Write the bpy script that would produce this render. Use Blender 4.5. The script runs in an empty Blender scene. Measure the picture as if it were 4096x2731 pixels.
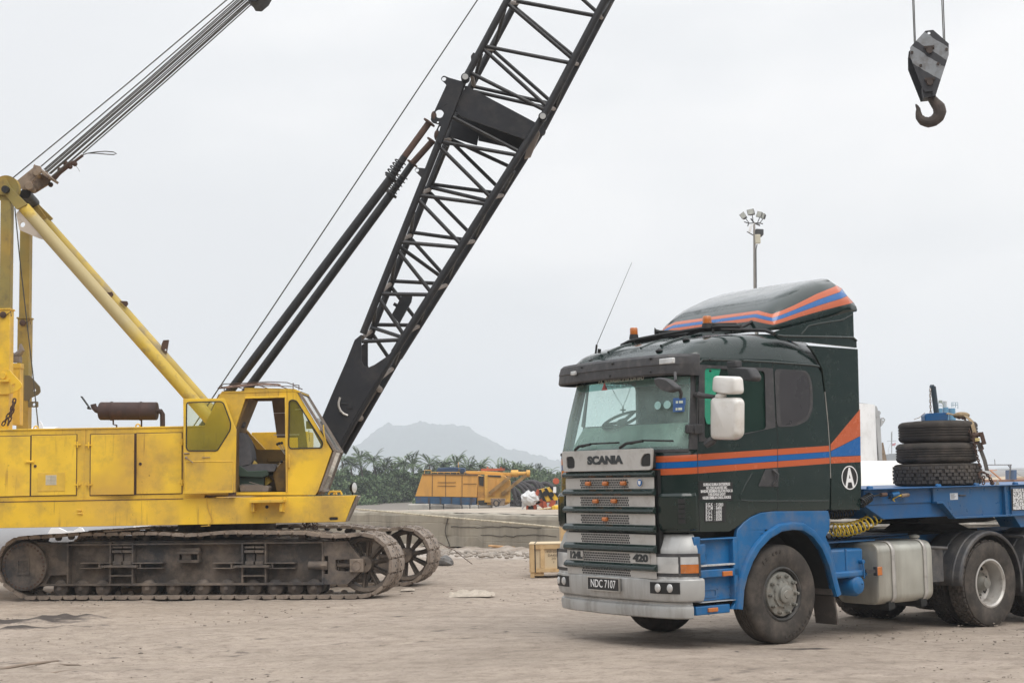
import bpy, bmesh, math, random
import numpy as np
from math import sin, cos, pi, radians, sqrt, atan2
from mathutils import Vector, Matrix, noise
from mathutils.geometry import tessellate_polygon

# ---------------------------------------------------------------- camera, world, sun, exposure
SC = bpy.context.scene
CAM_H, PITCH, ROLL = 1.88, radians(5.18), -0.018
FPX, PCX, PCY = 5921.0, 2048.0, 1365.5
CM = Matrix.Rotation(pi/2 + PITCH, 3, 'X') @ Matrix.Rotation(ROLL, 3, 'Z')
CO = Vector((0, 0, CAM_H))
cam_data = bpy.data.cameras.new('camera')
cam = bpy.data.objects.new('camera', cam_data)
SC.collection.objects.link(cam)
cam.matrix_world = Matrix.Translation(CO) @ CM.to_4x4()
cam_data.sensor_width = 36.0
cam_data.lens = FPX/4096*36.0
cam_data.clip_end = 6000
cam_data.clip_start = 0.1
SC.camera = cam
SUN_EL, SUN_AZ = radians(58), radians(150)      # azimuth clockwise from the view axis (+Y)
world = bpy.data.worlds.new("World"); SC.world = world; world.use_nodes = True
def build_world():
    nt = world.node_tree; N = nt.nodes; L = nt.links; N.clear()
    out = N.new('ShaderNodeOutputWorld'); bg = N.new('ShaderNodeBackground')
    sky = N.new('ShaderNodeTexSky'); sky.sky_type = 'NISHITA'; sky.sun_disc = False
    sky.sun_elevation = SUN_EL; sky.sun_rotation = SUN_AZ; sky.air_density = 1.5; sky.dust_density = 6
    sc = N.new('ShaderNodeVectorMath'); sc.operation = 'SCALE'; sc.inputs[3].default_value = 0.08
    L.new(sky.outputs[0], sc.inputs[0])
    tc = N.new('ShaderNodeTexCoord'); sep = N.new('ShaderNodeSeparateXYZ'); L.new(tc.outputs['Generated'], sep.inputs[0])
    # overcast cloud deck: brighter towards the zenith, soft mottling
    cr = N.new('ShaderNodeValToRGB'); L.new(sep.outputs[2], cr.inputs[0])
    e = cr.color_ramp.elements
    e[0].position = 0.0; e[0].color = (0.925, 0.915, 0.91, 1)
    e[1].position = 1.0; e[1].color = (1.9, 1.92, 1.95, 1)
    for p, c in ((0.10, (0.925, 0.918, 0.918, 1)), (0.30, (0.99, 0.985, 0.985, 1)), (0.50, (1.25, 1.26, 1.28, 1))):
        q = e.new(p); q.color = c
    mp = N.new('ShaderNodeMapping'); mp.inputs['Scale'].default_value = (1.0, 1.0, 2.6); L.new(tc.outputs['Generated'], mp.inputs[0])
    nz = N.new('ShaderNodeTexNoise'); nz.inputs['Scale'].default_value = 3.4; nz.inputs['Detail'].default_value = 4; nz.inputs['Roughness'].default_value = .45
    L.new(mp.outputs[0], nz.inputs[0])
    # brighter to the right (+x), slightly bluer to the left
    ad = N.new('ShaderNodeMath'); ad.operation = 'MULTIPLY_ADD'; ad.inputs[1].default_value = 0.75; L.new(sep.outputs[0], ad.inputs[0]); L.new(nz.outputs[0], ad.inputs[2])
    c2 = N.new('ShaderNodeValToRGB'); L.new(ad.outputs[0], c2.inputs[0])
    c2.color_ramp.elements[0].position = .36; c2.color_ramp.elements[0].color = (0.95, 0.965, 0.985, 1)
    c2.color_ramp.elements[1].position = .70; c2.color_ramp.elements[1].color = (1.12, 1.12, 1.12, 1)
    q = c2.color_ramp.elements.new(.5); q.color = (0.985, 1.0, 1.015, 1)
    mul = N.new('ShaderNodeMix'); mul.data_type = 'RGBA'; mul.blend_type = 'MULTIPLY'; mul.inputs[0].default_value = 1
    L.new(cr.outputs[0], mul.inputs[6]); L.new(c2.outputs[0], mul.inputs[7])
    mx = N.new('ShaderNodeMix'); mx.data_type = 'RGBA'; mx.inputs[0].default_value = 0.93; mx.clamp_result = False
    L.new(sc.outputs[0], mx.inputs[6]); L.new(mul.outputs[2], mx.inputs[7])
    # land below the horizon, and an added dark band low behind the camera, deepening paint reflections
    def mr(sock, a, b, c, d):
        q = N.new('ShaderNodeMapRange'); q.interpolation_type = 'SMOOTHSTEP'; L.new(sock, q.inputs[0])
        for i, v in enumerate((a, b, c, d)): q.inputs[i+1].default_value = v
        return q.outputs[0]
    low = mr(sep.outputs[2], -.02, .0, 0, 1); el = mr(sep.outputs[2], .10, .30, 0, 1); bk = mr(sep.outputs[1], -.05, .30, 0, 1)
    m1 = N.new('ShaderNodeMath'); m1.operation = 'MAXIMUM'; L.new(el, m1.inputs[0]); L.new(bk, m1.inputs[1])
    m2 = N.new('ShaderNodeMath'); m2.operation = 'MINIMUM'; L.new(low, m2.inputs[0]); L.new(m1.outputs[0], m2.inputs[1])
    m3 = N.new('ShaderNodeMix'); m3.data_type = 'RGBA'; m3.inputs[6].default_value = (.085, .09, .085, 1); L.new(m2.outputs[0], m3.inputs[0]); L.new(mx.outputs[2], m3.inputs[7])
    L.new(m3.outputs[2], bg.inputs[0]); bg.inputs[1].default_value = 1.0
    L.new(bg.outputs[0], out.inputs[0])
build_world()
sun_d = bpy.data.lights.new('sun', 'SUN'); sun_d.energy = 1.5; sun_d.angle = radians(40); sun_d.color = (1.0, 0.965, 0.91)
sun = bpy.data.objects.new('sun', sun_d); SC.collection.objects.link(sun)
sd_ = Vector((sin(SUN_AZ)*cos(SUN_EL), cos(SUN_AZ)*cos(SUN_EL), sin(SUN_EL)))
sun.rotation_euler = (-sd_).to_track_quat('-Z', 'Y').to_euler()
sun.location = (0, -10, 30)
SC.view_settings.view_transform = 'Standard'; SC.view_settings.look = 'None'
SC.view_settings.exposure = 0.0; SC.view_settings.gamma = 1
SC.cycles.max_bounces = 8; SC.cycles.transparent_max_bounces = 24; SC.cycles.volume_bounces = 1
SC.cycles.use_denoising = True

# ---------------------------------------------------------------- measuring helpers (how the sizes were read off)
CROPS = dict(c1=(2200,1050,.55272),c2=(2200,1750,.57389),c3=(3100,1050,.57406),c4=(3200,1900,.47838),c5=(0,1400,.44643),c6=(700,1450,.41459),
 c7=(0,2000,.38265),c8=(850,2000,.38265),c9=(0,500,.63796),c10=(1500,0,.57405),c11=(1200,850,.63776),c12=(1300,1650,.42517),c13=(3500,50,.35088),
 c14=(2900,780,.2551),c15=(0,0,.5102),c16=(2050,1780,.36364),c17=(1300,2100,.42517),c18=(3650,1450,.3188),c19=(3300,1550,.28694),c20=(0,1150,.35063),
 c21=(2700,1650,.31892),D=(0,0,1.7415))
def ray(c, x, y):
    ox, oy, s = CROPS[c]
    return CM @ Vector(((ox + x*s - PCX)/FPX, -(oy + y*s - PCY)/FPX, -1.0))
def hit(c, x, y, p0, n):
    d = ray(c, x, y); n = Vector(n)
    return CO + d*((Vector(p0) - CO).dot(n)/d.dot(n))
def atY(c, x, y, Y): return hit(c, x, y, (0, Y, 0), (0, 1, 0))
def gnd(c, x, y, z=0): return hit(c, x, y, (0, 0, z), (0, 0, 1))

# ---------------------------------------------------------------- mesh builder
FR_XZ = lambda u, v, t: Vector((u, t, v))
FR_XY = lambda u, v, t: Vector((u, v, t))
FR_YZ = lambda u, v, t: Vector((t, u, v))
def perp(d):
    d = d.normalized()
    a = Vector((0, 0, 1)) if abs(d.z) < .9 else Vector((1, 0, 0))
    u = d.cross(a).normalized()
    return u, d.cross(u).normalized()
class MB:
    def __init__(s): s.v = []; s.f = []
    def add(s, vs, fs, M=None):
        o = len(s.v)
        s.v += [tuple(M @ Vector(q)) if M else tuple(q) for q in vs]
        s.f += [tuple(i + o for i in f) for f in fs]
        return s
    def box(s, x0, x1, y0, y1, z0, z1, M=None):
        vs = [(x, y, z) for x in (x0, x1) for y in (y0, y1) for z in (z0, z1)]
        return s.add(vs, [(0,1,3,2),(4,6,7,5),(0,4,5,1),(2,3,7,6),(0,2,6,4),(1,5,7,3)], M)
    def cbox(s, c, sx, sy, sz, M=None):
        c = Vector(c)
        return s.box(c.x-sx/2, c.x+sx/2, c.y-sy/2, c.y+sy/2, c.z-sz/2, c.z+sz/2, M)
    def beam(s, p0, p1, w, h, up=(0,0,1)):
        p0, p1 = Vector(p0), Vector(p1); d = (p1-p0).normalized(); up = Vector(up)
        a = d.cross(up)
        if a.length < 1e-4: a = d.cross(Vector((1,0,0)))
        a.normalize(); b = a.cross(d).normalized()
        vs = [p + a*(w/2*i) + b*(h/2*j) for p in (p0, p1) for i in (-1, 1) for j in (-1, 1)]
        return s.add(vs, [(0,1,3,2),(4,6,7,5),(0,4,5,1),(2,3,7,6),(0,2,6,4),(1,5,7,3)])
    def cyl(s, p0, p1, r0, r1=None, n=16, cap=True):
        p0, p1 = Vector(p0), Vector(p1); r1 = r0 if r1 is None else r1
        u, w = perp(p1-p0)
        vs = []
        for p, r in ((p0, r0), (p1, r1)):
            for i in range(n):
                a = 2*pi*i/n; vs.append(p + u*(r*cos(a)) + w*(r*sin(a)))
        fs = [(i, (i+1) % n, n+(i+1) % n, n+i) for i in range(n)]
        if cap: fs += [tuple(range(n)), tuple(range(n, 2*n))]
        return s.add(vs, fs)
    def tube(s, pts, r, n=8, cap=True, closed=False):
        pts = [Vector(p) for p in pts]; m = len(pts)
        rs = r if isinstance(r, (list, tuple)) else [r]*m
        t0 = (pts[1]-pts[0]).normalized(); u, w = perp(t0); vs = []
        for i, p in enumerate(pts):
            if closed: t = pts[(i+1) % m]-pts[i-1]
            else: t = pts[min(i+1, m-1)]-pts[max(i-1, 0)]
            if t.length < 1e-9: t = t0
            t = t.normalized()
            u = (u - t*u.dot(t))
            u = u.normalized() if u.length > 1e-6 else perp(t)[0]
            w = t.cross(u)
            for k in range(n):
                a = 2*pi*k/n; vs.append(p + u*(rs[i]*cos(a)) + w*(rs[i]*sin(a)))
        fs = []
        for i in range(m if closed else m-1):
            j = (i+1) % m
            for k in range(n): fs.append((i*n+k, i*n+(k+1) % n, j*n+(k+1) % n, j*n+k))
        if cap and not closed: fs += [tuple(range(n)), tuple(range((m-1)*n, m*n))]
        return s.add(vs, fs)
    def prism(s, poly, t0, t1, fr=FR_XZ, holes=()):
        loops = [list(poly)] + [list(h) for h in holes]
        flat = [p for l in loops for p in l]; n = len(flat)
        tris = tessellate_polygon([[Vector((p[0], p[1], 0)) for p in l] for l in loops])
        vs = [fr(p[0], p[1], t0) for p in flat] + [fr(p[0], p[1], t1) for p in flat]
        fs = [tuple(t) for t in tris] + [tuple(i+n for i in t) for t in tris]
        o = 0
        for l in loops:
            m = len(l)
            for i in range(m): fs.append((o+i, o+(i+1) % m, o+(i+1) % m+n, o+i+n))
            o += m
        return s.add(vs, fs)
    def lathe(s, prof, org, axis, n=32, a0=0, a1=2*pi):
        org = Vector(org); ax = Vector(axis).normalized(); u, w = perp(ax)
        full = abs(a1-a0-2*pi) < 1e-6; k = n if full else n+1; vs = []
        for r, h in prof:
            for i in range(k):
                a = a0+(a1-a0)*i/n; vs.append(org + ax*h + u*(r*cos(a)) + w*(r*sin(a)))
        fs = []
        for j in range(len(prof)-1):
            for i in range(n if full else k-1):
                i2 = (i+1) % k; fs.append((j*k+i, j*k+i2, (j+1)*k+i2, (j+1)*k+i))
        return s.add(vs, fs)
    def loft(s, rows, closed=False, caps=False):
        n = len(rows[0]); vs = [p for r in rows for p in r]; fs = []
        for j in range(len(rows)-1):
            for i in range(n if closed else n-1):
                i2 = (i+1) % n; fs.append((j*n+i, j*n+i2, (j+1)*n+i2, (j+1)*n+i))
        if caps: fs += [tuple(range(n)), tuple(range((len(rows)-1)*n, len(rows)*n))]
        return s.add(vs, fs)
    def ell(s, c, rx, ry, rz, n=16, m=10, M=None):
        c = Vector(c); rows = []
        for j in range(m+1):
            th = pi*j/m
            rows.append([c+Vector((rx*sin(th)*cos(2*pi*i/n), ry*sin(th)*sin(2*pi*i/n), rz*cos(th))) for i in range(n)])
        if M: rows = [[M @ q for q in r] for r in rows]
        return s.loft(rows, closed=True)
    def chain(s, pts, r, ln=None):
        """open chain of real links along a polyline"""
        pts = [Vector(p) for p in pts]; ln = ln or r*7
        seg = []; 
        for a, b in zip(pts, pts[1:]):
            k = max(1, int((b-a).length/(ln*.72)))
            for i in range(k): seg.append((a.lerp(b, (i+.5)/k), (b-a).normalized()))
        for i, (c, d) in enumerate(seg):
            u, w = perp(d); e = u if i % 2 else w
            L2, W2 = ln/2, r*1.9
            ring = [c + d*(L2-W2)*(1 if cos(t) > 0 else -1) + d*(W2*cos(t)) + e*(W2*sin(t)) for t in [2*pi*q/10+.01 for q in range(10)]]
            s.tube(ring, r, 6, closed=True)
        return s
    def merge(s, o): return s.add(o.v, o.f)
    def islands(s):
        par = list(range(len(s.v)))
        def fd(a):
            while par[a] != a: par[a] = par[par[a]]; a = par[a]
            return a
        for f in s.f:
            r = fd(f[0])
            for k in f[1:]: par[fd(k)] = r
        grp = {}
        for f in s.f: grp.setdefault(fd(f[0]), []).append(f)
        out = []
        for fs in grp.values():
            ids = sorted({k for f in fs for k in f}); mp = {k: i for i, k in enumerate(ids)}; m = MB(); m.v = [s.v[k] for k in ids]; m.f = [tuple(mp[k] for k in f) for f in fs]; out.append(m)
        return out
    def build(s, name, mat, parent=None, bevel=0, sharp=35, world=False, seg=2, noclean=False, split=False):
        if split:
            for m in s.islands(): o = m.build(name, mat, parent, bevel, sharp, world, seg, noclean)
            return o
        me = bpy.data.meshes.new(name)
        vs = s.v
        if world and parent is not None:
            R = ROOTM[root_of(parent)].inverted(); vs = [R @ Vector(q) for q in vs]
        me.from_pydata([tuple(q) for q in vs], [], s.f)
        if not noclean:
            bm = bmesh.new(); bm.from_mesh(me); bmesh.ops.recalc_face_normals(bm, faces=bm.faces); bm.to_mesh(me); bm.free()
        me.update()
        if sharp:
            me.polygons.foreach_set('use_smooth', [True]*len(me.polygons))
            me.set_sharp_from_angle(angle=radians(sharp))
        for m in (mat if isinstance(mat, (list, tuple)) else [mat]): me.materials.append(m)
        o = bpy.data.objects.new(name, me); SC.collection.objects.link(o)
        if parent is not None: o.parent = parent
        if bevel:
            b = o.modifiers.new('bevel', 'BEVEL'); b.width = bevel; b.segments = seg; b.limit_method = 'ANGLE'; b.angle_limit = radians(40)
        return o
ROOTM = {}
def root_of(o):
    while o.parent is not None: o = o.parent
    return o.name
def tag(o, label=None, cat=None, group=None, kind=None):
    if label: o['label'] = label
    if cat: o['category'] = cat
    if group: o['group'] = group
    if kind: o['kind'] = kind
    return o
def thing(name, label, cat, loc=(0,0,0), rz=0, group=None):
    o = bpy.data.objects.new(name, None); SC.collection.objects.link(o)
    o.location = loc; o.rotation_euler = (0, 0, rz); o.empty_display_size = .3
    ROOTM[o.name] = Matrix.Translation(loc) @ Matrix.Rotation(rz, 4, 'Z')
    return tag(o, label, cat, group)
def copy_tree(o, parent=None, kids=None):
    c = o.copy(); SC.collection.objects.link(c)
    if parent is not None: c.parent = parent
    for k in [q for q in SC.objects if q.parent == o]: copy_tree(k, c)
    return c
def arc(cx, cy, r, a0, a1, n=8):
    return [(cx+r*cos(radians(a0+(a1-a0)*i/n)), cy+r*sin(radians(a0+(a1-a0)*i/n))) for i in range(n+1)]
def rrect(x0, x1, y0, y1, r, n=4):
    return arc(x1-r, y1-r, r, 0, 90, n)+arc(x0+r, y1-r, r, 90, 180, n)+arc(x0+r, y0+r, r, 180, 270, n)+arc(x1-r, y0+r, r, 270, 360, n)
def circ(cx, cy, r, n=16): return [(cx+r*cos(2*pi*i/n), cy+r*sin(2*pi*i/n)) for i in range(n)]
def roundpoly(poly, r, n=4):
    out = []; m = len(poly)
    for i in range(m):
        p = Vector(poly[i]); a = Vector(poly[i-1]); b = Vector(poly[(i+1) % m])
        da, db = (a-p), (b-p); la, lb = da.length, db.length; q = min(r, la*.45, lb*.45)
        p0, p1 = p+da/la*q, p+db/lb*q
        for k in range(n+1):
            t = k/n; out.append(tuple(p0*(1-t)**2+p*2*t*(1-t)+p1*t*t))
    return out

# ---------------------------------------------------------------- materials
def pmat(name, col, rough=.5, metal=0.0, var=.12, vs=2.0, dirt=None, damt=.0, ds=6.0, dlo=.5, dhi=.68, bump=0.0, bs=40, coat=0.0, streak=False, tint=None, tamt=0, ts=1.2, spec=.5, runs=None, ramt=.5):
    m = bpy.data.materials.new(name); m.use_nodes = True; nt = m.node_tree; N = nt.nodes; L = nt.links
    b = N['Principled BSDF']; b.inputs['Roughness'].default_value = rough; b.inputs['Metallic'].default_value = metal
    b.inputs['Coat Weight'].default_value = coat; b.inputs['Coat Roughness'].default_value = .06
    b.inputs['Specular IOR Level'].default_value = spec
    tc = N.new('ShaderNodeTexCoord'); co = tc.outputs['Object']
    def nz(scale, detail=4, r=.55, vec=None):
        q = N.new('ShaderNodeTexNoise'); q.inputs['Scale'].default_value = scale; q.inputs['Detail'].default_value = detail; q.inputs['Roughness'].default_value = r
        L.new(vec or co, q.inputs['Vector']); return q.outputs[0]
    def mixc(f, a, c, blend='MIX'):
        q = N.new('ShaderNodeMix'); q.data_type = 'RGBA'; q.blend_type = blend
        if isinstance(f, float): q.inputs[0].default_value = f
        else: L.new(f, q.inputs[0])
        for s_, v in ((q.inputs[6], a), (q.inputs[7], c)):
            if isinstance(v, tuple): s_.default_value = (*v[:3], 1)
            else: L.new(v, s_)
        return q.outputs[2]
    def ramp(f, lo, hi, a=0., c=1.):
        q = N.new('ShaderNodeMapRange'); q.inputs[1].default_value = lo; q.inputs[2].default_value = hi; q.inputs[3].default_value = a; q.inputs[4].default_value = c
        q.clamp = True; L.new(f, q.inputs[0]); return q.outputs[0]
    n1 = nz(vs)
    dk = tuple(c*(1-var) for c in col); lt = tuple(min(1, c*(1+var)) for c in col)
    cur = mixc(ramp(n1, .3, .7), dk, lt)
    if tint: cur = mixc(ramp(nz(ts, 3), .42, .62, 0, tamt), cur, tuple(tint))
    rr = ramp(nz(vs*4, 5), .3, .7, max(.02, rough-.08), min(1, rough+.1))
    if runs:
        mp = N.new('ShaderNodeMapping'); mp.inputs['Scale'].default_value = (1, 1, .07); L.new(co, mp.inputs[0])
        a_ = ramp(nz(16, 3, .5, mp.outputs[0]), .60, .72, 0, ramt); b2_ = ramp(nz(1.3, 2), .45, .62)
        q = N.new('ShaderNodeMath'); q.operation = 'MULTIPLY'; L.new(a_, q.inputs[0]); L.new(b2_, q.inputs[1]); cur = mixc(q.outputs[0], cur, tuple(runs))
        sp_ = ramp(nz(34, 2, .5), .70, .76, 0, .8); q = N.new('ShaderNodeMath'); q.operation = 'MULTIPLY'; L.new(sp_, q.inputs[0]); L.new(b2_, q.inputs[1]); cur = mixc(q.outputs[0], cur, tuple(c*.6 for c in runs))
    if dirt:
        vec = None
        if streak:
            mp = N.new('ShaderNodeMapping'); mp.inputs['Scale'].default_value = (1, 1, .12); L.new(co, mp.inputs[0]); vec = mp.outputs[0]
        dm = ramp(nz(ds, 8, .68, vec), dlo, dhi, 0, damt)
        cur = mixc(dm, cur, tuple(dirt))
        q = N.new('ShaderNodeMath'); q.operation = 'MAXIMUM'; L.new(rr, q.inputs[0])
        r2 = N.new('ShaderNodeMath'); r2.operation = 'MULTIPLY'; r2.inputs[1].default_value = .85; L.new(dm, r2.inputs[0]); L.new(r2.outputs[0], q.inputs[1]); rr = q.outputs[0]
        if coat:
            c2 = N.new('ShaderNodeMapRange'); c2.inputs[3].default_value = coat; c2.inputs[4].default_value = coat*.3; L.new(dm, c2.inputs[0]); L.new(c2.outputs[0], b.inputs['Coat Weight'])
    L.new(cur, b.inputs['Base Color']); L.new(rr, b.inputs['Roughness'])
    if bump:
        bp = N.new('ShaderNodeBump'); bp.inputs['Strength'].default_value = bump; bp.inputs['Distance'].default_value = .01
        L.new(nz(bs, 6, .6), bp.inputs['Height']); L.new(bp.outputs[0], b.inputs['Normal'])
    m['cur'] = 1
    return m
def glassmat(name, col=(1,1,1), alpha=.75, rough=.02, film=None, famt=0):
    """thin window glass: lets most light through, reflects the sky at grazing angles, can carry a film of dust, paint or painted-in reflection"""
    m = bpy.data.materials.new(name); m.use_nodes = True; nt = m.node_tree; N = nt.nodes; L = nt.links
    b = N['Principled BSDF']; out = N['Material Output']
    tr = N.new('ShaderNodeBsdfTransparent'); tr.inputs[0].default_value = (*col, 1)
    gl = N.new('ShaderNodeBsdfGlossy'); gl.inputs['Roughness'].default_value = rough
    fr = N.new('ShaderNodeFresnel'); fr.inputs[0].default_value = 1.5
    mx = N.new('ShaderNodeMixShader'); L.new(fr.outputs[0], mx.inputs[0]); L.new(tr.outputs[0], mx.inputs[1]); L.new(gl.outputs[0], mx.inputs[2])
    last = mx.outputs[0]
    if film:
        tc = N.new('ShaderNodeTexCoord'); nz = N.new('ShaderNodeTexNoise'); nz.inputs['Scale'].default_value = 2.6; nz.inputs['Detail'].default_value = 6; L.new(tc.outputs['Object'], nz.inputs[0])
        mr = N.new('ShaderNodeMapRange'); mr.inputs[1].default_value = .25; mr.inputs[2].default_value = .75; mr.inputs[3].default_value = famt*.6; mr.inputs[4].default_value = min(1, famt*1.4); L.new(nz.outputs[0], mr.inputs[0])
        b.inputs['Base Color'].default_value = (*film, 1); b.inputs['Roughness'].default_value = .6
        m2 = N.new('ShaderNodeMixShader'); L.new(mr.outputs[0], m2.inputs[0]); L.new(last, m2.inputs[1]); L.new(b.outputs[0], m2.inputs[2]); last = m2.outputs[0]
    else: N.remove(b)
    L.new(last, out.inputs[0])
    return m
def text(name, body, size, M, mat, parent, sx=1.0, bold=0.0, depth=.002, align='CENTER', world=False):
    cu = bpy.data.curves.new(name, 'FONT'); cu.body = body; cu.size = size; cu.align_x = align; cu.align_y = 'CENTER'; cu.offset = bold; cu.extrude = depth; cu.resolution_u = 3
    t = bpy.data.objects.new(name, cu); SC.collection.objects.link(t); bpy.context.view_layer.update()
    me = bpy.data.meshes.new_from_object(t.evaluated_get(bpy.context.evaluated_depsgraph_get()))
    bpy.data.objects.remove(t)
    me.transform(M @ Matrix.Diagonal((sx, 1, 1, 1)))
    if world and parent is not None: me.transform(ROOTM[root_of(parent)].inverted())
    me.materials.clear(); me.materials.append(mat); me.name = name
    o = bpy.data.objects.new(name, me); SC.collection.objects.link(o)
    if parent is not None: o.parent = parent
    return o
def frame_m(org, ux, uy):
    ux = Vector(ux).normalized(); uz = ux.cross(Vector(uy)).normalized(); uy = uz.cross(ux)
    m = Matrix((ux, uy, uz)).transposed().to_4x4(); m.translation = Vector(org); return m
# ================================================================ SETTING
def vn(X, Y, sc, seed):
    """smooth value noise in numpy, 0..1"""
    rs = np.random.RandomState(seed); T = rs.rand(256, 256)
    x = X/sc+1000; y = Y/sc+1000; xi = np.floor(x).astype(int); yi = np.floor(y).astype(int)
    fx = x-xi; fy = y-yi; fx = fx*fx*(3-2*fx); fy = fy*fy*(3-2*fy)
    g = lambda a, b: T[a % 256, b % 256]
    return (g(xi,yi)*(1-fx)+g(xi+1,yi)*fx)*(1-fy)+(g(xi,yi+1)*(1-fx)+g(xi+1,yi+1)*fx)*fy
def np_grid(name, xs, ys, Z, mat, attrs=None, kind='structure'):
    nx, ny = len(xs), len(ys)
    X, Y = np.meshgrid(xs, ys)
    co = np.stack([X, Y, Z], -1).reshape(-1, 3)
    i = np.arange(nx*ny).reshape(ny, nx)
    q = np.stack([i[:-1,:-1], i[:-1,1:], i[1:,1:], i[1:,:-1]], -1).reshape(-1, 4)
    me = bpy.data.meshes.new(name)
    me.vertices.add(len(co)); me.vertices.foreach_set('co', co.ravel())
    me.loops.add(q.size); me.loops.foreach_set('vertex_index', q.ravel().astype(np.int32))
    me.polygons.add(len(q)); me.polygons.foreach_set('loop_start', np.arange(0, q.size, 4, dtype=np.int32)); me.polygons.foreach_set('loop_total', np.full(len(q), 4, np.int32))
    me.polygons.foreach_set('use_smooth', [True]*len(q))
    me.update(); me.validate()
    for k, a in (attrs or {}).items():
        at = me.attributes.new(k, 'FLOAT', 'POINT'); at.data.foreach_set('value', a.ravel().astype(np.float32))
    me.materials.append(mat)
    o = bpy.data.objects.new(name, me); SC.collection.objects.link(o); o['kind'] = kind
    return o
def axis(lo, a, b, hi, step, grow=1.35):
    c = list(np.arange(a, b, step)); s = step; x = a; L_ = []
    while x > lo: s *= grow; x -= s; L_.append(x)
    s = step; x = c[-1]; R_ = []
    while x < hi: s *= grow; x += s; R_.append(x)
    return np.array(L_[::-1]+c+R_)
def gmat():
    m = pmat('yard_earth', (.37,.308,.252), .95, var=.10, vs=.55, bump=.0, spec=.15)
    nt = m.node_tree; N = nt.nodes; L = nt.links; b = N['Principled BSDF']
    tc = N.new('ShaderNodeTexCoord'); src = b.inputs['Base Color'].links[0].from_socket
    def stretched(sx, sy, scale, det, rot=0.12, r=.6):
        mp = N.new('ShaderNodeMapping'); mp.inputs['Scale'].default_value = (sx, sy, 1); mp.inputs['Rotation'].default_value = (0, 0, rot); L.new(tc.outputs['Object'], mp.inputs[0])
        q = N.new('ShaderNodeTexNoise'); q.inputs['Scale'].default_value = scale; q.inputs['Detail'].default_value = det; q.inputs['Roughness'].default_value = r; L.new(mp.outputs[0], q.inputs[0]); return q.outputs[0]
    def ramp(f, lo, hi, a=0., c=1.):
        q = N.new('ShaderNodeMapRange'); q.inputs[1].default_value = lo; q.inputs[2].default_value = hi; q.inputs[3].default_value = a; q.inputs[4].default_value = c; L.new(f, q.inputs[0]); return q.outputs[0]
    def mix(f, a, col, blend='MIX'):
        q = N.new('ShaderNodeMix'); q.data_type = 'RGBA'; q.blend_type = blend; L.new(f, q.inputs[0]); L.new(a, q.inputs[6])
        q.inputs[7].default_value = (*col, 1); return q.outputs[2]
    st = stretched(.35, 1.6, 2.2, 8)
    cur = mix(ramp(st, .48, .70, 0, .45), src, (.22,.178,.148))
    st2 = stretched(.5, 1.5, 1.1, 7, -.1)
    cur = mix(ramp(st2, .48, .66, 0, .45), cur, (.47,.39,.33))
    mid = stretched(.8, 1.1, 5.5, 8, .2, .7)
    cur = mix(ramp(mid, .50, .64, 0, .75), cur, (.25,.203,.165))
    cur = mix(ramp(mid, .46, .34, 0, .4), cur, (.48,.40,.33))
    fine = stretched(.8, 1.2, 26, 9, .3, .75)
    cur = mix(ramp(fine, .54, .68, 0, .75), cur, (.13,.108,.094))
    cur = mix(ramp(fine, .44, .30, 0, .4), cur, (.52,.44,.375))
    sp = N.new('ShaderNodeTexVoronoi'); sp.inputs['Scale'].default_value = 7.5; L.new(tc.outputs['Object'], sp.inputs[0])
    nn = stretched(1, 1, 1.7, 4)
    mk = N.new('ShaderNodeMath'); mk.operation = 'MULTIPLY'; L.new(ramp(sp.outputs[0], .13, .06), mk.inputs[0]); L.new(ramp(nn, .52, .60), mk.inputs[1])
    cur = mix(mk.outputs[0], cur, (.10,.085,.075))
    for nm, c in (('mud_shade', (.085,.072,.065)), ('sand', (.46,.41,.36))):  # dark tone serves real mud and painted relief shade
        at = N.new('ShaderNodeAttribute'); at.attribute_name = nm
        e = N.new('ShaderNodeMath'); e.operation = 'MULTIPLY_ADD'; L.new(stretched(.5, 1.4, 5, 7), e.inputs[0]); e.inputs[1].default_value = 1.2; L.new(at.outputs['Fac'], e.inputs[2])
        cur = mix(ramp(e.outputs[0], .95, 1.25), cur, c)
    L.new(cur, b.inputs['Base Color'])
    bp = N.new('ShaderNodeBump'); bp.inputs['Strength'].default_value = .8; bp.inputs['Distance'].default_value = .022; L.new(fine, bp.inputs['Height'])
    b2 = N.new('ShaderNodeBump'); b2.inputs['Strength'].default_value = .6; b2.inputs['Distance'].default_value = .04; L.new(mid, b2.inputs['Height']); L.new(bp.outputs[0], b2.inputs['Normal'])
    L.new(b2.outputs[0], b.inputs['Normal'])
    return m
M_EARTH = gmat()
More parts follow.
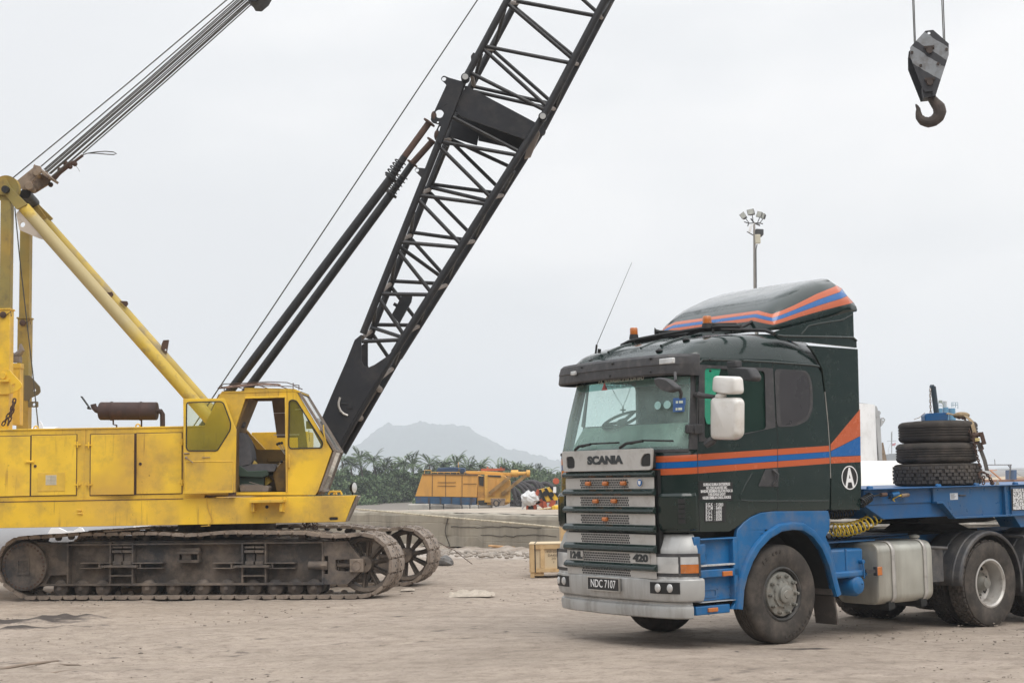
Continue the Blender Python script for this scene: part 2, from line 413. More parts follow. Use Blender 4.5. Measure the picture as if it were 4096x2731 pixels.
# wall line of the raised yard
WP1, WP2 = Vector((-2.17, 38.37, 0)), Vector((1.03, 35.7, 0)); WD = (WP2-WP1).normalized(); WN = Vector((-WD.y, WD.x, 0))
def wall_y(x): return WP1.y + (x-WP1.x)*WD.y/WD.x
def upz(x, y): return .93 - .0162*(y-38) - .03*np.clip(x, -9, 6)*np.clip((60-y)/22, 0, 1)
def ground():
    xs = axis(-75, -13, 12, 90, .055); ys = axis(-25, 12.5, 39.5, 66, .075)
    X, Y = np.meshgrid(xs, ys)
    amp = np.clip(1.6-.03*np.abs(Y-20), .2, 1.2)
    Z = (vn(X, Y*1.6, 1.9, 1)-.5)*.035 + (vn(X*.6, Y*1.7, .55, 2)-.5)*.018 + (vn(X, Y, .22, 3)-.5)*.020+(vn(X, Y, .12, 13)-.5)*.010
    r = vn(X*.8, Y*1.5, .8, 4); Z += np.where(r > .72, (r-.72)*.10, 0)
    mud_shade = np.zeros_like(Z); sand = np.zeros_like(Z)
    def blob(cx, cy, rx, ry, rot, h, m, seed):
        c, s_ = cos(rot), sin(rot); u = (X-cx)*c+(Y-cy)*s_; v = -(X-cx)*s_+(Y-cy)*c
        g = np.exp(-(u/rx)**2-(v/ry)**2); return g*h*(.4+1.2*vn(X, Y, .15, seed)), g*m
    def at(x, y): p = gnd('D', x, y); return p.x, p.y
    for i, (x, y, rx, ry, rot, h, m) in enumerate([(40,1437,1.1,.22,.1,.07,1.0),(150,1430,.7,.14,.0,.07,.9),(20,1447,1.0,.12,.15,.05,.8),(225,1407,.25,.1,0,.03,.5),
            (250,1440,.25,.08,0,.03,.4),(105,1432,.9,.3,.1,.02,.55),(1845,1498,.42,.10,0,.0,.85),(310,1460,.5,.1,.1,.02,.3),(60,1555,1.0,.12,.1,.03,.35),(900,1420,.5,.1,.0,.015,.45),
            (1075,1405,.5,.2,0,.01,.35),(1000,1392,.4,.06,-.2,.03,.5),(790,1440,.9,.08,.12,.02,.45),(1170,1540,.3,.06,0,.015,.35),(600,1455,1.6,.05,.12,.02,.3),(880,1458,1.2,.05,.15,.02,.3),(1560,1430,.8,.5,0,0,.25),(1900,1460,1.6,.5,.4,0,.2)]):  # flat entries only darken the ground beside and under the lorry
        bx, by = at(x, y); dz, dm = blob(bx, by, rx, ry, rot, h, m, 20+i); Z += dz; mud_shade = np.maximum(mud_shade, dm)
    for sd_, sx, sy, k, lo in ((70,1.9,.75,.55,.972),(71,1.1,.40,.5,.975),(72,3.2,1.1,.5,.98)):
        n_ = vn(X+.4*Y, Y, 1, sd_)*0+vn((X+.15*Y)/sx, Y/sy, 1.0, sd_)+.25*(vn(X, Y, .35, sd_+5)-.5); rg = 1-np.abs(2*n_-1); g_ = np.clip((rg-lo)/(1-lo), 0, 1)*(vn(X, Y, 2.3, sd_+9) > .45); mud_shade = np.maximum(mud_shade, g_*k); Z += g_*.010  # thin ridge lines darkened in place of weak relief shading
    for cx, cy, R0 in ((-16,30,17.5),(-16,30,17.95),(-16.4,30,19.8),(6,-14,31.5),(6,-14,31.95),(20,2,21),(20,2,21.5)):
        d_ = np.hypot(X-cx, (Y-cy)); g_ = np.exp(-((d_-R0)/.11)**2)*(vn(X, Y, 1.7, 90) > .35); Z += -g_*.014+np.exp(-((np.abs(d_-R0)-.2)/.06)**2)*.010; mud_shade = np.maximum(mud_shade, g_*(.1+.45*vn(X, Y, .22, 91)))  # ruts take the mud colour, which also stands in for relief shade
    # light rubble strip in front of the wall
    wy = WP1.y + (X-WP1.x)*WD.y/WD.x
    d = (wy - Y)
    s_ = np.clip(1-np.abs(d-1.9)/2.6, 0, 1)*np.clip((X+11)/4, 0, 1); sand = s_*(.55+.6*vn(X, Y, .9, 60))
    Z += np.clip(1-np.abs(d-.4)/1.3, 0, 1)*(.10*vn(X, Y, .5, 61)+.08*vn(X, Y, .2, 62)+.05)
    # the yard falls slightly towards the rear of the lorry
    S_ = (X-1.9)*.803+(Y-15.4)*.596; T_ = -(X-1.9)*.596+(Y-15.4)*.803
    w = np.clip((T_+3)/2.5, 0, 1)*np.clip((7.5-T_)/2.5, 0, 1)*np.clip((S_+4)/3, 0, 1)*np.clip((26-S_)/5, 0, 1)
    Z = Z*(1-.6*w) + w*(.03-.0247*(np.clip(S_, -.8, 6.5)-1.2))
    edge = np.clip((np.abs(X-7)-75)/8, 0, 1); Z -= edge*3
    Z = np.where(Y > 60, Z-(Y-60)*.35, Z)
    np_grid('ground', xs, ys, Z, M_EARTH, dict(mud_shade=mud_shade, sand=sand))
ground()
def far_land():
    m = pmat('river_mud', (.20,.175,.15), .85, var=.2, vs=.02, dirt=(.10,.12,.07), damt=.6, ds=.01, spec=.3)
    xs = axis(-4200, -60, 60, 4200, 4, 1.3); ys = axis(60, 62, 170, 4500, 4, 1.25)
    X, Y = np.meshgrid(xs, ys); Z = -1.75+.3*vn(X, Y, 9, 5)+np.clip((Y-105)/45, 0, 1)*.9
    np_grid('mud_bank', xs, ys, Z, m)
far_land()
def hills():
    m = pmat('hill_forest', (.03,.052,.042), .9, var=.4, vs=.05)
    prof = [(300,1100),(560,1088),(690,1072),(770,1050),(800,1036),(830,1023),(868,990),(885,984),(920,984),(960,977),(1000,982),(1052,983),(1092,1000),(1132,1024),(1162,1037),(1202,1048),(1242,1060),(1292,1071),(1360,1082),(1500,1092)]
    Y0 = 2400; px = [(x-1176)/3400*Y0 for x, y in prof]; pz = [1.9+(1106-.018*(x-600)*.5-y)/3400*Y0 for x, y in prof]
    xs = np.arange(-712, 272, 2.5); ys = np.arange(2160, 2800, 11.)
    X, Y = np.meshgrid(xs, ys)
    base = np.interp(X, px, pz)
    f = np.exp(-((Y-2400)/176)**2)
    Z = base*f - 1.5 + f*(vn(X, Y, 14, 7)-.5)*6*np.clip(base/40, .25, 1) + f*(vn(X, Y, 6.5, 8)-.5)*4.0
    r = vn(X, Y, 10, 9); Z += np.where(r > .72, (r-.72)*14, 0)*f
    np_grid('hills', xs, ys, Z, m)
hills()
# ---- mangrove wood across the river: one mass nobody could count, plus the palms that stand out of it
def leafmat(name, a, b_, c):
    m = bpy.data.materials.new(name); m.use_nodes = True; nt = m.node_tree; N = nt.nodes; L = nt.links; b = N['Principled BSDF']
    g = N.new('ShaderNodeNewGeometry'); r = N.new('ShaderNodeValToRGB'); L.new(g.outputs['Random Per Island'], r.inputs[0])
    e = r.color_ramp.elements; e[0].color = (*a, 1); e[1].color = (*c, 1); q = e.new(.5); q.color = (*b_, 1)
    tc = N.new('ShaderNodeTexCoord'); nz = N.new('ShaderNodeTexNoise'); nz.inputs['Scale'].default_value = .22; nz.inputs['Detail'].default_value = 3; L.new(tc.outputs['Object'], nz.inputs[0])
    mr = N.new('ShaderNodeMapRange'); mr.inputs[1].default_value = .35; mr.inputs[2].default_value = .65; mr.inputs[3].default_value = .55; mr.inputs[4].default_value = 1.35; L.new(nz.outputs[0], mr.inputs[0])
    v = N.new('ShaderNodeVectorMath'); v.operation = 'SCALE'; L.new(r.outputs[0], v.inputs[0]); L.new(mr.outputs[0], v.inputs[3])
    L.new(v.outputs[0], b.inputs['Base Color']); b.inputs['Roughness'].default_value = .6; b.inputs['Specular IOR Level'].default_value = .3
    return m
M_LEAF = leafmat('mangrove_leaf', (.03,.06,.026), (.085,.14,.055), (.19,.25,.12))
M_PALM = leafmat('palm_leaf', (.06,.10,.045), (.10,.15,.065), (.18,.24,.12))
M_BARK = pmat('bark', (.12,.10,.08), .9, var=.3)
def quads_mesh(name, C, U, V_, mat):
    """many small leaf faces from centres and half-axes"""
    n = len(C); co = np.stack([C-U, C-V_*.6, C+U, C+V_*.6], 1).reshape(-1, 3)
    me = bpy.data.meshes.new(name); me.vertices.add(4*n); me.vertices.foreach_set('co', co.ravel())
    me.loops.add(4*n); me.loops.foreach_set('vertex_index', np.arange(4*n, dtype=np.int32))
    me.polygons.add(n); me.polygons.foreach_set('loop_start', np.arange(0, 4*n, 4, dtype=np.int32)); me.polygons.foreach_set('loop_total', np.full(n, 4, np.int32))
    me.update(); me.materials.append(mat)
    o = bpy.data.objects.new(name, me); SC.collection.objects.link(o); return o
def jungle():
    rs = np.random.RandomState(5); Cs = []; Us = []; Vs = []
    def clump(cx, cy, cz, rx, ry, rz, n, leaf):
        d = rs.randn(n, 3); d /= np.linalg.norm(d, axis=1)[:, None]; r = (.62+.42*rs.rand(n))[:, None]
        k = 1+.28*np.sin(d[:, :1]*5+cx)*np.cos(d[:, 2:3]*6+cy)
        C = d*r*k*np.array([rx, ry, rz])+np.array([cx, cy, cz]); C = C[(C[:, 2] > -1.2)]
        m = len(C); u = rs.randn(m, 3); u /= np.linalg.norm(u, axis=1)[:, None]; v = np.cross(u, rs.randn(m, 3)); v /= np.linalg.norm(v, axis=1)[:, None]
        s_ = (leaf*(.5+rs.rand(m)))[:, None]; Cs.append(C); Us.append(u*s_); Vs.append(v*s_)
    x = -52.
    while x < 60:
        vis = -24 < x < 8
        for k in range(3 if vis else 2):
            y = 152+rs.rand()*4+k*5; h = 1.7+1.5*(.5+.5*np.sin(x*.9+k))*rs.rand()+rs.rand()*.9+k*.25; w = 1.3+rs.rand()*1.5
            if x > 1: y += 25; h -= .6
            if x > 9: y += 40; h *= .6
            clump(x+rs.randn()*.6, y, -.9+h*.5, w, 1.8, h*.55, 1500 if vis else 250, .135)
            for j in range(5 if vis else 2):
                clump(x+rs.randn()*1.3, y-1+rs.randn()*.7, -.6+h*(.15+.8*rs.rand()), .5+rs.rand()*.7, .7, .4+rs.rand()*.6, 380 if vis else 80, .12)
        if rs.rand() < .5: clump(x, 148.5, -.55, .9, .7, .6, 200, .15)
        x += 1.15
    tag(quads_mesh('mangrove_wood', np.concatenate(Cs), np.concatenate(Us), np.concatenate(Vs), M_LEAF), 'dense green mangrove thicket on the far river bank below the hill', 'woodland', kind='stuff')
jungle()
def palms():
    rs = random.Random(9)
    spots = [(786,1050,'tall palm at the left end of the far wood beside the crane boom'),(826,1044,'tallest palm in the far wood, its crown fanned above the thicket'),(858,1052,'bushy palm just right of the tallest one in the far wood'),
      (926,1058,'low broad palm left of the orange crane in the far wood'),(948,1060,'narrow palm next to the broad one, left of the orange crane'),(986,1057,'leaning palm above the left corner of the orange crane'),
      (1048,1058,'palm rising behind the blue roof box of the orange crane'),(1104,1068,'feathery palm behind the antenna of the orange crane'),(1148,1072,'small palm above the orange crane middle deck'),(1190,1070,'slim palm above the folded gantry of the orange crane'),
      (806,1062,'low palm between the two leftmost palms of the far wood'),(884,1066,'short palm above the thicket, midway to the orange crane'),(905,1070,'small dense palm left of the broad low one'),(1018,1066,'small palm behind the rail of the orange crane'),(1076,1070,'low palm right of the blue roof box'),(1168,1076,'little palm behind the red box of the orange crane'),(1212,1078,'low palm above the gantry end of the orange crane'),(1235,1080,'low palm in the far wood near the front of the lorry'),(1262,1082,'last low palm before the front of the lorry')]
    for i, (x, y, lab) in enumerate(spots):
        Y = 158 if x < 1180 else 185; top = atY('D', x, y+9, Y); base = Vector((top.x+rs.uniform(-.5,.5), Y, -.9))
        t = thing('palm_tree', lab, 'palm', base, 0, 'palms standing out of the far wood')
        mb = MB(); c = base.lerp(top, .5)+Vector((.15,0,0)); mb.tube([base, c, top], [.16,.12,.09], 7); mb.build('trunk', M_BARK, t, world=True)
        C = []; U = []; V_ = []
        for k in range(24):
            az = rs.uniform(0, 2*pi); el = rs.uniform(.1, 1.35); Ln = rs.uniform(1.3, 2.1); p = Vector(top); d = Vector((cos(az)*cos(el), sin(az)*cos(el), sin(el)))
            for j in range(16):
                p = p+d*(Ln/16); d = (d+Vector((0.004,0,-.085-.004*j))).normalized(); sd = d.cross(Vector((0,0,1)))
                if sd.length < .05: continue
                sd.normalize(); ll = .42*sin(pi*(j+1.5)/18)
                for sg in (-1, 1):
                    u = (sd*sg+d*.7+Vector((0,0,-.35))).normalized()*ll*.5; C.append(p+u); U.append(u); V_.append(d*.085)
        o = quads_mesh('crown', np.array(C)-np.array(base), np.array(U), np.array(V_), M_PALM); o.parent = t
palms()
# ---- haze: the damp air between here and the hill
def haze():
    me = MB().box(-1500, 1500, -60, 3900, -4, 140)
    m = bpy.data.materials.new('haze_air'); m.use_nodes = True; nt = m.node_tree; N = nt.nodes; N.clear()
    o_ = N.new('ShaderNodeOutputMaterial'); v = N.new('ShaderNodeVolumePrincipled'); nt.links.new(v.outputs[0], o_.inputs['Volume'])
    v.inputs['Color'].default_value = (.875,.935,1.0,1); v.inputs['Density'].default_value = .0006; v.inputs['Anisotropy'].default_value = .0
    o = me.build('haze', m, sharp=0); o['kind'] = 'stuff'
haze()
# ================================================================ LORRY (local axes: x back along the side, y across, z up)
YA = radians(53.4)
TA = Vector((sin(YA), cos(YA), 0)); TB = Vector((-cos(YA), sin(YA), 0)); TO = Vector((1.90062, 15.4, 0))
W = 2.13; WS = 2.20
def sd(c, x, y, t=0.0):
    p = hit(c, x, y, TO+TB*t, TB)-TO; return (p.dot(TA), p.z)
def fr(c, x, y, s=-.3):
    p = hit(c, x, y, TO+TA*s, TA)-TO; return (p.dot(TB), p.z)
def poly_sd(c, pts, t=0.0): return [sd(c, x, y, t) for x, y in pts]
FRS = lambda u, v, t: Vector((u, t, v))            # (s,z) polygon, depth along t
FRF = lambda u, v, d: Vector((-d, u, v))           # (t,z) polygon, depth forward
GREEN = (.0055,.0175,.0145)
def stripe_paint(name, kind):
    m = pmat(name, GREEN, .22, 0, var=.1, vs=1.2, dirt=(.10,.095,.085), damt=.10, ds=3, dlo=.5, dhi=.8, coat=.8, spec=.3)
    nt = m.node_tree; N = nt.nodes; L = nt.links; b = N['Principled BSDF']; src = b.inputs['Base Color'].links[0].from_socket
    tc = N.new('ShaderNodeTexCoord'); sp = N.new('ShaderNodeSeparateXYZ'); L.new(tc.outputs['Object'], sp.inputs[0])
    def fcurve(pts):
        q = N.new('ShaderNodeFloatCurve'); cv = q.mapping.curves[0]; mr = N.new('ShaderNodeMapRange'); x0, x1 = pts[0][0], pts[-1][0]
        mr.inputs[1].default_value = x0; mr.inputs[2].default_value = x1; L.new(sp.outputs[0], mr.inputs[0]); L.new(mr.outputs[0], q.inputs[1])
        nrm = [((x-x0)/(x1-x0), (z-3)/2+.5) for x, z in pts]
        while len(cv.points) < len(nrm): cv.points.new(.5, .5)
        for p, (a, c) in zip(cv.points, nrm): p.location = (a, c); p.handle_type = 'VECTOR'
        q.mapping.update(); k = N.new('ShaderNodeMath'); k.operation = 'MULTIPLY_ADD'; k.inputs[1].default_value = 2; k.inputs[2].default_value = 2.0; L.new(q.outputs[0], k.inputs[0]); return k.outputs[0]
    def mth(op, a, c):
        q = N.new('ShaderNodeMath'); q.operation = op
        for i, v in enumerate((a, c)):
            if isinstance(v, (int, float)): q.inputs[i].default_value = v
            else: L.new(v, q.inputs[i])
        return q.outputs[0]
    if kind == 'cab': f = mth('DIVIDE', mth('SUBTRACT', mth('SUBTRACT', sp.outputs[2], mth('MULTIPLY', sp.outputs[0], .0415)), 1.870), .198)
    else:
        ts = mth('MINIMUM', sp.outputs[1], mth('SUBTRACT', WS, sp.outputs[1]))
        def lerp(a, b_, f_): return mth('MAXIMUM', a, b_)
        tn = N.new('ShaderNodeMapRange'); tn.inputs[1].default_value = .14; tn.inputs[2].default_value = .42; L.new(ts, tn.inputs[0])
        zbF = mth('MULTIPLY_ADD', tn.outputs[0], .07); zbF.node.inputs[2].default_value = 3.49; ztF = mth('MULTIPLY_ADD', tn.outputs[0], .08); ztF.node.inputs[2].default_value = 3.602
        zb = lerp(fcurve([(1.2,3.46),(1.34,3.49),(1.51,3.532),(1.74,3.594),(2.09,3.68),(2.7,3.82)]), zbF, None); zt = lerp(fcurve([(1.2,3.57),(1.34,3.602),(1.517,3.661),(1.745,3.743),(2.094,3.881),(2.455,4.047),(2.7,4.16)]), ztF, None)
        f = mth('DIVIDE', mth('SUBTRACT', sp.outputs[2], zb), mth('SUBTRACT', zt, zb))
    cr = N.new('ShaderNodeValToRGB'); cr.color_ramp.interpolation = 'CONSTANT'; L.new(f, cr.inputs[0]); e = cr.color_ramp.elements
    OR, BL, BK = (.50,.10,.028,1), (.0005,.105,.35,1), (.01,.01,.015,1)
    e[0].position = 0; e[0].color = OR; e[1].position = .325; e[1].color = BK
    for p, c in ((.345, BL), (.655, BK), (.675, OR)): q = e.new(p); q.color = c
    inn = mth('MULTIPLY', mth('GREATER_THAN', f, 0.0), mth('LESS_THAN', f, 1.0))
    mx = N.new('ShaderNodeMix'); mx.data_type = 'RGBA'; L.new(inn, mx.inputs[0]); L.new(src, mx.inputs[6]); L.new(cr.outputs[0], mx.inputs[7]); L.new(mx.outputs[2], b.inputs['Base Color'])
    return m
M_PIN = pmat('dark_rust', (.06,.043,.035), .75, var=.3, vs=6)
M_CAB = stripe_paint('cab_paint', 'cab'); M_SPOIL = stripe_paint('spoiler_paint', 'sp')
M_GREEN = pmat('dark_green_paint', GREEN, .22, var=.1, dirt=(.10,.095,.085), damt=.10, ds=4, dlo=.5, dhi=.8, coat=.55, spec=.3)
M_BLUE = pmat('blue_paint', (.003,.105,.28), .38, var=.15, vs=2, dirt=(.15,.145,.14), damt=.6, ds=4, dlo=.47, dhi=.72, tint=(.012,.16,.40), tamt=.5, bump=.06)
M_BLUED = pmat('trailer_blue_paint', (.005,.085,.24), .38, var=.15, vs=1.5, dirt=(.08,.09,.10), damt=.5, ds=4, dlo=.48, dhi=.75, bump=.06)
M_SILV = pmat('silver_paint', (.43,.43,.42), .42, metal=.25, var=.08, vs=3, dirt=(.17,.15,.13), damt=.75, ds=4.5, dlo=.47, dhi=.72, streak=True)
M_SILVC = pmat('grille_silver', (.47,.455,.43), .45, metal=.1, var=.06, dirt=(.25,.22,.19), damt=.6, ds=7, dlo=.5, dhi=.75)
M_PLAST = pmat('grey_plastic', (.045,.044,.047), .62, var=.15, vs=6, dirt=(.14,.13,.12), damt=.4, ds=8, bump=.1, bs=120)
M_BLK = pmat('black_rubber', (.012,.012,.012), .6, var=.2)
M_DARK = pmat('cab_inside_dark', (.018,.018,.02), .8, var=.2)
M_ORA = pmat('amber_lens', (.50,.14,.018), .18, var=.15, vs=20, coat=.6, dirt=(.3,.2,.12), damt=.5, ds=12)
M_OR2 = pmat('stripe_orange', (.50,.10,.028), .25, coat=.5, var=.05); M_BL2 = pmat('stripe_blue', (.0005,.105,.35), .25, coat=.5, var=.05)
M_WHT = pmat('white_lettering', (.78,.78,.78), .5, var=.04); M_MIR = pmat('white_mirror_shell', (.72,.70,.665), .35, var=.04, dirt=(.35,.28,.2), damt=.35, ds=3, coat=.4)
M_STK = pmat('black_sticker', (.012,.012,.013), .4, var=.1)
M_RUB = pmat('tyre_rubber', (.052,.046,.041), .85, var=.2, vs=4, dirt=(.145,.12,.10), damt=.6, ds=5, dlo=.44, dhi=.7, bump=.25, bs=60, spec=.25)
M_RUBT = pmat('tread_rubber', (.085,.074,.066), .85, var=.2, vs=6, dirt=(.24,.2,.17), damt=.6, ds=8, spec=.2)
M_RUBD = pmat('worn_tyre_rubber', (.04,.036,.034), .85, var=.2, vs=6, dirt=(.12,.10,.085), damt=.6, ds=8, bump=.25, bs=60, spec=.25)
M_RIM = pmat('rim_grey', (.25,.245,.22), .55, metal=.4, var=.2, vs=8, dirt=(.24,.19,.15), damt=.6, ds=10)
M_RIMD = pmat('rim_dark', (.045,.044,.042), .6, metal=.2, var=.2, vs=8, dirt=(.16,.13,.11), damt=.5, ds=9)
M_RIMS = pmat('rim_silver', (.48,.46,.43), .45, metal=.35, var=.12, vs=5, dirt=(.24,.2,.17), damt=.7, ds=6)
M_ALU = pmat('tank_aluminium', (.50,.495,.44), .42, metal=.55, var=.14, vs=2.2, dirt=(.22,.19,.155), damt=.7, ds=3, dlo=.42, dhi=.75, streak=True)
M_GUARD = pmat('mudguard_plastic', (.062,.062,.066), .55, var=.2, vs=3, dirt=(.19,.17,.15), damt=.65, ds=5, dlo=.42, dhi=.72)
M_FLAP = pmat('mudflap', (.07,.06,.053), .85, var=.2, dirt=(.19,.155,.13), damt=.6, ds=4)
M_LAMP = pmat('headlamp_reflector', (.55,.55,.54), .14, metal=.15, var=.2, vs=5, coat=.8, dirt=(.25,.24,.22), damt=.5, ds=4)
M_WGL = glassmat('windscreen_glass', (.74,.93,.87), film=(.50,.70,.65), famt=.28)  # pale film lightens the screen in place of a sky reflection
M_DGL = glassmat('door_glass', (.30,.72,.50), film=(.02,.08,.06), famt=.25)
M_SGL = pmat('smoked_side_glass', (.036,.034,.038), .3, var=.15, vs=.7, coat=.2)
M_CHR = pmat('bare_steel', (.5,.49,.47), .35, metal=.9, var=.15)
M_STEP = pmat('step_tread', (.52,.53,.53), .5, metal=.3, var=.2, vs=20, dirt=(.2,.18,.16), damt=.6, ds=14)
M_BEIGE = pmat('curtain', (.34,.27,.17), .9, var=.3, vs=9)
TRK = thing('articulated_lorry', 'dark green lorry with orange and blue stripes, blue chassis and roof spoiler', 'lorry', TO, atan2(TA.y, TA.x))
RT = TRK
# ---- plan of the nose: rounded corners, slightly bowed front
PL = [(0.0,0.0),(-.05,.004),(-.10,.02),(-.15,.05),(-.195,.095),(-.23,.15),(-.255,.22),(-.275,.30),(-.29,.40),(-.315,.6),(-.332,.85),(-.34,W/2)]
PL = PL + [(s, W-t) for s, t in PL[-2::-1]]
NPL = len(PL)
def plan(off, sh=0.0):
    out = []
    for i, (s, t) in enumerate(PL):
        a = Vector(PL[max(0, i-1)]); b_ = Vector(PL[min(NPL-1, i+1)]); d = (b_-a).normalized()
        n = Vector((-d.y, d.x)) if False else Vector((-d[1], d[0]))
        if i == 0: n = Vector((0, -1))
        if i == NPL-1: n = Vector((0, 1))
        if n.dot(Vector((s-1, t-W/2))) < 0: n = -n
        a_ = s+n[0]*off; b_ = t+n[1]*off; f = max(0, b_/W); out.append((a_+sh*(1+1.7*f), b_-sh*1.5*f*f))     # the upper screen leans back and tapers
    return out
def band(mb, prof, i0=0, i1=NPL-1, fn=None):
    """sweep a closed profile [(offset, z, shift)] along part of the nose plan"""
    rows = []
    for i in range(i0, i1+1):
        rows.append([Vector((plan_c(o, sh)[i][0], plan_c(o, sh)[i][1], z)) for o, z, sh in [(q+(0,))[:3] for q in prof]])
    mb.loft(rows, closed=True, caps=True)
_pc = {}
def plan_c(o, sh):
    k = (round(o, 5), round(sh, 5))
    if k not in _pc: _pc[k] = plan(o, sh)
    return _pc[k]
def zf(y, x=430): return fr('c2', x, y, -.34)[1]
def tf(x, y=500, s=-.31): return fr('c2', x, y, s)[0]

def cab():
    # body shell: side walls, nose below the windscreen, header, rear wall and floor as one painted body
    zb = sd('c2', 1040, 655)[1]
    mb = MB()
    low = poly_sd('c2', [(1034,655),(1250,652),(1300,622),(1400,543),(1480,512),(1560,503),(1948,500)])
    rear = [sd('c1', 2028, 1470), sd('c1', 2018, 1250), sd('c1', 1990, 1000), sd('c1', 1962, 800), sd('c1', 1925, 735)]
    rs_ = rear[1][0]+.0
    outline = low + rear + [sd('c1', 1600, 700), sd('c1', 1100, 690), (0.0, sd('c1', 1100, 690)[1])]
    outline[0] = (0.0, zb)
    hole = roundpoly(poly_sd('c1', [(1118,762),(1552,785),(1562,1205),(1380,1240),(1116,1275)]), .05)
    mb.prism(outline, 0.0, .035, FRS, holes=[hole])
    farhole = roundpoly([(.19,2.425),(1.04,2.47),(1.045,2.90),(.97,2.94),(.30,2.93)], .03)
    mb.prism([(max(s, .04+.30*max(0, z-2.12)), z) for s, z in outline], W-.035, W, FRS, holes=[farhole])
    # nose
    zt_ = 2.155
    band(mb, [(0, zb), (0, 1.6), (0, 2.02), (-.004, 2.10), (-.035, zt_), (-.06, zt_), (-.06, zb)])
    # pillars
    zh = 2.95
    for i0, i1 in ((0, 2), (NPL-3, NPL-1)):
        band(mb, [(-.004, 2.10), (-.01, zh, .07), (-.06, zh, .07), (-.06, 2.10)], i0, i1)
    # header
    band(mb, [(-.015, 2.88, .06), (-.02, 3.06, .09), (-.08, 3.06, .09), (-.08, 2.88, .06)])
    # rear wall with window, floor
    w0 = fr('c1', 640, 1190, 2.0); w1 = fr('c1', 245, 880, 2.0)
    mb.prism([(.03,1.45),(W-.03,1.45),(W-.03,3.05),(.03,3.05)], -1.99, -1.96, FRF)
    mb.box(-.2, 1.98, .04, W-.04, 1.42, 1.46)
    body = mb.build('cab_body', M_CAB, RT, sharp=40)
    # roof
    H = [(-.17,2.99),(-.14,3.06),(-.08,3.115),(0,3.165),(.1,3.235),(.25,3.29),(.41,3.335),(.7,3.375),(1.05,3.40),(1.37,3.41),(1.50,3.395)]+[sd('c3', x, y, t) for x, y, t in ((170,540,.26),(212,560,.20),(246,600,.15),(274,645,.10),(294,690,.05))]
    E_ = [(-.17,.30),(-.14,.2),(-.08,.10),(0,.045),(.1,.015),(.25,.0),(1.8,0),(1.89,.02)]
    rows = []
    for s, h in H:
        e = float(np.interp(s, [q[0] for q in E_], [q[1] for q in E_])); z0 = 3.03-.09*max(0, s-1.9)/.1*0; k = h-z0
        half = [(e, z0), (e+.022, z0+.25*k), (e+.05, z0+.5*k), (e+.09, z0+.73*k), (e+.14, z0+.87*k), (e+.21, z0+.955*k), (.42+e*.5, z0+k), (.8, h+.015), (W/2, h+.02)]
        rows.append([Vector((s, t, z)) for t, z in half] + [Vector((s, W-t, z)) for t, z in half[-2::-1]])
    r = MB().loft(rows, caps=True); roof = r.build('cab_roof', M_GREEN, RT, sharp=50)
    # raised ribs on the roof and gutter
    g = MB(); g.tube([Vector((s, -.004, z)) for s, z in poly_sd('c1', [(1080,722),(1100,703),(1350,706),(1610,720),(1900,742),(1945,752)])], .011, 6)
    for t in (.62, .95, 1.5): g.tube([Vector((s, t, h+.012)) for s, h in H[4:9]], .02, 6)
    g.build('roof_gutter', M_GREEN, RT)
    # seams
    se = MB()
    def seam(pts, w=.004, t=-.0015):
        for a, b_ in zip(pts, pts[1:]):
            a, b_ = Vector(a), Vector(b_); n = Vector((-(b_-a).y, (b_-a).x)).normalized()*w
            se.prism([a-n, b_-n, b_+n, a+n], t, .002, FRS)
    seam([(0.002, sd('c1',1072,735)[1]), (0.002, zb)]); x2 = sd('c1', 1632, 1195)
    seam([sd('c1',1609,725), sd('c1',1626,1100), sd('c1',1640,1200), sd('c1',1646,1250), (sd('c2',1588,300)[0], sd('c2',1588,300)[1]), sd('c2',1587,500)])
    se.build('door_seam', M_BLK, RT, sharp=0)
    # pressed feature around the door handle
    pr = MB(); pr.tube([Vector((s, -.002, z)) for s, z in poly_sd('c2', [(1410,245),(1370,310),(1322,405),(1330,432),(1380,440),(1580,440),(1600,440),(1900,440),(1940,438)])], .006, 6); pr.build('door_moulding', M_GREEN, RT)
    hd = MB(); hp = poly_sd('c2', [(1500,218),(1583,214),(1586,340),(1448,338)]); hd.prism(roundpoly(hp, .02), -.012, 0.004, FRS)
    hd.tube([Vector((*sd('c2',1545,225)[:1], -.02, sd('c2',1545,225)[1])), Vector((sd('c2',1562,255)[0], -.055, sd('c2',1562,255)[1])), Vector((sd('c2',1560,300)[0], -.05, sd('c2',1560,300)[1])), Vector((sd('c2',1545,330)[0], -.015, sd('c2',1545,330)[1]))], .016, 8)
    hd.build('door_handle', M_PLAST, RT, bevel=.004)
    # window trims and glass
    wt = MB(); wt.prism(poly_sd('c1', [(1020,800),(1078,738),(1605,764),(1612,770),(1630,1192),(1385,1246),(1108,1290),(1078,1296),(1020,1290)]) and [(max(.002, s), z) for s, z in poly_sd('c1', [(1076,738),(1605,764),(1612,770),(1630,1192),(1385,1246),(1108,1292),(1076,1296)])], -.006, .0, FRS, holes=[hole])
    wt.build('door_window_trim', M_PLAST, RT)
    so = roundpoly(poly_sd('c1', [(1622,768),(1860,782),(1893,860),(1903,1040),(1868,1140),(1780,1182),(1640,1192)]), .07)
    si = roundpoly(poly_sd('c1', [(1655,780),(1848,792),(1876,870),(1884,1030),(1855,1120),(1780,1165),(1668,1182)]), .07)
    q = MB().prism(so, -.006, 0, FRS, holes=[si]).build('side_window_trim', M_PLAST, RT)
    MB().prism(si, -.004, 0.0, FRS).build('side_window', M_SGL, RT)
    MB().prism(hole, .012, .018, FRS).build('door_glass', M_DGL, RT)
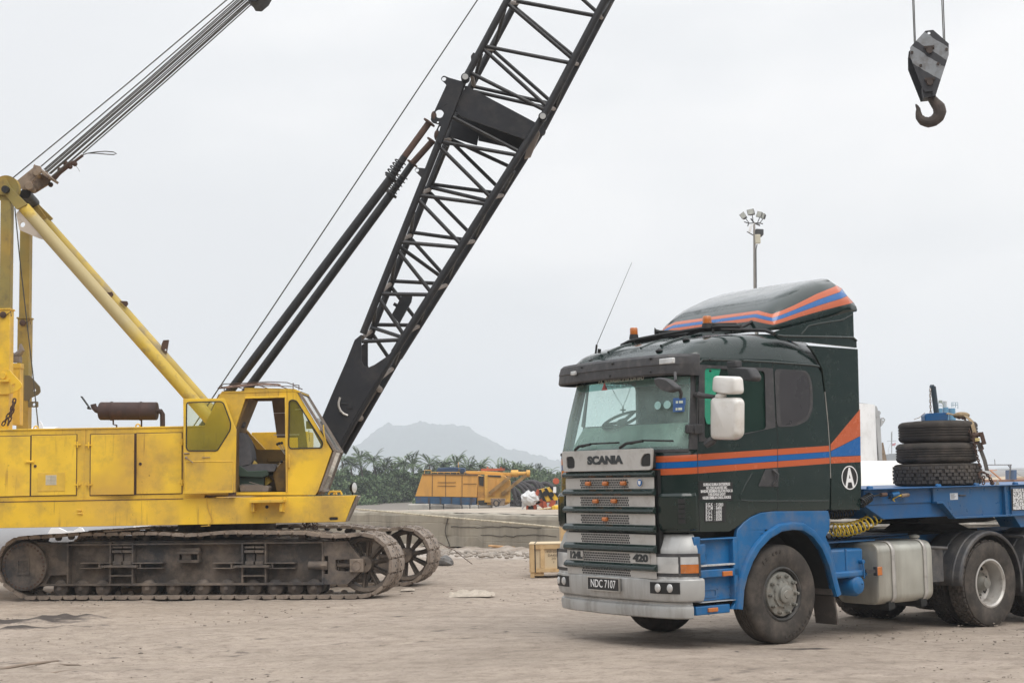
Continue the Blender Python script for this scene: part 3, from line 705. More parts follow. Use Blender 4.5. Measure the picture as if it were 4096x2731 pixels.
    MB().prism(roundpoly(poly_sd('c1', [(1122,766),(1240,762),(1218,840),(1208,900),(1196,1000),(1168,1170),(1135,1168),(1120,1100)]), .03), .004, .008, FRS).build('green_pane', pmat('opaque_green', (.035,.33,.20), .25, var=.1, coat=.5), RT)  # opaque green piece just outside the front of the door glass
    # windscreen between the pillars
    rows = []
    for z, o, sh in ((2.10,-.012,0), (2.5,-.012,.03), (2.93,-.018,.068)):
        rows.append([Vector((*plan_c(o, sh)[i], z)) for i in range(2, NPL-2)])
    MB().loft(rows).build('windscreen', M_WGL, RT)
    pb = MB()
    for i0, i1 in ((0, 2), (NPL-3, NPL-1)):
        band(pb, [(.004, 2.12), (.000, 2.95, .07), (-.012, 2.95, .07), (-.008, 2.12)], i0, i1)
    band(pb, [(.006,2.095),(.006,2.125,.002),(-.012,2.125),(-.012,2.095)], 2, NPL-3)
    pb.build('windscreen_frame', M_PLAST, RT)
    rows = []
    for z, o, sh in ((2.80,-.022,.055), (2.93,-.026,.068)): rows.append([Vector((*plan_c(o, sh)[i], z)) for i in range(2, NPL-2)])
    MB().loft(rows).build('sun_strip', glassmat('sun_strip_film', (.5,.8,.78), film=(.22,.50,.50), famt=.42), RT)
    # sun visor
    vb = MB(); rows = []
    for i in range(NPL):
        k = min(1, .12+.88*min(i, NPL-1-i)/5)
        rows.append([Vector((*plan_c(o*k, sh)[i], z)) for o, z, sh in [(.0,3.115,.07),(.13,3.108,.06),(.165,3.08,.06),(.175,3.0,.055),(.168,2.99,.055),(.165,2.905,.05),(.15,2.885,.05),(.135,2.90,.05),(.135,3.05,.055),(.0,3.06,.07)]])
    vb.loft(rows, closed=True, caps=True)
    v = vb.build('sun_visor', M_PLAST, RT, sharp=25)
    sc = MB()
    for x, y in ((205,757),(437,730),(703,692),(1032,675),(190,845),(420,820),(684,788),(1038,760)):
        t, z = fr('c1', x, y, -.44)
        p = Vector((-.49 if t > .3 else -.25, max(t, .0), z)); pp = plan_c(.172, .055); j = min(range(NPL), key=lambda i: abs(pp[i][1]-t)); sc.ell(Vector((pp[j][0], pp[j][1] if t < .3 else t, z)), .014, .014, .014, 8, 6)
    sc.build('visor_screw', M_BLK, v, split=True)
    ml = MB()
    for x0, x1, y0, y1 in ((780,882,697,727), (105,140,787,812)):
        t1, z1 = fr('c1', x0, y0, -.48); t0, z0 = fr('c1', x1, y1, -.48); ml.box(*((-.468, -.43) if x0 > 300 else (-.40, -.37)), t0, t1, z0, z1)
    ml.build('marker_lamp', M_LAMP, v, bevel=.008, split=True)
cab()
def writing():
    fs = lambda c, x, y, t=-.004: frame_m((sd(c,x,y)[0], t, sd(c,x,y)[1]), (1,0,.0), (0,0,1))
    k = MB(); k.prism(poly_sd('c21', [(303,858),(722,870),(716,1102),(303,1094)]), -.003, 0, FRS); k.prism(poly_sd('c21', [(370,1128),(635,1130),(630,1368),(368,1366)]), -.0028, 0, FRS)
    panel = k.build('door_sign', M_STK, RT)
    for i, (s_, y, w) in enumerate([('SUREAS SUBRA ENTERPRISE',899,335),('NO. 2242 JALAN BSS 3/BC',942,262),('BANDAR SEREMBAN SELATAN FASA 3A',982,400),('71450 SUNGAI GADUT',1023,220),('NEGERI SEMBILAN DARUL KHUSUS',1064,352)]):
        o = text('lettering', s_, .041, fs('c21', 521, y, -.0042), M_WHT, panel, bold=.0012, depth=.0004)
        ws = sd('c21', 521+w/2, y)[0]-sd('c21', 521-w/2, y)[0]; xs = [v.co.x for v in o.data.vertices]; f = ws/(max(xs)-min(xs)); c = (max(xs)+min(xs))/2
        for v in o.data.vertices: v.co.x = c+(v.co.x-c)*f
    for i, (a, y) in enumerate([('B.G.K',1156),('B.T.M',1200),('B.G.1',1246),('B.G.2',1292),('B.G.3',1336)]):
        text('lettering', a, .050, fs('c21', 382, y, -.0042), M_WHT, panel, bold=.0004, depth=.0004, align='LEFT', sx=.85)
        text('lettering', ': '+['51000','8490','6000','8500','8500'][i], .050, fs('c21', 492, y, -.0042), M_WHT, panel, bold=.0004, depth=.0004, align='LEFT', sx=.85)
    # name on the front panel
    o = text('front_lettering', 'SCANIA', .175, frame_m((-.385, fr('c2',385,160,-.38)[0], fr('c2',385,160,-.38)[1]), (0,-1,0), (0,0,1)), pmat('dark_lettering', (.02,.024,.026), .35), RT, bold=.011, depth=.008, sx=1.0)
    ys = [v.co.y for v in o.data.vertices]; zs = [v.co.z for v in o.data.vertices]; tw = fr('c2',262,160,-.38)[0]-fr('c2',510,160,-.38)[0]; th = fr('c2',385,130,-.38)[1]-fr('c2',385,192,-.38)[1]
    cy, cz = (max(ys)+min(ys))/2, (max(zs)+min(zs))/2; fy = tw/(max(ys)-min(ys)); fz = th/(max(zs)-min(zs))
    for v in o.data.vertices: v.co.y = cy+(v.co.y-cy)*fy; v.co.z = cz+(v.co.z-cz)*fz
writing()
def front():
    S0 = .343
    tl, tr_ = tf(728, 500, -.35), tf(116, 500, -.35)
    pan = lambda mb, y0, y1, d0=.0, d1=.03, a=tl, b_=tr_, r=.01: mb.prism(roundpoly([(a, zf(y1)), (b_, zf(y1)), (b_, zf(y0)), (a, zf(y0))], r), S0+d0, S0+d1, FRF)
    # name panel with two recessed air intakes
    h1 = roundpoly([(tf(712,150),zf(198)), (tf(650,150),zf(195)), (tf(655,150),zf(120)), (tf(712,150),zf(112))], .02)
    h1 = roundpoly([fr('c2',x,y,-.36) for x, y in ((714,198),(642,200),(645,150),(668,112),(714,108))], .03); h2 = roundpoly([fr('c2',x,y,-.36) for x, y in ((185,212),(128,215),(126,134),(172,130),(186,160))], .03)
    mb = MB(); z0, z1 = zf(230), zf(84); mb.prism(roundpoly([(tl-.0,z0),(tr_+.0,z0),(tr_+.02,z1),(tl-.03,z1)], .03), S0+.018, S0+.045, FRF, holes=[h1, h2])
    mb.build('name_panel', M_SILVC, RT, bevel=.008)
    k = MB(); k.prism(roundpoly([(tl,z0+.01),(tr_,z0+.01),(tr_,z1-.01),(tl,z1-.01)], .03), S0-.03, S0+.015, FRF)
    for h in (h1, h2):
        cx = sum(p[0] for p in h)/len(h); cz = sum(p[1] for p in h)/len(h); k.prism([(cx+(p[0]-cx)*.9, cz+(p[1]-cz)*.92) for p in h], S0, S0+.035, FRF)
    k.build('intake_grille', M_BLK, RT, bevel=.006)
    # backing, silver panels with pierced centres, green bars
    MB().box(-.31, -.25, tl-.02, tr_+.02, zf(960), z0).build('grille_backing', M_BLK, RT)
    for y0, y1 in ((278,357),(402,480),(526,604),(666,738),(790,868),(900,962)):
        mb = MB(); pan(mb, y0, y1, 0, .012); p = mb.build('grille_panel', M_SILVC, RT, bevel=.003)
        hb = MB(); ya, yb = zf(y1-4), zf(y0+4); xa, xb = tf(575), tf(232); r = .013; dy = r*1.9; row = 0; z = ya+r
        while z < yb-r*.5:
            t = xa+r+(row % 2)*dy*.55
            while t < xb-r: hb.prism([(t+r*.92*cos(radians(60*q+30)), z+r*.92*sin(radians(60*q+30))) for q in range(6)], S0+.012, S0+.0135, FRF); t += dy*1.12
            z += dy; row += 1
        hb.build('mesh_opening', M_BLK, p, sharp=0)
    for y0, y1 in ((233,276),(357,403),(479,526),(602,655),(736,790),(866,914)):
        mb = MB(); za, zb = zf(y1), zf(y0)
        mb.loft([[Vector((-S0+.0,t,za)), Vector((-S0-.035,t,za+.003)), Vector((-S0-.055,t,za+.02)), Vector((-S0-.05,t,zb-.025)), Vector((-S0-.02,t,zb)), Vector((-S0+.0,t,zb))] for t in (tl-.02, tl+.0, tr_-.0, tr_+.02)], closed=True, caps=True)
        mb.build('grille_bar', M_GREEN, RT, bevel=.004)
    for x, y in ((269,320),(389,319),(514,317),(321,442),(449,441),(387,567)):
        t, z = fr('c2', x, y, -.36); l = MB(); l.box(-.39, -.335, t-.042, t+.042, z-.024, z+.024); l.build('grille_lamp', M_ORA, RT, bevel=.015)
    # badges
    t, z = fr('c2', 637, 313, -.34); g = MB(); g.cyl((-S0-.02,t,z), (-S0-.012,t,z), .045, n=20); b1 = g.build('badge', M_CHR, RT)
    g = MB(); g.cyl((-S0-.024,t,z), (-S0-.02,t,z), .036, n=20); g.build('badge_ring', M_BL2, b1); g = MB(); g.prism([(t-.02,z+.02),(t+.02,z+.02),(t+.018,z-.01),(t,z-.026),(t-.018,z-.01)], S0+.024, S0+.027, FRF); g.build('badge_shield', M_WHT, b1)
    dk = bpy.data.materials['dark_lettering']
    for (x0, x1, s_, sx) in ((140,238,'124L',1.0), (577,702,'420',1.0)):
        ta, tb = fr('c2', x1, 830, -.35)[0], fr('c2', x0, 830, -.35)[0]; q = MB(); q.box(-.366, -.33, ta, tb, zf(864), zf(793)); pl = q.build('model_plate', M_SILVC, RT, bevel=.004)
        o = text('lettering', s_, .10, frame_m((-.367, (ta+tb)/2, (zf(864)+zf(793))/2), (0,-1,0), (0,0,1)), dk, pl, bold=.006, depth=.003)
        ys = [v.co.y for v in o.data.vertices]; c = (max(ys)+min(ys))/2; f = (tb-ta)*.86/(max(ys)-min(ys))
        for v in o.data.vertices: v.co.y = c+(v.co.y-c)*f
    # corner deflectors with a slot
    for i0, i1, nm in ((1, 7, 0), (NPL-8, NPL-2, 1)):
        a, b_ = zf(655, 850), zf(388, 850)
        mb = MB(); band(mb, [(.0,a),(.03,a+.02),(.038,a+.05),(.038,b_-.03),(.02,b_),(.0,b_)], i0, i1); c = mb.build('corner_deflector', M_GREEN, RT, sharp=30, bevel=.006)
        mb = MB(); j0, j1 = (3, 4) if nm == 0 else (NPL-6, NPL-5)
        band(mb, [(.03,a+.08),(.041,a+.08),(.041,b_-.06),(.03,b_-.06)], j0, j1)
        for q in range(3): pass
        mb.build('deflector_slot', M_BLK, c)
        ss = MB()
        for q in range(1, 5):
            z = a+.08+(b_-a-.14)*q/5; band(ss, [(.03,z-.003),(.044,z-.003),(.044,z+.003),(.03,z+.003)], j0, j1)
        ss.build('slot_rib', M_GREEN, c)
    # silver light surrounds below the cab
    za, zb = zf(985), zf(655)
    for i0, i1, nr in ((1, 8, True), (NPL-9, NPL-2, False)):
        mb = MB(); band(mb, [(-.02,zf(962)),(.02,zf(962)),(.03,zf(945)),(.03,zf(790)),(.028,zf(765)),(.0,zf(730)),(-.02,zf(690)),(-.05,zf(665)),(-.08,zf(665)),(-.08,zf(962))], i0, i1); mb.build('light_surround', M_SILV, RT, bevel=.004)
        mb = MB(); hl = (4, 8) if nr else (NPL-9, NPL-5); ind = (1, 4) if nr else (NPL-5, NPL-2)
        zt0, zt1 = zf(925), zf(812)
        f = MB(); band(f, [(.02,zt0-.030),(.049,zt0-.030),(.049,zt1+.030),(.02,zt1+.030)], min(hl[0], ind[0]), max(hl[1], ind[1])); hf = f.build('headlamp', M_PLAST, RT)
        f = MB(); band(f, [(.02,zt0),(.056,zt0+.004),(.060,(zt0+zt1)/2),(.054,zt1-.004),(.02,zt1)], *hl); f.build('lens', M_LAMP, hf)
        f = MB(); band(f, [(.02,zt0),(.055,zt0+.004),(.057,zt0+.092),(.02,zt0+.092)], *ind); f.build('indicator', M_ORA, hf)
        f = MB(); band(f, [(.02,zt0+.094),(.055,zt0+.094),(.053,zt1-.004),(.02,zt1)], *ind); f.build('lens', M_LAMP, hf)
        f = MB()
        for kk in (hl[0] if nr else hl[1], hl[1] if nr else hl[0], ind[0] if nr else ind[1]):
            pk = plan_c(.052, 0)[kk]; f.tube([(pk[0], pk[1], zt0-.028), (pk[0], pk[1], zt1+.028)], .013, 6)
        f.build('lamp_surround_bar', M_PLAST, hf, split=True)
        f = MB(); band(f, [(.0,zf(968)),(.045,zf(972)),(.045,zf(945)),(.0,zf(942))], i0, i1); f.build('chrome_strip', M_STEP, RT, bevel=.005)
    # bumper and spoiler lip
    mb = MB(); b0, b1 = zf(1118), zf(958)
    band(mb, [(-.03,b1-.0),(.03,b1),(.055,b1-.015),(.06,b1-.06),(.056,b0+.07),(.04,b0+.015),(.015,b0),(-.03,b0)]); bp = mb.build('bumper', M_SILV, RT, bevel=.006)
    mb = MB(); l0 = zf(1232); band(mb, [(-.06,b0-.005),(.0,b0-.005),(-.005,b0-.03),(.02,b0-.05),(.028,b0-.085),(.015,l0+.01),(-.02,l0),(-.06,l0)], 2, NPL-3); mb.build('bumper_lip', M_SILV, RT, bevel=.006)
    ta, tb = fr('c2', 490, 1015, -.40)[0], fr('c2', 275, 1000, -.40)[0]; z0, z1 = fr('c2',380,1060,-.40)[1], fr('c2',380,976,-.40)[1]
    npz = MB(); npz.box(-.425, -.385, ta, tb, z0, z1); n = npz.build('number_plate', M_STK, RT, bevel=.004)
    text('lettering', 'NDC 7107', .118, frame_m((-.4265, (ta+tb)/2, (z0+z1)/2), (0,-1,0), (0,0,1)), M_WHT, n, sx=.78, bold=.0004, depth=.001)
    e = MB(); e.prism([(ta-.008,z0-.008),(tb+.008,z0-.008),(tb+.008,z1+.008),(ta-.008,z1+.008)], .40, .424, FRF, holes=[[(ta+.004,z0+.004),(tb-.004,z0+.004),(tb-.004,z1-.004),(ta+.004,z1-.004)]]); e.build('plate_frame', M_CHR, n)
    for x0, x1, i in ((708, 866, 0), (68, 105, 1)):
        z0, z1 = zf(1088, 785), zf(1008, 785); j = (4, 8) if i == 0 else (NPL-9, NPL-5)
        f = MB(); band(f, [(.03,z0),(.064,z0),(.064,z1),(.03,z1)], *j); q = f.build('fog_lamp', M_BLK, RT)
        for fx in (.32, .72):
            a = Vector((*plan_c(.068, 0)[j[0]], (z0+z1)/2)); b_ = Vector((*plan_c(.068, 0)[j[1]], (z0+z1)/2)); c = a.lerp(b_, fx); f = MB(); c = c+Vector((-.012, -.006, 0)); f.ell(c, .022, .042, .046, 14, 10); f.build('fog_reflector', M_LAMP, q)
    # wipers
    for pts in ([(188,1357),(215,1330),(300,1315),(500,1302)], [(512,1340),(560,1308),(680,1290),(892,1290)]):
        w = MB(); P = []
        for x, y in pts:
            t, z = fr('c1', x, y, -.37); P.append(Vector((-.385, t, z)))
        w.tube(P[:3], .016, 6); a = Vector(P[1]); w.tube([P[1].lerp(P[2], .2)+Vector((.012,0,-.01)), P[2]+Vector((.012,0,.006)), P[3]+Vector((.012,0,0))], .011, 6); w.build('wiper', M_BLK, RT)
front()
def interior():
    mb = MB(); mb.prism([(-.17,1.5),(.34,1.5),(.34,2.3),(.28,2.41),(.06,2.41),(-.10,2.20),(-.17,2.06)], .20, W-.20, FRS); mb.build('dashboard_reflection', pmat('dash_reflection_pale', (.62,.70,.63), .7, var=.2, vs=5), RT, bevel=.02)  # dash raised and paled to stand in for the windscreen's bright reflection
    for t in (.48, W-.52):
        s = MB(); s.box(.55, 1.1, t-.24, t+.24, 1.5, 1.7); s.box(1.0, 1.15, t-.24, t+.24, 1.6, 2.12); s.build('driver_seat', M_DARK, RT, bevel=.05)
    c = Vector((.16, fr('c1', 510, 1140, .15)[0], fr('c1', 510, 1140, .15)[1])); ax = Vector((-.45,0,.9)).normalized(); u, w_ = perp(ax)
    m = MB(); m.tube([c+u*(.22*cos(a))+w_*(.22*sin(a)) for a in [2*pi*i/28 for i in range(28)]], .017, 8, closed=True)
    for k in range(3):
        a = 2*pi*k/3+.5; m.tube([c-ax*.03, c+u*(.21*cos(a))+w_*(.21*sin(a))], .02, 6)
    m.cyl(c-ax*.06, c-ax*.0, .06, n=14); m.tube([c-ax*.05, c-ax*.4], .035, 8); m.build('steering_wheel', M_BLK, RT)
    for y0, y1, t0, t1, nm in ((1.9,2.0,.05,.22,1), (1.9,2.0,W-.2,W-.05,2)):
        rows = [[Vector((1.93+.03*sin(i*1.9), t0+(t1-t0)*i/24, z)) for i in range(25)] for z in (1.6, 3.0)]
        MB().loft(rows).build('curtain', M_BEIGE, RT)
    # curtain gathered on the near side pillar and by the far pillar
    for t0, t1, s0 in ():
        rows = [[Vector((s0+.25*i/24, t1-.03-.02*sin(i*2.1), z)) for i in range(25)] for z in (2.0, 2.95)]
        MB().loft(rows).build('curtain', M_BEIGE, RT)
    # screen stickers and sun strip
    def ws_hit(x, y, off=0.0):
        """where the line of sight meets the curved screen"""
        z = 2.5
        for _ in range(4):
            sh = .03*(z-2.1)/.4; P2 = [(a+sh-.014, b) for a, b in plan_c(off, 0)]
            d = ray('c1', x, y); R = CO-TO; ro = (R.dot(TA), R.dot(TB)); rd = (d.dot(TA), d.dot(TB)); best = None
            for k in range(NPL-1):
                (ax, ay), (bx, by) = P2[k], P2[k+1]; ex, ey = bx-ax, by-ay; den = rd[0]*ey-rd[1]*ex
                if abs(den) < 1e-9: continue
                q = ((ax-ro[0])*ey-(ay-ro[1])*ex)/den; u = ((ax-ro[0])*rd[1]-(ay-ro[1])*rd[0])/den
                if 0 <= u <= 1 and (best is None or q < best[0]): best = (q, Vector((ex, ey, 0)).normalized(), ax+ex*u, ay+ey*u)
            if best is None: return Vector((-.3, .5, 2.5)), Vector((0, 1, 0))
            z = CAM_H+d.z*best[0]
        return Vector((best[2], best[3], z)), best[1]
    def on_ws(x, y, col, w, h, rnd, name, mat):
        c, tg = ws_hit(x, y); u = tg; v = Vector((.08,0,1)).normalized(); n = Vector((tg.y*-1, tg.x, 0)) ; n = n if n.x < 0 else -n; c = c+n*.006
        m = MB(); q = circ(0, 0, w/2, 20) if rnd else [(-w/2,-h/2),(w/2,-h/2),(w/2,h/2),(-w/2,h/2)]
        m.prism(q, 0, .0015, lambda a, b_, t_: c+u*a+v*b_+n*t_)
        return m.build(name, mat, RT)
    ws = pmat('pale_sticker', (.32,.52,.50), .5, var=.1, vs=30); bs = pmat('blue_sticker', (.035,.10,.27), .5, var=.3, vs=25)
    on_ws(782,1033,0,.085,.1,True,'windscreen_sticker',ws); on_ws(850,1028,0,.085,.1,True,'windscreen_sticker',ws)
    a = on_ws(936,1005,0,.13,.075,False,'windscreen_sticker',bs); b_ = on_ws(932,1055,0,.12,.07,False,'windscreen_sticker',bs)
    ws2 = pmat('sticker_print', (.55,.6,.5), .5, var=.1)
    for (x, y) in ((950,1008),(944,1058),(916,1010),(912,1060)): on_ws(x, y, 0, .04, .025, False, 'sticker_print', ws2).location.x -= .004
    t, z = fr('c1', 520, 850, -.33)
    M = frame_m((-.345, t, z), (.0,-1,0), (.08,0,1)); text('windscreen_lettering', 'P.K. WAWASAN SETIA SDN BHD', .06, M, pmat('cream_lettering', (.5,.5,.42), .5), RT, sx=.85, bold=.001, depth=.0005)
    t, z = fr('c1', 515, 893, -.33); M = frame_m((-.345, t, z), (.0,-1,0), (.08,0,1)); text('windscreen_lettering', 'H/P:019-6215012  TEL:06-6310652', .05, M, M_PLAST, RT, sx=.72, bold=.001, depth=.0005)
    t, z = fr('c1', 400, 897, -.33); m = MB(); m.prism([(t-.05,z-.04),(t+.05,z-.04),(t,z+.045)], .34, .342, FRF); m.build('windscreen_sticker', pmat('red_sticker', (.35,.05,.04), .5), RT)
interior()
def spoiler():
    # ramp over the roof, its sides sweeping back and up
    st = [(1.29,3.43,3.445,.40),(1.30,3.43,3.48,.28),(1.315,3.43,3.54,.19),(1.34,3.43,3.60,.15),(1.38,3.435,3.655,.135),(1.44,3.44,3.715,.13),(1.53,3.45,3.785,.13),(1.66,3.47,3.86,.13),(1.82,3.50,3.93,.13),(2.0,3.54,4.0,.125),(2.2,3.59,4.06,.12),(2.42,3.65,4.105,.11),(2.55,3.68,4.03,.09),(2.66,3.70,3.86,.07)]
    rows = []
    for s, zb, zt, e in st:
        k = zt-zb; half = [(e, zb), (e-.01, zb+.12*k), (e, zb+.35*k), (e+.03, zb+.62*k), (e+.09, zb+.84*k), (e+.17, zb+.96*k), (e+.28, zt), (.8, zt+.005), (WS/2, zt+.01)]
        rows.append([Vector((s, t, z)) for t, z in half]+[Vector((s, WS-t, z)) for t, z in half[-2::-1]])
    o = MB().loft(rows).build('roof_spoiler', M_SPOIL, RT, sharp=60)
    so = o.modifiers.new('solid', 'SOLIDIFY'); so.thickness = .025; so.offset = -1
    # inner frame under it
    f = MB()
    for t in (.45, W-.45):
        f.tube([(1.0,t,3.42),(2.3,t,3.95)], .02, 6); f.tube([(2.0,t,3.42),(2.3,t,3.95)], .02, 6)
    f.build('spoiler_bracket', M_BLK, RT)
    c = [(0,482),(60,462),(270,407),(545,337),(550,520),(568,545),(570,593),(380,573),(200,553),(40,538),(10,512)]
    for t0, t1 in ((.0, .03), (W-.03, W)):
        MB().prism(poly_sd('c3', c), t0, t1, FRS).build('upper_wing', M_GREEN, RT, bevel=.006)
    t = MB(); t.tube([Vector((s, -.006, z)) for s, z in poly_sd('c3', [(12,505),(60,512),(300,516),(540,522),(566,545)])], .012, 6); t.tube([Vector((s, -.004, z)) for s, z in poly_sd('c3', [(180,500),(230,440),(300,425),(470,398),(535,362)])], .008, 6); t.build('upper_wing_moulding', M_GREEN, RT)
    wp = poly_sd('c3', [(236,577),(578,602)]) + [sd('c3', 602, 1500), sd('c4', 512, 240), sd('c4', 500, 288), sd('c4', 262, 291)] + poly_sd('c3', [(392,1500),(386,1300),(372,1100),(352,900),(330,745),(312,705),(285,655),(258,610),(228,575)])
    for t0, t1 in ((.0, .03), (W-.03, W)):
        w = MB().prism(wp, t0, t1, FRS).build('side_wing', M_GREEN, RT, bevel=.005)
        if t0 == 0:
            for y, m in ((( (387,1266),(591,1022),(594,1206),(388,1311)), M_OR2), (((388,1314),(594,1209),(596,1342),(389,1352)), M_BL2), (((389,1355),(596,1345),(597,1388),(389,1399)), M_OR2)):
                MB().prism(poly_sd('c3', y), -.0025, .0, FRS).build('stripe', m, w, sharp=0)
            x, z = sd('c19', 340, 1253); r = .105
            MB().cyl((x,-.004,z), (x,0,z), r*1.28, n=40).build('class_badge', M_STK, w)
            g = MB(); g.prism(circ(x, z, r*1.28, 40), -.005, -.003, FRS, holes=[circ(x, z, r*1.17, 40)]); g.build('badge_ring', M_WHT, w)
            b = text('badge_letter', 'A', .24, frame_m((x, -.005, z-.012), (1,0,0), (0,0,1)), M_WHT, w, bold=.007, depth=.0005)
            zs = [v.co.z for v in b.data.vertices]; xs = [v.co.x for v in b.data.vertices]; cz = (max(zs)+min(zs))/2; cx = (max(xs)+min(xs))/2
            for v in b.data.vertices: v.co.z = z+(v.co.z-cz)*.225/(max(zs)-min(zs)); v.co.x = x+(v.co.x-cx)*.165/(max(xs)-min(xs))
    tr = MB(); tr.tube([Vector((s-.012, .0, z)) for s, z in poly_sd('c3', [(392,1500),(386,1300),(372,1100),(352,900)])], .007, 6); tr.build('wing_trim', M_CHR, RT)
spoiler()
def roof_kit():
    S = .62
    P = lambda x, y, s=S: Vector((s, fr('c1', x, y, s)[0], fr('c1', x, y, s)[1]))
    for x, yb, ym, yt, w in ((607,548,520,472,.046), (1137,470,440,388,.05)):
        b = P(x, yb); m = P(x, ym); t = P(x, yt); q = MB(); q.cyl(b-Vector((0,0,.01)), m, w*1.25, w*1.05, 18); o = q.build('beacon', M_BLK, RT)
        q = MB(); h = t.z-m.z; q.lathe([(w,0),(w*1.0,h*.5),(w*.97,h*.9),(w*.85,h),(0,h+.004)], m, (0,0,1), 18); q.build('beacon_lens', M_ORA, o)
    l = MB(); a, b = P(520,598), P(1620,505, .75)
    bar = [P(515,600,.42), P(570,572,.45), P(640,555,.5), P(820,520,.55), P(1000,492,.6), P(1090,478,.62), P(1230,462,.66), P(1380,462,.7)]
    bar2 = [P(575,585,.5), P(700,560,.55), P(900,533,.6), P(1000,520,.62), P(1080,492,.64), P(1240,484,.7), P(1390,486,.9), P(1560,492,1.0), P(1625,515,1.0)]
    l.tube(bar, .02, 8); l.tube(bar2, .02, 8)
    for x, y in ((655,572),(690,565),(985,525),(1180,490)): l.tube([P(x,y-12,.6), P(x,y+22,.6)], .014, 6)
    l.build('roof_light_bar', M_BLK, RT)
    h = MB()
    for x, y in ((795,500),(1185,447)):
        c = P(x, y, .8); h.lathe([(.05,-.06),(.03,-.04),(.018,0),(.014,.25)], c, (.8,-.6,0), 14)
    h.build('air_horn', M_BLK, RT, split=True)
    an = MB(); b = P(330,640,.05); an.tube([b-Vector((0,0,.03)), P(338,595,.05)], .012, 6); tip = P(592,0,.05); an.tube([P(338,595,.05), tip], [.004,.002], 5); an.tube([P(355,655,.1), P(358,625,.1)], .02, 6); an.build('whip_antenna', M_BLK, RT)
    # small roof marker lamps and hooks
    g = MB()
    for x, y, s in ((790,640,.02),(305,712,.02),(517,685,.02),(984,560,.25)):
        c = P(x, y, s); g.ell(c, .035, .05, .025, 10, 6)
    g.build('roof_fitting', M_BLK, RT, split=True)
roof_kit()
def mirrors():
    def shell(pts, s0, s1, nm, mat, c='c1', r=.05, t_shift=0):
        p = roundpoly([fr(c, x, y, (s0+s1)/2) for x, y in pts], r, 5)
        cx = sum(q[0] for q in p)/len(p); cz = sum(q[1] for q in p)/len(p); rows = []
        for f, s in ((.82, s0), (.94, s0+(s1-s0)*.12), (1, s0+(s1-s0)*.35), (1, s1-.01), (.96, s1)): rows.append([Vector((s, cx+(a-cx)*f, cz+(b-cz)*f)) for a, b in p])
        return MB().loft(rows, closed=True, caps=True).build(nm, mat, RT, sharp=45)
    m = shell([(1178,975),(1355,975),(1380,1000),(1378,1255),(1330,1283),(1178,1278)], .0, .12, 'wing_mirror', M_MIR)
    shell([(1198,818),(1368,824),(1378,950),(1290,955),(1190,935)], .0, .12, 'wide_mirror', M_MIR)
    k = MB(); k.ell(Vector((.06, fr('c1',1235,965,.06)[0], fr('c1',1235,965,.06)[1])), .05, .07, .035, 12, 8); k.build('mirror_neck', M_MIR, RT)
    b = MB(); P = lambda x, y, s: Vector((s, fr('c1', x, y, s)[0], fr('c1', x, y, s)[1]))
    b.tube([P(1075,957,-.02), P(1100,962,-.01), P(1190,972,.05)], [.035,.028,.022], 8); b.tube([P(1075,957,.05)+Vector((0,.15,0)), P(1075,957,-.02)], .03, 8)
    b.tube([P(1128,1318,.03), P(1170,1290,.05), P(1195,1270,.06)], [.04,.05,.03], 8); b.build('mirror_arm', M_PLAST, RT)
    h = MB(); h.box(-.05, .07, -.03, .03, sd('c1',1060,1240)[1], sd('c1',1060,1168)[1]); h.box(-.13,-.05,-.02,.04, sd('c1',1060,1235)[1], sd('c1',1060,1172)[1]); h.build('door_hinge_cover', M_PLAST, RT, bevel=.012)
    shell([(1320,755),(1470,762),(1508,832),(1492,862),(1370,848),(1310,830),(1296,770)], .35, .47, 'kerb_mirror', M_PLAST, r=.03)
    q = MB(); a = P(1358,735,.40); q.cbox(a+Vector((0,.05,0)), .09, .14, .07); q.tube([a, P(1362,765,.41)], .025, 8); q.build('kerb_mirror_bracket', M_PLAST, RT, bevel=.01)
    shell([(762,838),(800,830),(860,842),(930,900),(930,922),(880,942),(820,925),(775,888)], -.62, -.54, 'front_mirror', M_PLAST, r=.03)
    q = MB(); q.tube([P(905,795,-.45), P(908,850,-.50), P(885,870,-.53)], .016, 8); q.tube([P(930,905,-.55), P(950,945,-.5), P(945,975,-.4)], .018, 8); q.build('front_mirror_arm', M_PLAST, RT)
mirrors()
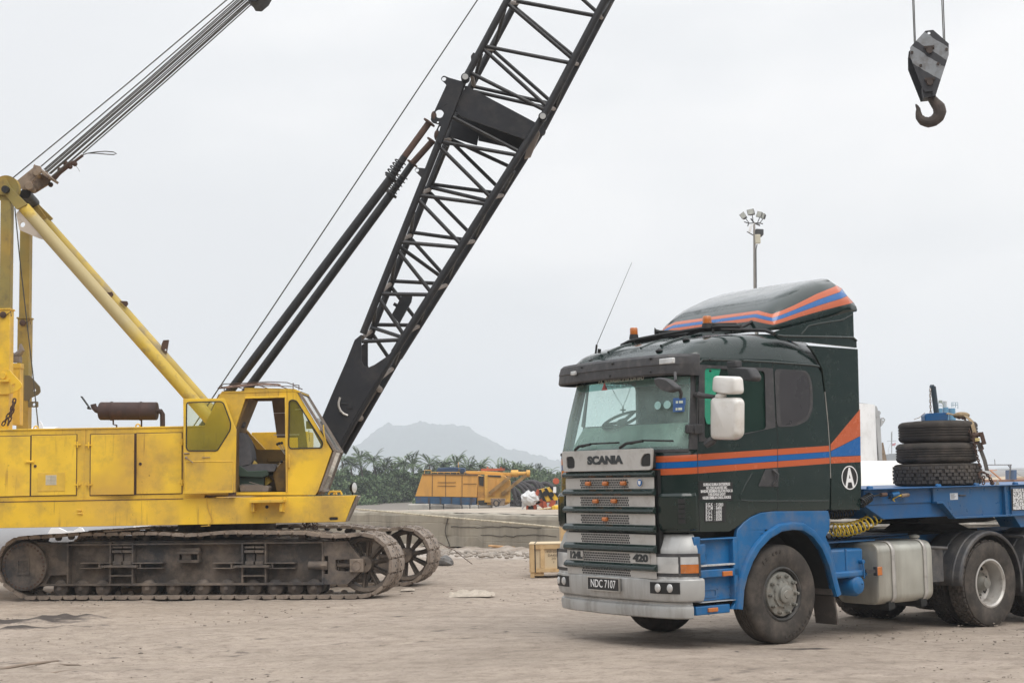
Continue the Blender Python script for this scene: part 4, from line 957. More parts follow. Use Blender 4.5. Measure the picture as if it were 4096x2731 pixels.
# a small cross on a string of beads hangs inside the windscreen
def pendant():
    P = lambda x, y, s=-.2: TO + TA*s + TB*fr('c1', x, y, s)[0] + Vector((0,0,fr('c1', x, y, s)[1]))
    m = MB()
    for a, b in (((440,895),(528,1045)), ((585,895),(528,1045))):
        A_, B_ = P(*a), P(*b); m.tube([A_, A_.lerp(B_, .5)-Vector((0,0,.01)), B_], .0028, 5)
    m.tube([P(528,1043), P(528,1095)], .009, 5); m.tube([P(512,1066), P(546,1066)], .009, 5)
    o = m.build('cross_pendant', M_BLK); tag(o, 'small dark cross on a bead string hanging inside the lorry windscreen', 'pendant')
pendant()
def blue_body():
    cx, cz = 1.213, .56
    zin = [(1328,1195),(1338,1060),(1362,960),(1400,860),(1450,775),(1520,700),(1600,652),(1680,640),(1750,645),(1820,690),(1880,770),(1930,890),(1965,1030),(1985,1105)]
    out = [(1265,1195),(1292,1150),(1305,1060),(1308,900),(1300,692),(1308,640),(1350,590),(1400,553),(1470,522),(1560,512),(1940,508),(1952,560),(1950,640),(1922,690),(1955,760),(1985,880),(2003,1000),(2004,1060),(1990,1110)]
    inn = poly_sd('c2', zin); o = poly_sd('c2', out)
    MB().prism(o+inn[::-1], .0, .05, FRS).build('wheel_arch', M_BLUE, RT, bevel=.008)
    # flared lip
    lip = []; n = len(inn)
    for i, p in enumerate(inn):
        a = Vector(inn[max(0, i-1)]); b = Vector(inn[min(n-1, i+1)]); d = (b-a).normalized(); nn = Vector((-d.y, d.x)); 
        if nn.dot(Vector(p)-Vector((1.21,.5))) < 0: nn = -nn
        lip.append((Vector(p), Vector(p)+nn*.085))
    rows = [[Vector((a.x, .05, a.y)), Vector((a.x, -.035, a.y)), Vector((a.x+(b.x-a.x)*.25, -.045, a.y+(b.y-a.y)*.25)), Vector((a.x+(b.x-a.x)*.8, -.038, a.y+(b.y-a.y)*.8)), Vector((b.x, -.01, b.y)), Vector((b.x, .02, b.y))] for a, b in lip]
    MB().loft(rows).build('arch_flare', M_BLUE, RT, sharp=50)
    rows = [[Vector((a.x, .02, a.y)), Vector((a.x, .48, a.y))] for a, b in lip]; MB().loft(rows).build('arch_liner', M_BLK, RT)
    MB().box(.25, 2.35, .48, .5, .55, 1.42).build('inner_wing', M_BLK, RT)
    bb = MB()
    S = lambda x, y: sd('c2', x, y)
    def bx(x0, x1, y0, y1, t0, t1, m=bb):
        a = S(x0, y1); c = S(x1, y0); m.box(a[0], c[0], t0, t1, a[1], c[1])
    bx(1010,1300,690,1150, .07, .10); bx(1010,1048,690,880, .0, .16); bx(1048,1085,740,880, -.0, .03); bx(1048,1300,690,718, .0, .16); bx(1055,1314,905,980, .0, .22); bx(1290,1312,690,1130, .0, .18); bx(1022,1255,1156,1240, -.0, .22); bx(1056,1070,980,1130,.0,.18)
    bb.build('step_well', M_BLUE, RT, bevel=.01)
    st = MB(); bx(1055,1292,872,900,-.0,.2,st); bx(1046,1304,1126,1152,-.01,.22,st); st.build('step_tread', M_STEP, RT, bevel=.006)
    c = S(1097, 820); q = MB(); q.lathe([(.045,0),(.05,.01),(.03,.02)], (c[0],.068,c[1]), (0,-1,0), 16); q.build('air_valve', M_BLUE, RT)
    for x0, x1, y0, y1 in ((1200,1265,925,965),(1098,1164,1180,1215)):
        q = MB(); bx(x0, x1, y0, y1, -.02, .01, q); q.build('side_marker', M_ORA, RT, bevel=.006)
    # recessed panel bolts
    q = MB()
    for x, y in ((1080,1080),(1080,1110),(1200,1055),(1205,1105),(1280,1040),(1285,1090),(1110,1050),(1290,1130)):
        a = S(x, y); q.cyl((a[0],.06,a[1]), (a[0],.07,a[1]), .008, n=8)
    a, b = S(1090,1120), S(1190,1050); q.prism(rrect(a[0], b[0], a[1], b[1], .03), .06, .072, FRS, holes=[rrect(a[0]+.012, b[0]-.012, a[1]+.012, b[1]-.012, .02)]); q.build('step_bolt', M_BLUE, RT)
    # far side simple mirror image of the arch
    MB().prism(o+inn[::-1], W-.05, W, FRS).build('wheel_arch', M_BLUE, RT)
    MB().box(.0, .35, .15, W-.15, .42, 1.3).build('engine_bay', M_BLK, RT)
    fl = MB(); p = [S(1830,1110), S(1975,1110), S(2012,1296), S(1828,1300)]; fl.prism([(2.02,.55),(2.045,.55),(2.10,.18),(2.08,.17)], .02, .34, FRS); fl.box(2.0, 2.04, .02, .40, .5, .62); fl.build('mudflap', M_FLAP, RT)
blue_body()
# ---- wheels
def tyre_mesh(r, w, kind, n=72, bare=False, only=False):
    """axis along +y from y=0 (outer face) to y=w, centre at the origin"""
    mb = MB(); ri = r*.545
    prof = [(ri,.035),(ri+.012,.018),(ri+.05,.004),(r*.80,-.002),(r*.90,.004),(r*.955,.016),(r*.985,.034),(r,.05)]
    grooves = []
    if kind == 'rib':
        x = .05
        for k in range(4): g = .05+(w-.1)*(k+1)/5; grooves += [(r, g-.006), (r-.013, g-.004), (r-.013, g+.004), (r, g+.006)]
    prof2 = prof + grooves + [(a, w-b) for a, b in prof[::-1]]
    if kind == 'block': prof2 = [(a-(.016 if a > r*.97 else 0), b) for a, b in prof2]
    mb.lathe(prof2, (0,0,0), (0,1,0), n)
    if only: mb = MB()
    if kind == 'block' and not bare:
        nb = 44; rows = 5
        for j in range(rows):
            y0 = .026+(w-.052)*j/rows+.004; y1 = .026+(w-.052)*(j+1)/rows-.004
            for i in range(nb):
                a0 = 2*pi*(i+.08+(.5 if j % 2 else 0)+.12*math.sin(i*3+j))/nb; a1 = a0+2*pi*.76/nb; ins = .012 if j in (0, rows-1) else 0
                rr = [(r-.018, a0), (r-.018, a1), (r-ins*.3, a1-.006), (r-ins*.3, a0+.006)]
                vs = [Vector((q*cos(a), y, q*sin(a))) for y in (y0, y1) for q, a in rr]
                mb.add(vs, [(0,1,2,3),(4,5,6,7),(0,1,5,4),(1,2,6,5),(2,3,7,6),(3,0,4,7)])
    return mb
def wheel(name, loc, r=.525, w=.29, kind='rib', dish='hub', parent=None, mat=None, flip=False):
    root = bpy.data.objects.new(name, None); SC.collection.objects.link(root); root.parent = parent or RT; root.location = loc; root.empty_display_size = .1
    if flip: root.rotation_euler = (0, 0, pi)
    ty = tyre_mesh(r, w, kind, bare=True).build('tyre', mat or M_RUB, root, sharp=30)
    if kind == 'block': tyre_mesh(r, w, kind, only=True).build('tread', M_RUBT if mat is None else mat, root, sharp=30)
    tx = pmat('tyre_letter', (.045,.04,.037), .8) if 'tyre_letter' not in bpy.data.materials else bpy.data.materials['tyre_letter']
    ri = r*.545
    if dish == 'hub':     # front wheel: dish standing out, big hub
        q = MB(); q.lathe([(ri,.04),(ri+.008,.02),(ri-.012,.012),(ri-.03,.03),(ri-.035,.09),(ri-.06,.10),(ri*.84,.09),(ri*.82,.07),(ri*.6,.06)], (0,0,0), (0,1,0), 48); q.build('rim', M_RIMD, root)
        q = MB()
        for k in range(10):
            a = 2*pi*(k+.5)/10; c = Vector((ri*.885*cos(a), .092, ri*.885*sin(a))); q.cyl(c-Vector((0,.012,0)), c+Vector((0,.01,0)), .022, n=14)
        q.build('hand_hole', M_BLK, root, split=True)
        q = MB(); q.lathe([(ri*.84,.085),(ri*.84,.045),(ri*.80,.025),(ri*.50,.015),(ri*.47,-.005),(ri*.34,-.012),(ri*.32,-.04),(ri*.28,-.048),(ri*.16,-.048),(ri*.14,-.055),(0,-.056)], (0,0,0), (0,1,0), 40); q.build('hub', M_RIM, root)
        q = MB()
        for k in range(10):
            a = 2*pi*k/10; c = Vector((ri*.69*cos(a), .03, ri*.69*sin(a))); q.cyl(c, c-Vector((0,.04,0)), .024, .021, 8); q.cyl(c-Vector((0,.04,0)), c-Vector((0,.062,0)), .014, n=8)
            a += .314; c = Vector((ri*.47*cos(a), .018, ri*.47*sin(a))); q.cyl(c, c-Vector((0,.03,0)), .013, n=6)
        q.build('wheel_nut', M_RIM, root, split=True)
    elif dish == 'deep':  # rear twin wheels: deep dish
        q = MB(); q.lathe([(ri,.04),(ri+.01,.015),(ri-.01,.01),(ri-.03,.03),(ri-.04,.12),(ri-.05,.16),(ri-.05,.20),(ri*.62,.235),(ri*.52,.235),(ri*.50,.20),(ri*.3,.195)], (0,0,0), (0,1,0), 48); q.build('rim', M_RIMS, root)
        q = MB()
        for k in range(8):
            a = 2*pi*(k+.25)/8; c = Vector((ri*.72*cos(a), .222, ri*.72*sin(a))); q.cyl(c-Vector((0,.008,0)), c+Vector((0,.02,0)), .031, n=14)
        q.build('hand_hole', M_BLK, root, split=True)
        q = MB(); q.lathe([(ri*.5,.20),(ri*.34,.19),(ri*.30,.12),(ri*.24,.10),(ri*.22,.06),(0,.055)], (0,0,0), (0,1,0), 32)
        for k in range(10):
            a = 2*pi*k/10; c = Vector((ri*.56*cos(a), .232, ri*.56*sin(a))); q.cyl(c, c-Vector((0,.035,0)), .016, n=6)
        q.build('hub', M_RIM, root)
    else:
        q = MB(); q.lathe([(ri,.04),(ri+.005,.02),(ri-.02,.02),(ri-.03,.14),(0,.15)], (0,0,0), (0,1,0), 40); q.build('rim', M_RIM, root)
    return root
def ring_text(root, body, r, a0, da, size, mat, y=-.004):
    for i, ch in enumerate(body):
        if ch == ' ': continue
        a = radians(a0-da*i); c = Vector((r*cos(a), y, r*sin(a))); up = Vector((cos(a), 0, sin(a))); rt = Vector((sin(a), 0, -cos(a)))
        text('tyre_lettering', ch, size, frame_m(c, rt, up), mat, root, bold=.002, depth=.002)
def wheels():
    fz = .558
    a = wheel('front_wheel', (1.235, .015, fz), .53, .30, 'rib', 'hub')
    TL = pmat('tyre_mark', (.05,.043,.038), .8)
    ring_text(a, 'Firestone', .455, -28, 7.5, .07, TL); ring_text(a, 'FS 400', .455, 130, 7, .06, TL)
    wheel('front_wheel', (1.235, W-.015, fz), .53, .30, 'rib', 'hub', flip=True)
    for k, s in enumerate((4.86, 6.25)):
        rz_ = .468 - .0*(k)
        wheel('rear_wheel', (s, -.01, rz_), .53, .27, 'block', 'deep')
        wheel('rear_wheel', (s, .31, rz_), .53, .27, 'block', 'plain', mat=M_RUBD)
        wheel('rear_wheel', (s, W-.31, rz_), .53, .27, 'block', 'plain', flip=True, mat=M_RUBD)
        wheel('rear_wheel', (s, W+.01, rz_), .53, .27, 'block', 'deep', flip=True)
        q = MB(); q.cyl((s,.3,rz_), (s,W-.3,rz_), .09, n=14); q.ell((s,W/2,rz_), .2, .22, .2); q.build('axle', M_BLK, RT)
    q = MB(); q.cyl((1.235,.3,fz-.04), (1.235,W-.3,fz-.04), .06, n=12); q.build('axle', M_BLK, RT)
wheels()
def chassis():
    S = lambda x, y, t=0.: sd('c4', x, y, t)
    for t in (.68, W-.76): MB().box(.3, 7.6, t, t+.08, .80, 1.06).build('chassis_rail', M_BLUE, RT, bevel=.006)
    q = MB(); q.box(2.05, 4.1, .62, W-.62, 1.075, 1.09); q.box(2.05, 3.1, .30, .60, 1.05, 1.065); q.build('deck_plate', M_BLUE, RT)
    q = MB(); 
    for s in (2.4, 3.4, 4.3, 5.5, 6.9): q.box(s, s+.08, .76, W-.76, .82, 1.0)
    q.build('cross_member', M_BLUED, RT, split=True)
    # battery box and bracket
    q = MB(); a = S(262,868,.1); b = S(525,608,.1); q.box(2.05, b[0], .10, .55, a[1], b[1]); q.box(2.05, b[0]+.03, .06, .12, a[1]-.0, a[1]+.08); o = q.build('battery_box', M_BLUE, RT, bevel=.025)
    q = MB(); c = S(385,740,.1); q.box(c[0]-.012, c[0]+.012, .088, .11, a[1], b[1]); c = S(500,735,.1); q.tube([(c[0],.05,c[1]+.03),(c[0]+.01,.05,a[1]-.02)], .010, 6); q.cyl((c[0],.04,c[1]+.02),(c[0],.1,c[1]+.02), .025, n=10); q.build('battery_strap', M_BLUE, RT, bevel=.004)
    # air tank lying across
    c = S(468,925,.1); q = MB(); r = .125; q.lathe([(0,-.045),(.05,-.04),(.095,-.02),(r,.03),(r,.6),(.1,.64),(0,.66)], (c[0], .08, c[1]+.01), (0,1,0), 24); q.ell((c[0]+.035,.035,c[1]+.03), .015,.012,.015, 8, 6); q.build('air_tank', M_BLUE, RT)
    # fuel tank
    x0 = S(330,800,.1)[0]; ft0, ft1 = .03, .62
    p0 = S(650,560,.03); p1 = S(1105,590,.03); zb = S(800,1075,.03)[1]; zt = S(760,560,.03)[1]
    s0, s1 = p0[0], p1[0]
    s0 = S(655,800,.03)[0]
    prof = rrect(.03, .66, zb, zt, .11, 6)
    rows = []
    for f, s in ((.94, s0-.0), (.985, s0+.012), (1, s0+.04), (1, s1-.04), (.985, s1-.012), (.94, s1)):
        cy, cz = .345, (zb+zt)/2; rows.append([Vector((s, cy+(y-cy)*f, cz+(z-cz)*f)) for y, z in prof])
    tk = MB().loft(rows, closed=True, caps=True).build('fuel_tank', M_ALU, RT, sharp=40)
    for x in (785, 1052):
        s = S(x, 800, .02)[0]; pr = rrect(.018, .672, zb-.012, zt+.012, .12, 6); rows = [[Vector((s+d, y, z)) for y, z in pr] for d in (-.03, .03)]; m = MB().loft(rows, closed=True); 
        o = m.build('tank_strap', M_RIMS, tk); so = o.modifiers.new('s', 'SOLIDIFY'); so.thickness = .008
    q = MB(); s = S(958,560,.2)[0]; z = zt; q.lathe([(.045,-.01),(.045,.02),(.062,.025),(.062,.05),(.03,.062),(0,.064)], (s,.2,z), (0,0,1), 20); q.build('filler_cap', M_RIM, tk)
    q = MB(); 
    for x in (740, 1010): s = S(x, 1080, .1)[0]; q.prism([(s-.05,zb-.07),(s+.06,zb-.05),(s+.05,zb+.02),(s-.06,zb+.02)], .05, .72, FRS)
    q.build('tank_bracket', M_BLK, tk, split=True)
    a = S(645,838,-.02); b = S(683,762,-.02); q = MB(); q.box(a[0], b[0], -.03, .0, a[1], b[1]); q.build('side_marker', M_ORA, RT, bevel=.006)
    q = MB(); q.beam((S(550,800,.05)[0],.05,S(550,800,.05)[1]), (a[0],.0,(a[1]+b[1])/2), .03, .04); q.box(a[0]-.015, a[0], -.03,.02,a[1],b[1]); q.build('marker_bracket', M_PLAST, RT)
    # rear mudguards
    for k, s in enumerate((4.86, 6.25)):
        c = Vector((s, 0, .475)); R_ = .625; rows = []
        for i in range(19):
            a = radians(200 - 218*i/18) if k else radians(192-206*i/18)
            rr = R_; row = []
            for dy, dr in ((.0,-.045),(.0,-.01),(.02,.004),(.10,.004),(.11,.014),(.14,.014),(.15,.004),(.3,.004),(.31,.014),(.34,.014),(.35,.004),(.50,.004),(.60,.0)):
                row.append(Vector((s+(rr+dr)*cos(a), -.02+dy, .475+(rr+dr)*sin(a))))
            rows.append(row)
        m = MB().loft(rows[1:] if k == 0 else rows); o = m.build('mudguard', M_GUARD, RT, sharp=30); so = o.modifiers.new('s', 'SOLIDIFY'); so.thickness = .008
        m = MB().loft([[Vector((p.x, W-p.y, p.z)) for p in r] for r in rows]); o = m.build('mudguard', M_GUARD, RT, sharp=30)
    q = MB(); a = S(1105,600,.1); q.tube([(a[0]-.05,.25,a[1]), (S(1245,600,.0)[0],.02,S(1225,612,.0)[1])], .022, 8); q.box(a[0], a[0]+.22, .12, .16, S(1105,895,.1)[1], a[1]-.03)
    q.tube([(5.50,.4,1.02),(5.58,-.0,1.01)], .022, 8); q.build('mudguard_bracket', M_GUARD, RT, split=True)
    # fifth wheel
    q = MB(); q.box(4.3, 5.6, .7, W-.7, 1.06, 1.10); q.prism([(4.55,1.1),(5.5,1.1),(5.2,1.2),(4.75,1.2)], .75, W-.75, FRS); q.prism([(4.25,1.22),(4.4,1.28),(5.75,1.26),(5.9,1.20),(5.6,1.18),(4.6,1.18)], .6, W-.6, FRS); q.build('fifth_wheel', M_BLK, RT, bevel=.01)
chassis()
# ================================================================ CRAWLER CRANE
YS, YN, YF = 23.9, 24.95, 25.95
CR = thing('crawler_crane', 'yellow crawler crane with black lattice boom and open cab door', 'crane', (-4.92, 25.45, 0))
M_YEL = pmat('crane_yellow', (.84,.53,.030), .5, var=.10, vs=1.1, dirt=(.24,.16,.075), damt=.65, ds=1.9, dlo=.47, dhi=.75, tint=(.56,.34,.07), tamt=.6, ts=.9, bump=.5, bs=2.0, runs=(.22,.10,.03), ramt=.6)
M_YEL2 = pmat('crane_yellow_doors', (.84,.54,.040), .5, var=.09, vs=1.4, dirt=(.28,.18,.07), damt=.6, ds=2.4, dlo=.48, dhi=.78, tint=(.60,.35,.06), tamt=.8, ts=1.1, bump=.5, bs=2.4, runs=(.25,.11,.03), ramt=.6)
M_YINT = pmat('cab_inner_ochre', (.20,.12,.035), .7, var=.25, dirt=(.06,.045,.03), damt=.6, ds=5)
M_YDK = pmat('mast_ochre', (.36,.24,.05), .6, var=.2, vs=3, dirt=(.12,.09,.05), damt=.6, ds=4, tint=(.22,.20,.07), tamt=.6)
M_BOOM = pmat('boom_black', (.010,.010,.012), .5, var=.25, vs=5, dirt=(.10,.085,.075), damt=.3, ds=3, dlo=.54, dhi=.78)
M_BOOMP = pmat('boom_plate_black', (.009,.010,.014), .6, var=.3, vs=1.5, dirt=(.06,.05,.045), damt=.4, ds=2)
M_BARE = pmat('worn_pipe', (.22,.18,.15), .6, var=.3, dirt=(.05,.04,.035), damt=.6, ds=5)
M_RUST = pmat('rusty_steel', (.085,.05,.037), .85, var=.4, vs=4, dirt=(.06,.035,.03), damt=.7, ds=7, bump=.2)
M_TRK = pmat('track_frame_steel', (.07,.056,.046), .8, var=.2, vs=2, dirt=(.27,.21,.16), damt=.7, ds=2.2, dlo=.42, dhi=.68, bump=.15, bs=50, tint=(.042,.045,.052), tamt=.8, ts=1.2)
M_SHOE = pmat('track_shoe_steel', (.25,.20,.16), .7, var=.22, vs=6, dirt=(.11,.085,.07), damt=.7, ds=7, metal=.15, bump=.2)
M_ROPE = pmat('wire_rope', (.06,.055,.045), .6, var=.3, vs=30)
M_BRKT = pmat('pale_spreader', (.33,.25,.18), .7, var=.25, vs=4, dirt=(.07,.04,.03), damt=.8, ds=4, dlo=.42, dhi=.6)
M_CARD = pmat('cardboard', (.22,.16,.11), .9, var=.15, vs=6)
M_SEAT = pmat('seat_cloth', (.10,.10,.11), .95, var=.15, vs=12); M_SEATG = pmat('seat_base_green', (.03,.055,.04), .6, var=.2)
M_YGL = glassmat('oversprayed_glass', (.93,.96,.93), film=(.75,.68,.06), famt=.14)
M_CGL = glassmat('cab_front_glass', (.9,.92,.9), film=(.5,.48,.44), famt=.28)
def wx(c, x, y, Y=None): p = atY(c, x, y, YS if Y is None else Y); return (p.x, p.z)
def wp(c, pts, Y=None): return [wx(c, x, y, Y) for x, y in pts]
def V3(c, x, y, Y=None): return atY(c, x, y, YS if Y is None else Y)
def cb(mb, name, mat, par=None, **k): return mb.build(name, mat, par or CR, world=True, **k)
# ---------- tracks
PSI = radians(10.5); TU = Vector((cos(PSI), -sin(PSI), 0)); TV = Vector((sin(PSI), cos(PSI), 0)); TP = Vector((-5.466, 23.896, 0))
def trk(c, x, y, v=0.0): p = hit(c, x, y, TP+TV*v, TV)-TP; return (p.dot(TU), p.z)
TW = lambda u, v, z: TP+TU*u+TV*v+Vector((0,0,z))
FRT = lambda u, z, v: TW(u, v, z)
def track():
    root = MB()
    pt = lambda c, L_: [trk(c, x, y, .12) for x, y in L_]
    # end plate towards the idler, pierced
    endp = pt('c8', [(1150,432),(1413,426),(1542,606),(1582,614),(1584,747),(1535,752),(1412,876),(1150,878)])
    hole = roundpoly(pt('c8', [(1284,618),(1482,616),(1482,745),(1300,742),(1284,725)]), .02); slot = pt('c8', [(1168,580),(1208,580),(1208,770),(1168,770)])
    root.prism(endp, .12, .20, FRT, holes=[hole, slot])
    L = lambda c, x, y: trk(c, x, y, .12)
    u0 = L('c7',700,660)[0]; u1 = L('c8',1150,600)[0]; zt = L('c8',600,436)[1]; zb = L('c8',600,878)[1]
    root.prism([(u0-.35,zb),(u1+.1,zb),(u1+.1,zt),(u0-.35,zt)], .24, .30, FRT)
    for z0, z1 in ((zt-.025, zt), (zb-.01, zb+.025)): root.prism([(u0-.5,z0),(u1+.02,z0),(u1+.02,z1),(u0-.5,z1)], .10, .66, FRT)
    root.prism([(u0-.4,zb),(u1+.1,zb),(u1+.1,zt),(u0-.4,zt)], .60, .66, FRT)
    # cover from the drive to the frame
    root.prism(pt('c7', [(380,440),(700,440),(700,780),(520,785),(480,880),(350,900)]), .13, .24, FRT)
    def rib(x, c, y0=440, y1=880, w=.028, v=.105): a = L(c, x, y0); b = L(c, x, y1); root.prism([(a[0]-w/2,b[1]),(a[0]+w/2,b[1]),(a[0]+w/2,a[1]),(a[0]-w/2,a[1])], v, .24, FRT)
    for x, c in ((712,'c7'),(1155,'c7'),(1388,'c7'),(312,'c8'),(555,'c8'),(1152,'c8')): rib(x, c)
    def blk(c, x0, x1, y0, y1, v0=.06, v1=.24): a = L(c, x0, y1); b = L(c, x1, y0); root.prism([(a[0],a[1]),(b[0],a[1]),(b[0],b[1]),(a[0],b[1])], v0, v1, FRT)
    for c, dx in (('c7', 0), ('c8', -840)):
        for x0, x1, y0, y1, v0 in ((850,1160,648,662,.08),(850,1100,702,714,.08),(1385,1705,648,662,.08),(1400,1705,702,714,.08),(1035,1055,655,710,.09),(1465,1480,655,710,.09),(1078,1450,675,700,.03),
                (1175,1275,480,500,.12),(1285,1378,480,500,.12),(1175,1275,520,548,.10),(1285,1378,520,548,.10),(1180,1272,560,660,.16),(1288,1376,560,660,.16),(1185,1270,635,672,.10),(1292,1372,635,672,.10),(1160,1385,778,796,.10)):
            blk(c, x0+dx, x1+dx, y0, y1, v0)
    blk('c7',1865,2085,535,560,.07); blk('c7',1865,2085,622,650,.07); blk('c7',1905,2000,560,622,.10); blk('c7',1878,2078,500,535,.15); blk('c7',1868,1880,560,622,.10); blk('c7',2068,2080,560,622,.10)
    a = L('c8',1005,680); b = L('c8',1150,680); root.cyl(TW(a[0],.14,a[1]), TW(b[0],.14,b[1]), .065, n=16); c = L('c8',1205,680); root.cyl(TW(b[0]-.01,.13,b[1]), TW(c[0],.13,b[1]), .075, n=6)
    a = L('c8',1285,680); b = L('c8',1455,680); root.cyl(TW(a[0],.22,a[1]), TW(b[0],.22,b[1]), .04, n=12)
    # inner carrier wall and top dirt ledge
    root.prism([(u0-.2,zt),(u1,zt),(u1-.1,zt+.03),(u0,zt+.035)], .2, .55, FRT)
    T = cb(root, 'crawler_track', M_TRK, bevel=.006, sharp=30); T['label'] = 'dusty crawler track frame'
    blkm = MB(); a = L('c8',1440,612); b = L('c8',1585,748); blkm.prism([(a[0],b[1]),(b[0],b[1]),(b[0],a[1]),(a[0],a[1])], .08, .22, FRT); cc = ((a[0]+b[0])/2, (a[1]+b[1])/2)
    blkm.lathe([(.075,0),(.08,-.008),(.07,-.012),(.065,0)], TW(cc[0], .08, cc[1]), TV, 24); cb(blkm, 'idler_bearing', M_SHOE, T, bevel=.006)
    # drive cover with its ring of bolts
    dc = trk('c7', 245, 690, .03); r = .395; q = MB()
    q.lathe([(0,.0),(r*.84,.0),(r*.86,-.012),(r*.93,-.012),(r,.0),(r,.10),(.30,.14)], TW(dc[0], .05, dc[1]), TV, 64); 
    q.prism(rrect(dc[0]-.12,dc[0]+.10,dc[1]-.14,dc[1]+.13,.01), .035, .06, FRT, holes=[rrect(dc[0]-.10,dc[0]-.02,dc[1]-.10,dc[1]+.09,.008), rrect(dc[0]+.0,dc[0]+.08,dc[1]-.10,dc[1]+.09,.008)])
    for k in range(3): q.prism([(dc[0]-.10,dc[1]-.07+.055*k),(dc[0]+.08,dc[1]-.07+.055*k),(dc[0]+.08,dc[1]-.055+.055*k),(dc[0]-.10,dc[1]-.055+.055*k)], .037, .06, FRT)
    q = cb(q, 'drive_cover', M_TRK, T, bevel=.003, sharp=30)
    bt = MB()
    for k in range(32):
        a = 2*pi*k/32; bt.cyl(TW(dc[0]+r*.895*cos(a), .030, dc[1]+r*.895*sin(a)), TW(dc[0]+r*.895*cos(a), .055, dc[1]+r*.895*sin(a)), .018, n=8)
    cb(bt, 'cover_bolt', M_RUST, T)
    sp = MB(); sp.cyl(TW(dc[0],.2,dc[1]+.02), TW(dc[0],.56,dc[1]+.02), .40, n=40)
    for k in range(14): a = 2*pi*k/14; sp.cyl(TW(dc[0]+.40*cos(a),.3,dc[1]+.02+.40*sin(a)), TW(dc[0]+.40*cos(a),.46,dc[1]+.02+.40*sin(a)), .045, n=8)
    cb(sp, 'drive_sprocket', M_TRK, T)
    # idler with spokes
    ic = (3.10, .535); R_ = .445; q = MB()
    sect = []
    for v0, v1 in ((.24,.50),): q.lathe([(R_-.075,v0+.02),(R_-.02,v0),(R_,v0+.02),(R_,v1-.02),(R_-.02,v1),(R_-.075,v1-.02),(R_-.09,(v0+v1)/2),(R_-.075,v0+.02)], TW(ic[0],0,ic[1]), TV, 56)
    q.lathe([(.03,.16),(.12,.16),(.13,.22),(.12,.55),(.03,.56)], TW(ic[0],0,ic[1]), TV, 28)
    for k in range(10):
        a = 2*pi*(k+.3)/10; d = Vector((cos(a), 0, sin(a))); p0 = (ic[0]+.10*cos(a), ic[1]+.10*sin(a)); p1 = (ic[0]+(R_-.06)*cos(a), ic[1]+(R_-.06)*sin(a)); n = Vector((-sin(a), cos(a)))
        P = [(p0[0]+n.x*.032, p0[1]+n.y*.032), (p1[0]+n.x*.045, p1[1]+n.y*.045), (p1[0]-n.x*.045, p1[1]-n.y*.045), (p0[0]-n.x*.032, p0[1]-n.y*.032)]; q.prism(P, .33, .37, FRT)
        P = [(p0[0]+n.x*.012, p0[1]+n.y*.012), (p1[0]+n.x*.012, p1[1]+n.y*.012), (p1[0]-n.x*.012, p1[1]-n.y*.012), (p0[0]-n.x*.012, p0[1]-n.y*.012)]; q.prism(P, .27, .43, FRT)
    cb(q, 'idler_wheel', M_TRK, T, sharp=40)
    # rollers
    for c, x in (('c7',640),('c7',860),('c7',1080),('c7',1560),('c7',1820),('c7',2120),('c8',160),('c8',430),('c8',660),('c8',870),('c8',1070)):
        u = trk(c, x, 930, .2)[0]; z = .185; q = MB()
        q.lathe([(0,.12),(.035,.12),(.045,.135),(.055,.135),(.06,.15),(.085,.16),(.125,.18),(.135,.20),(.135,.27),(.115,.28),(.115,.50),(.135,.51),(.135,.58),(.05,.60)], TW(u,0,z), TV, 28); q.box(-.09,.09,0,.05,0,.02, frame_m(TW(u,.13,z+.035), TU, TV))
        cb(q, 'track_roller', M_TRK, T, sharp=35)
    for u in (-.6, 2.05):
        q = MB(); q.cyl(TW(u,.25,.955), TW(u,.55,.955), .06, n=16); cb(q, 'carrier_roller', M_TRK, T)
    # the chain of shoes
    path = [(-2.614,.045)]
    u = -2.614
    path = [(x, .045) for x in np.linspace(-2.6, 3.02, 50)]
    Rr = .485
    path += [(ic[0]+Rr*cos(radians(a)), ic[1]+Rr*sin(radians(a))) for a in np.linspace(-88, 88, 22)]
    top = [trk('c8',x,y,.1) for x, y in ((1500,362),(1400,372),(1250,378),(1100,362),(950,334),(800,338),(600,336),(400,334),(200,334),(60,335))] + [trk('c7',x,y,.1) for x, y in ((2230,345),(2100,358),(1950,364),(1800,352),(1650,342),(1400,346),(1200,352),(1000,354),(800,350),(650,368),(450,382),(300,388))]
    path += top
    path += [(dc[0]+.455*cos(radians(a)), dc[1]+.02+.455*sin(radians(a))) for a in np.linspace(95, 262, 22)]
    P = [Vector((a, b)) for a, b in path]+[Vector(path[0])]
    cum = [0]
    for a, b in zip(P, P[1:]): cum.append(cum[-1]+(b-a).length)
    n = round(cum[-1]/.2265); pit = cum[-1]/n; q = MB(); hl = MB(); j = 0
    def at(d):
        d %= cum[-1]; k = int(np.searchsorted(cum, d, 'right'))-1; k = min(k, len(P)-2); f = (d-cum[k])/max(1e-9, cum[k+1]-cum[k]); return P[k].lerp(P[k+1], f)
    rs = random.Random(3)
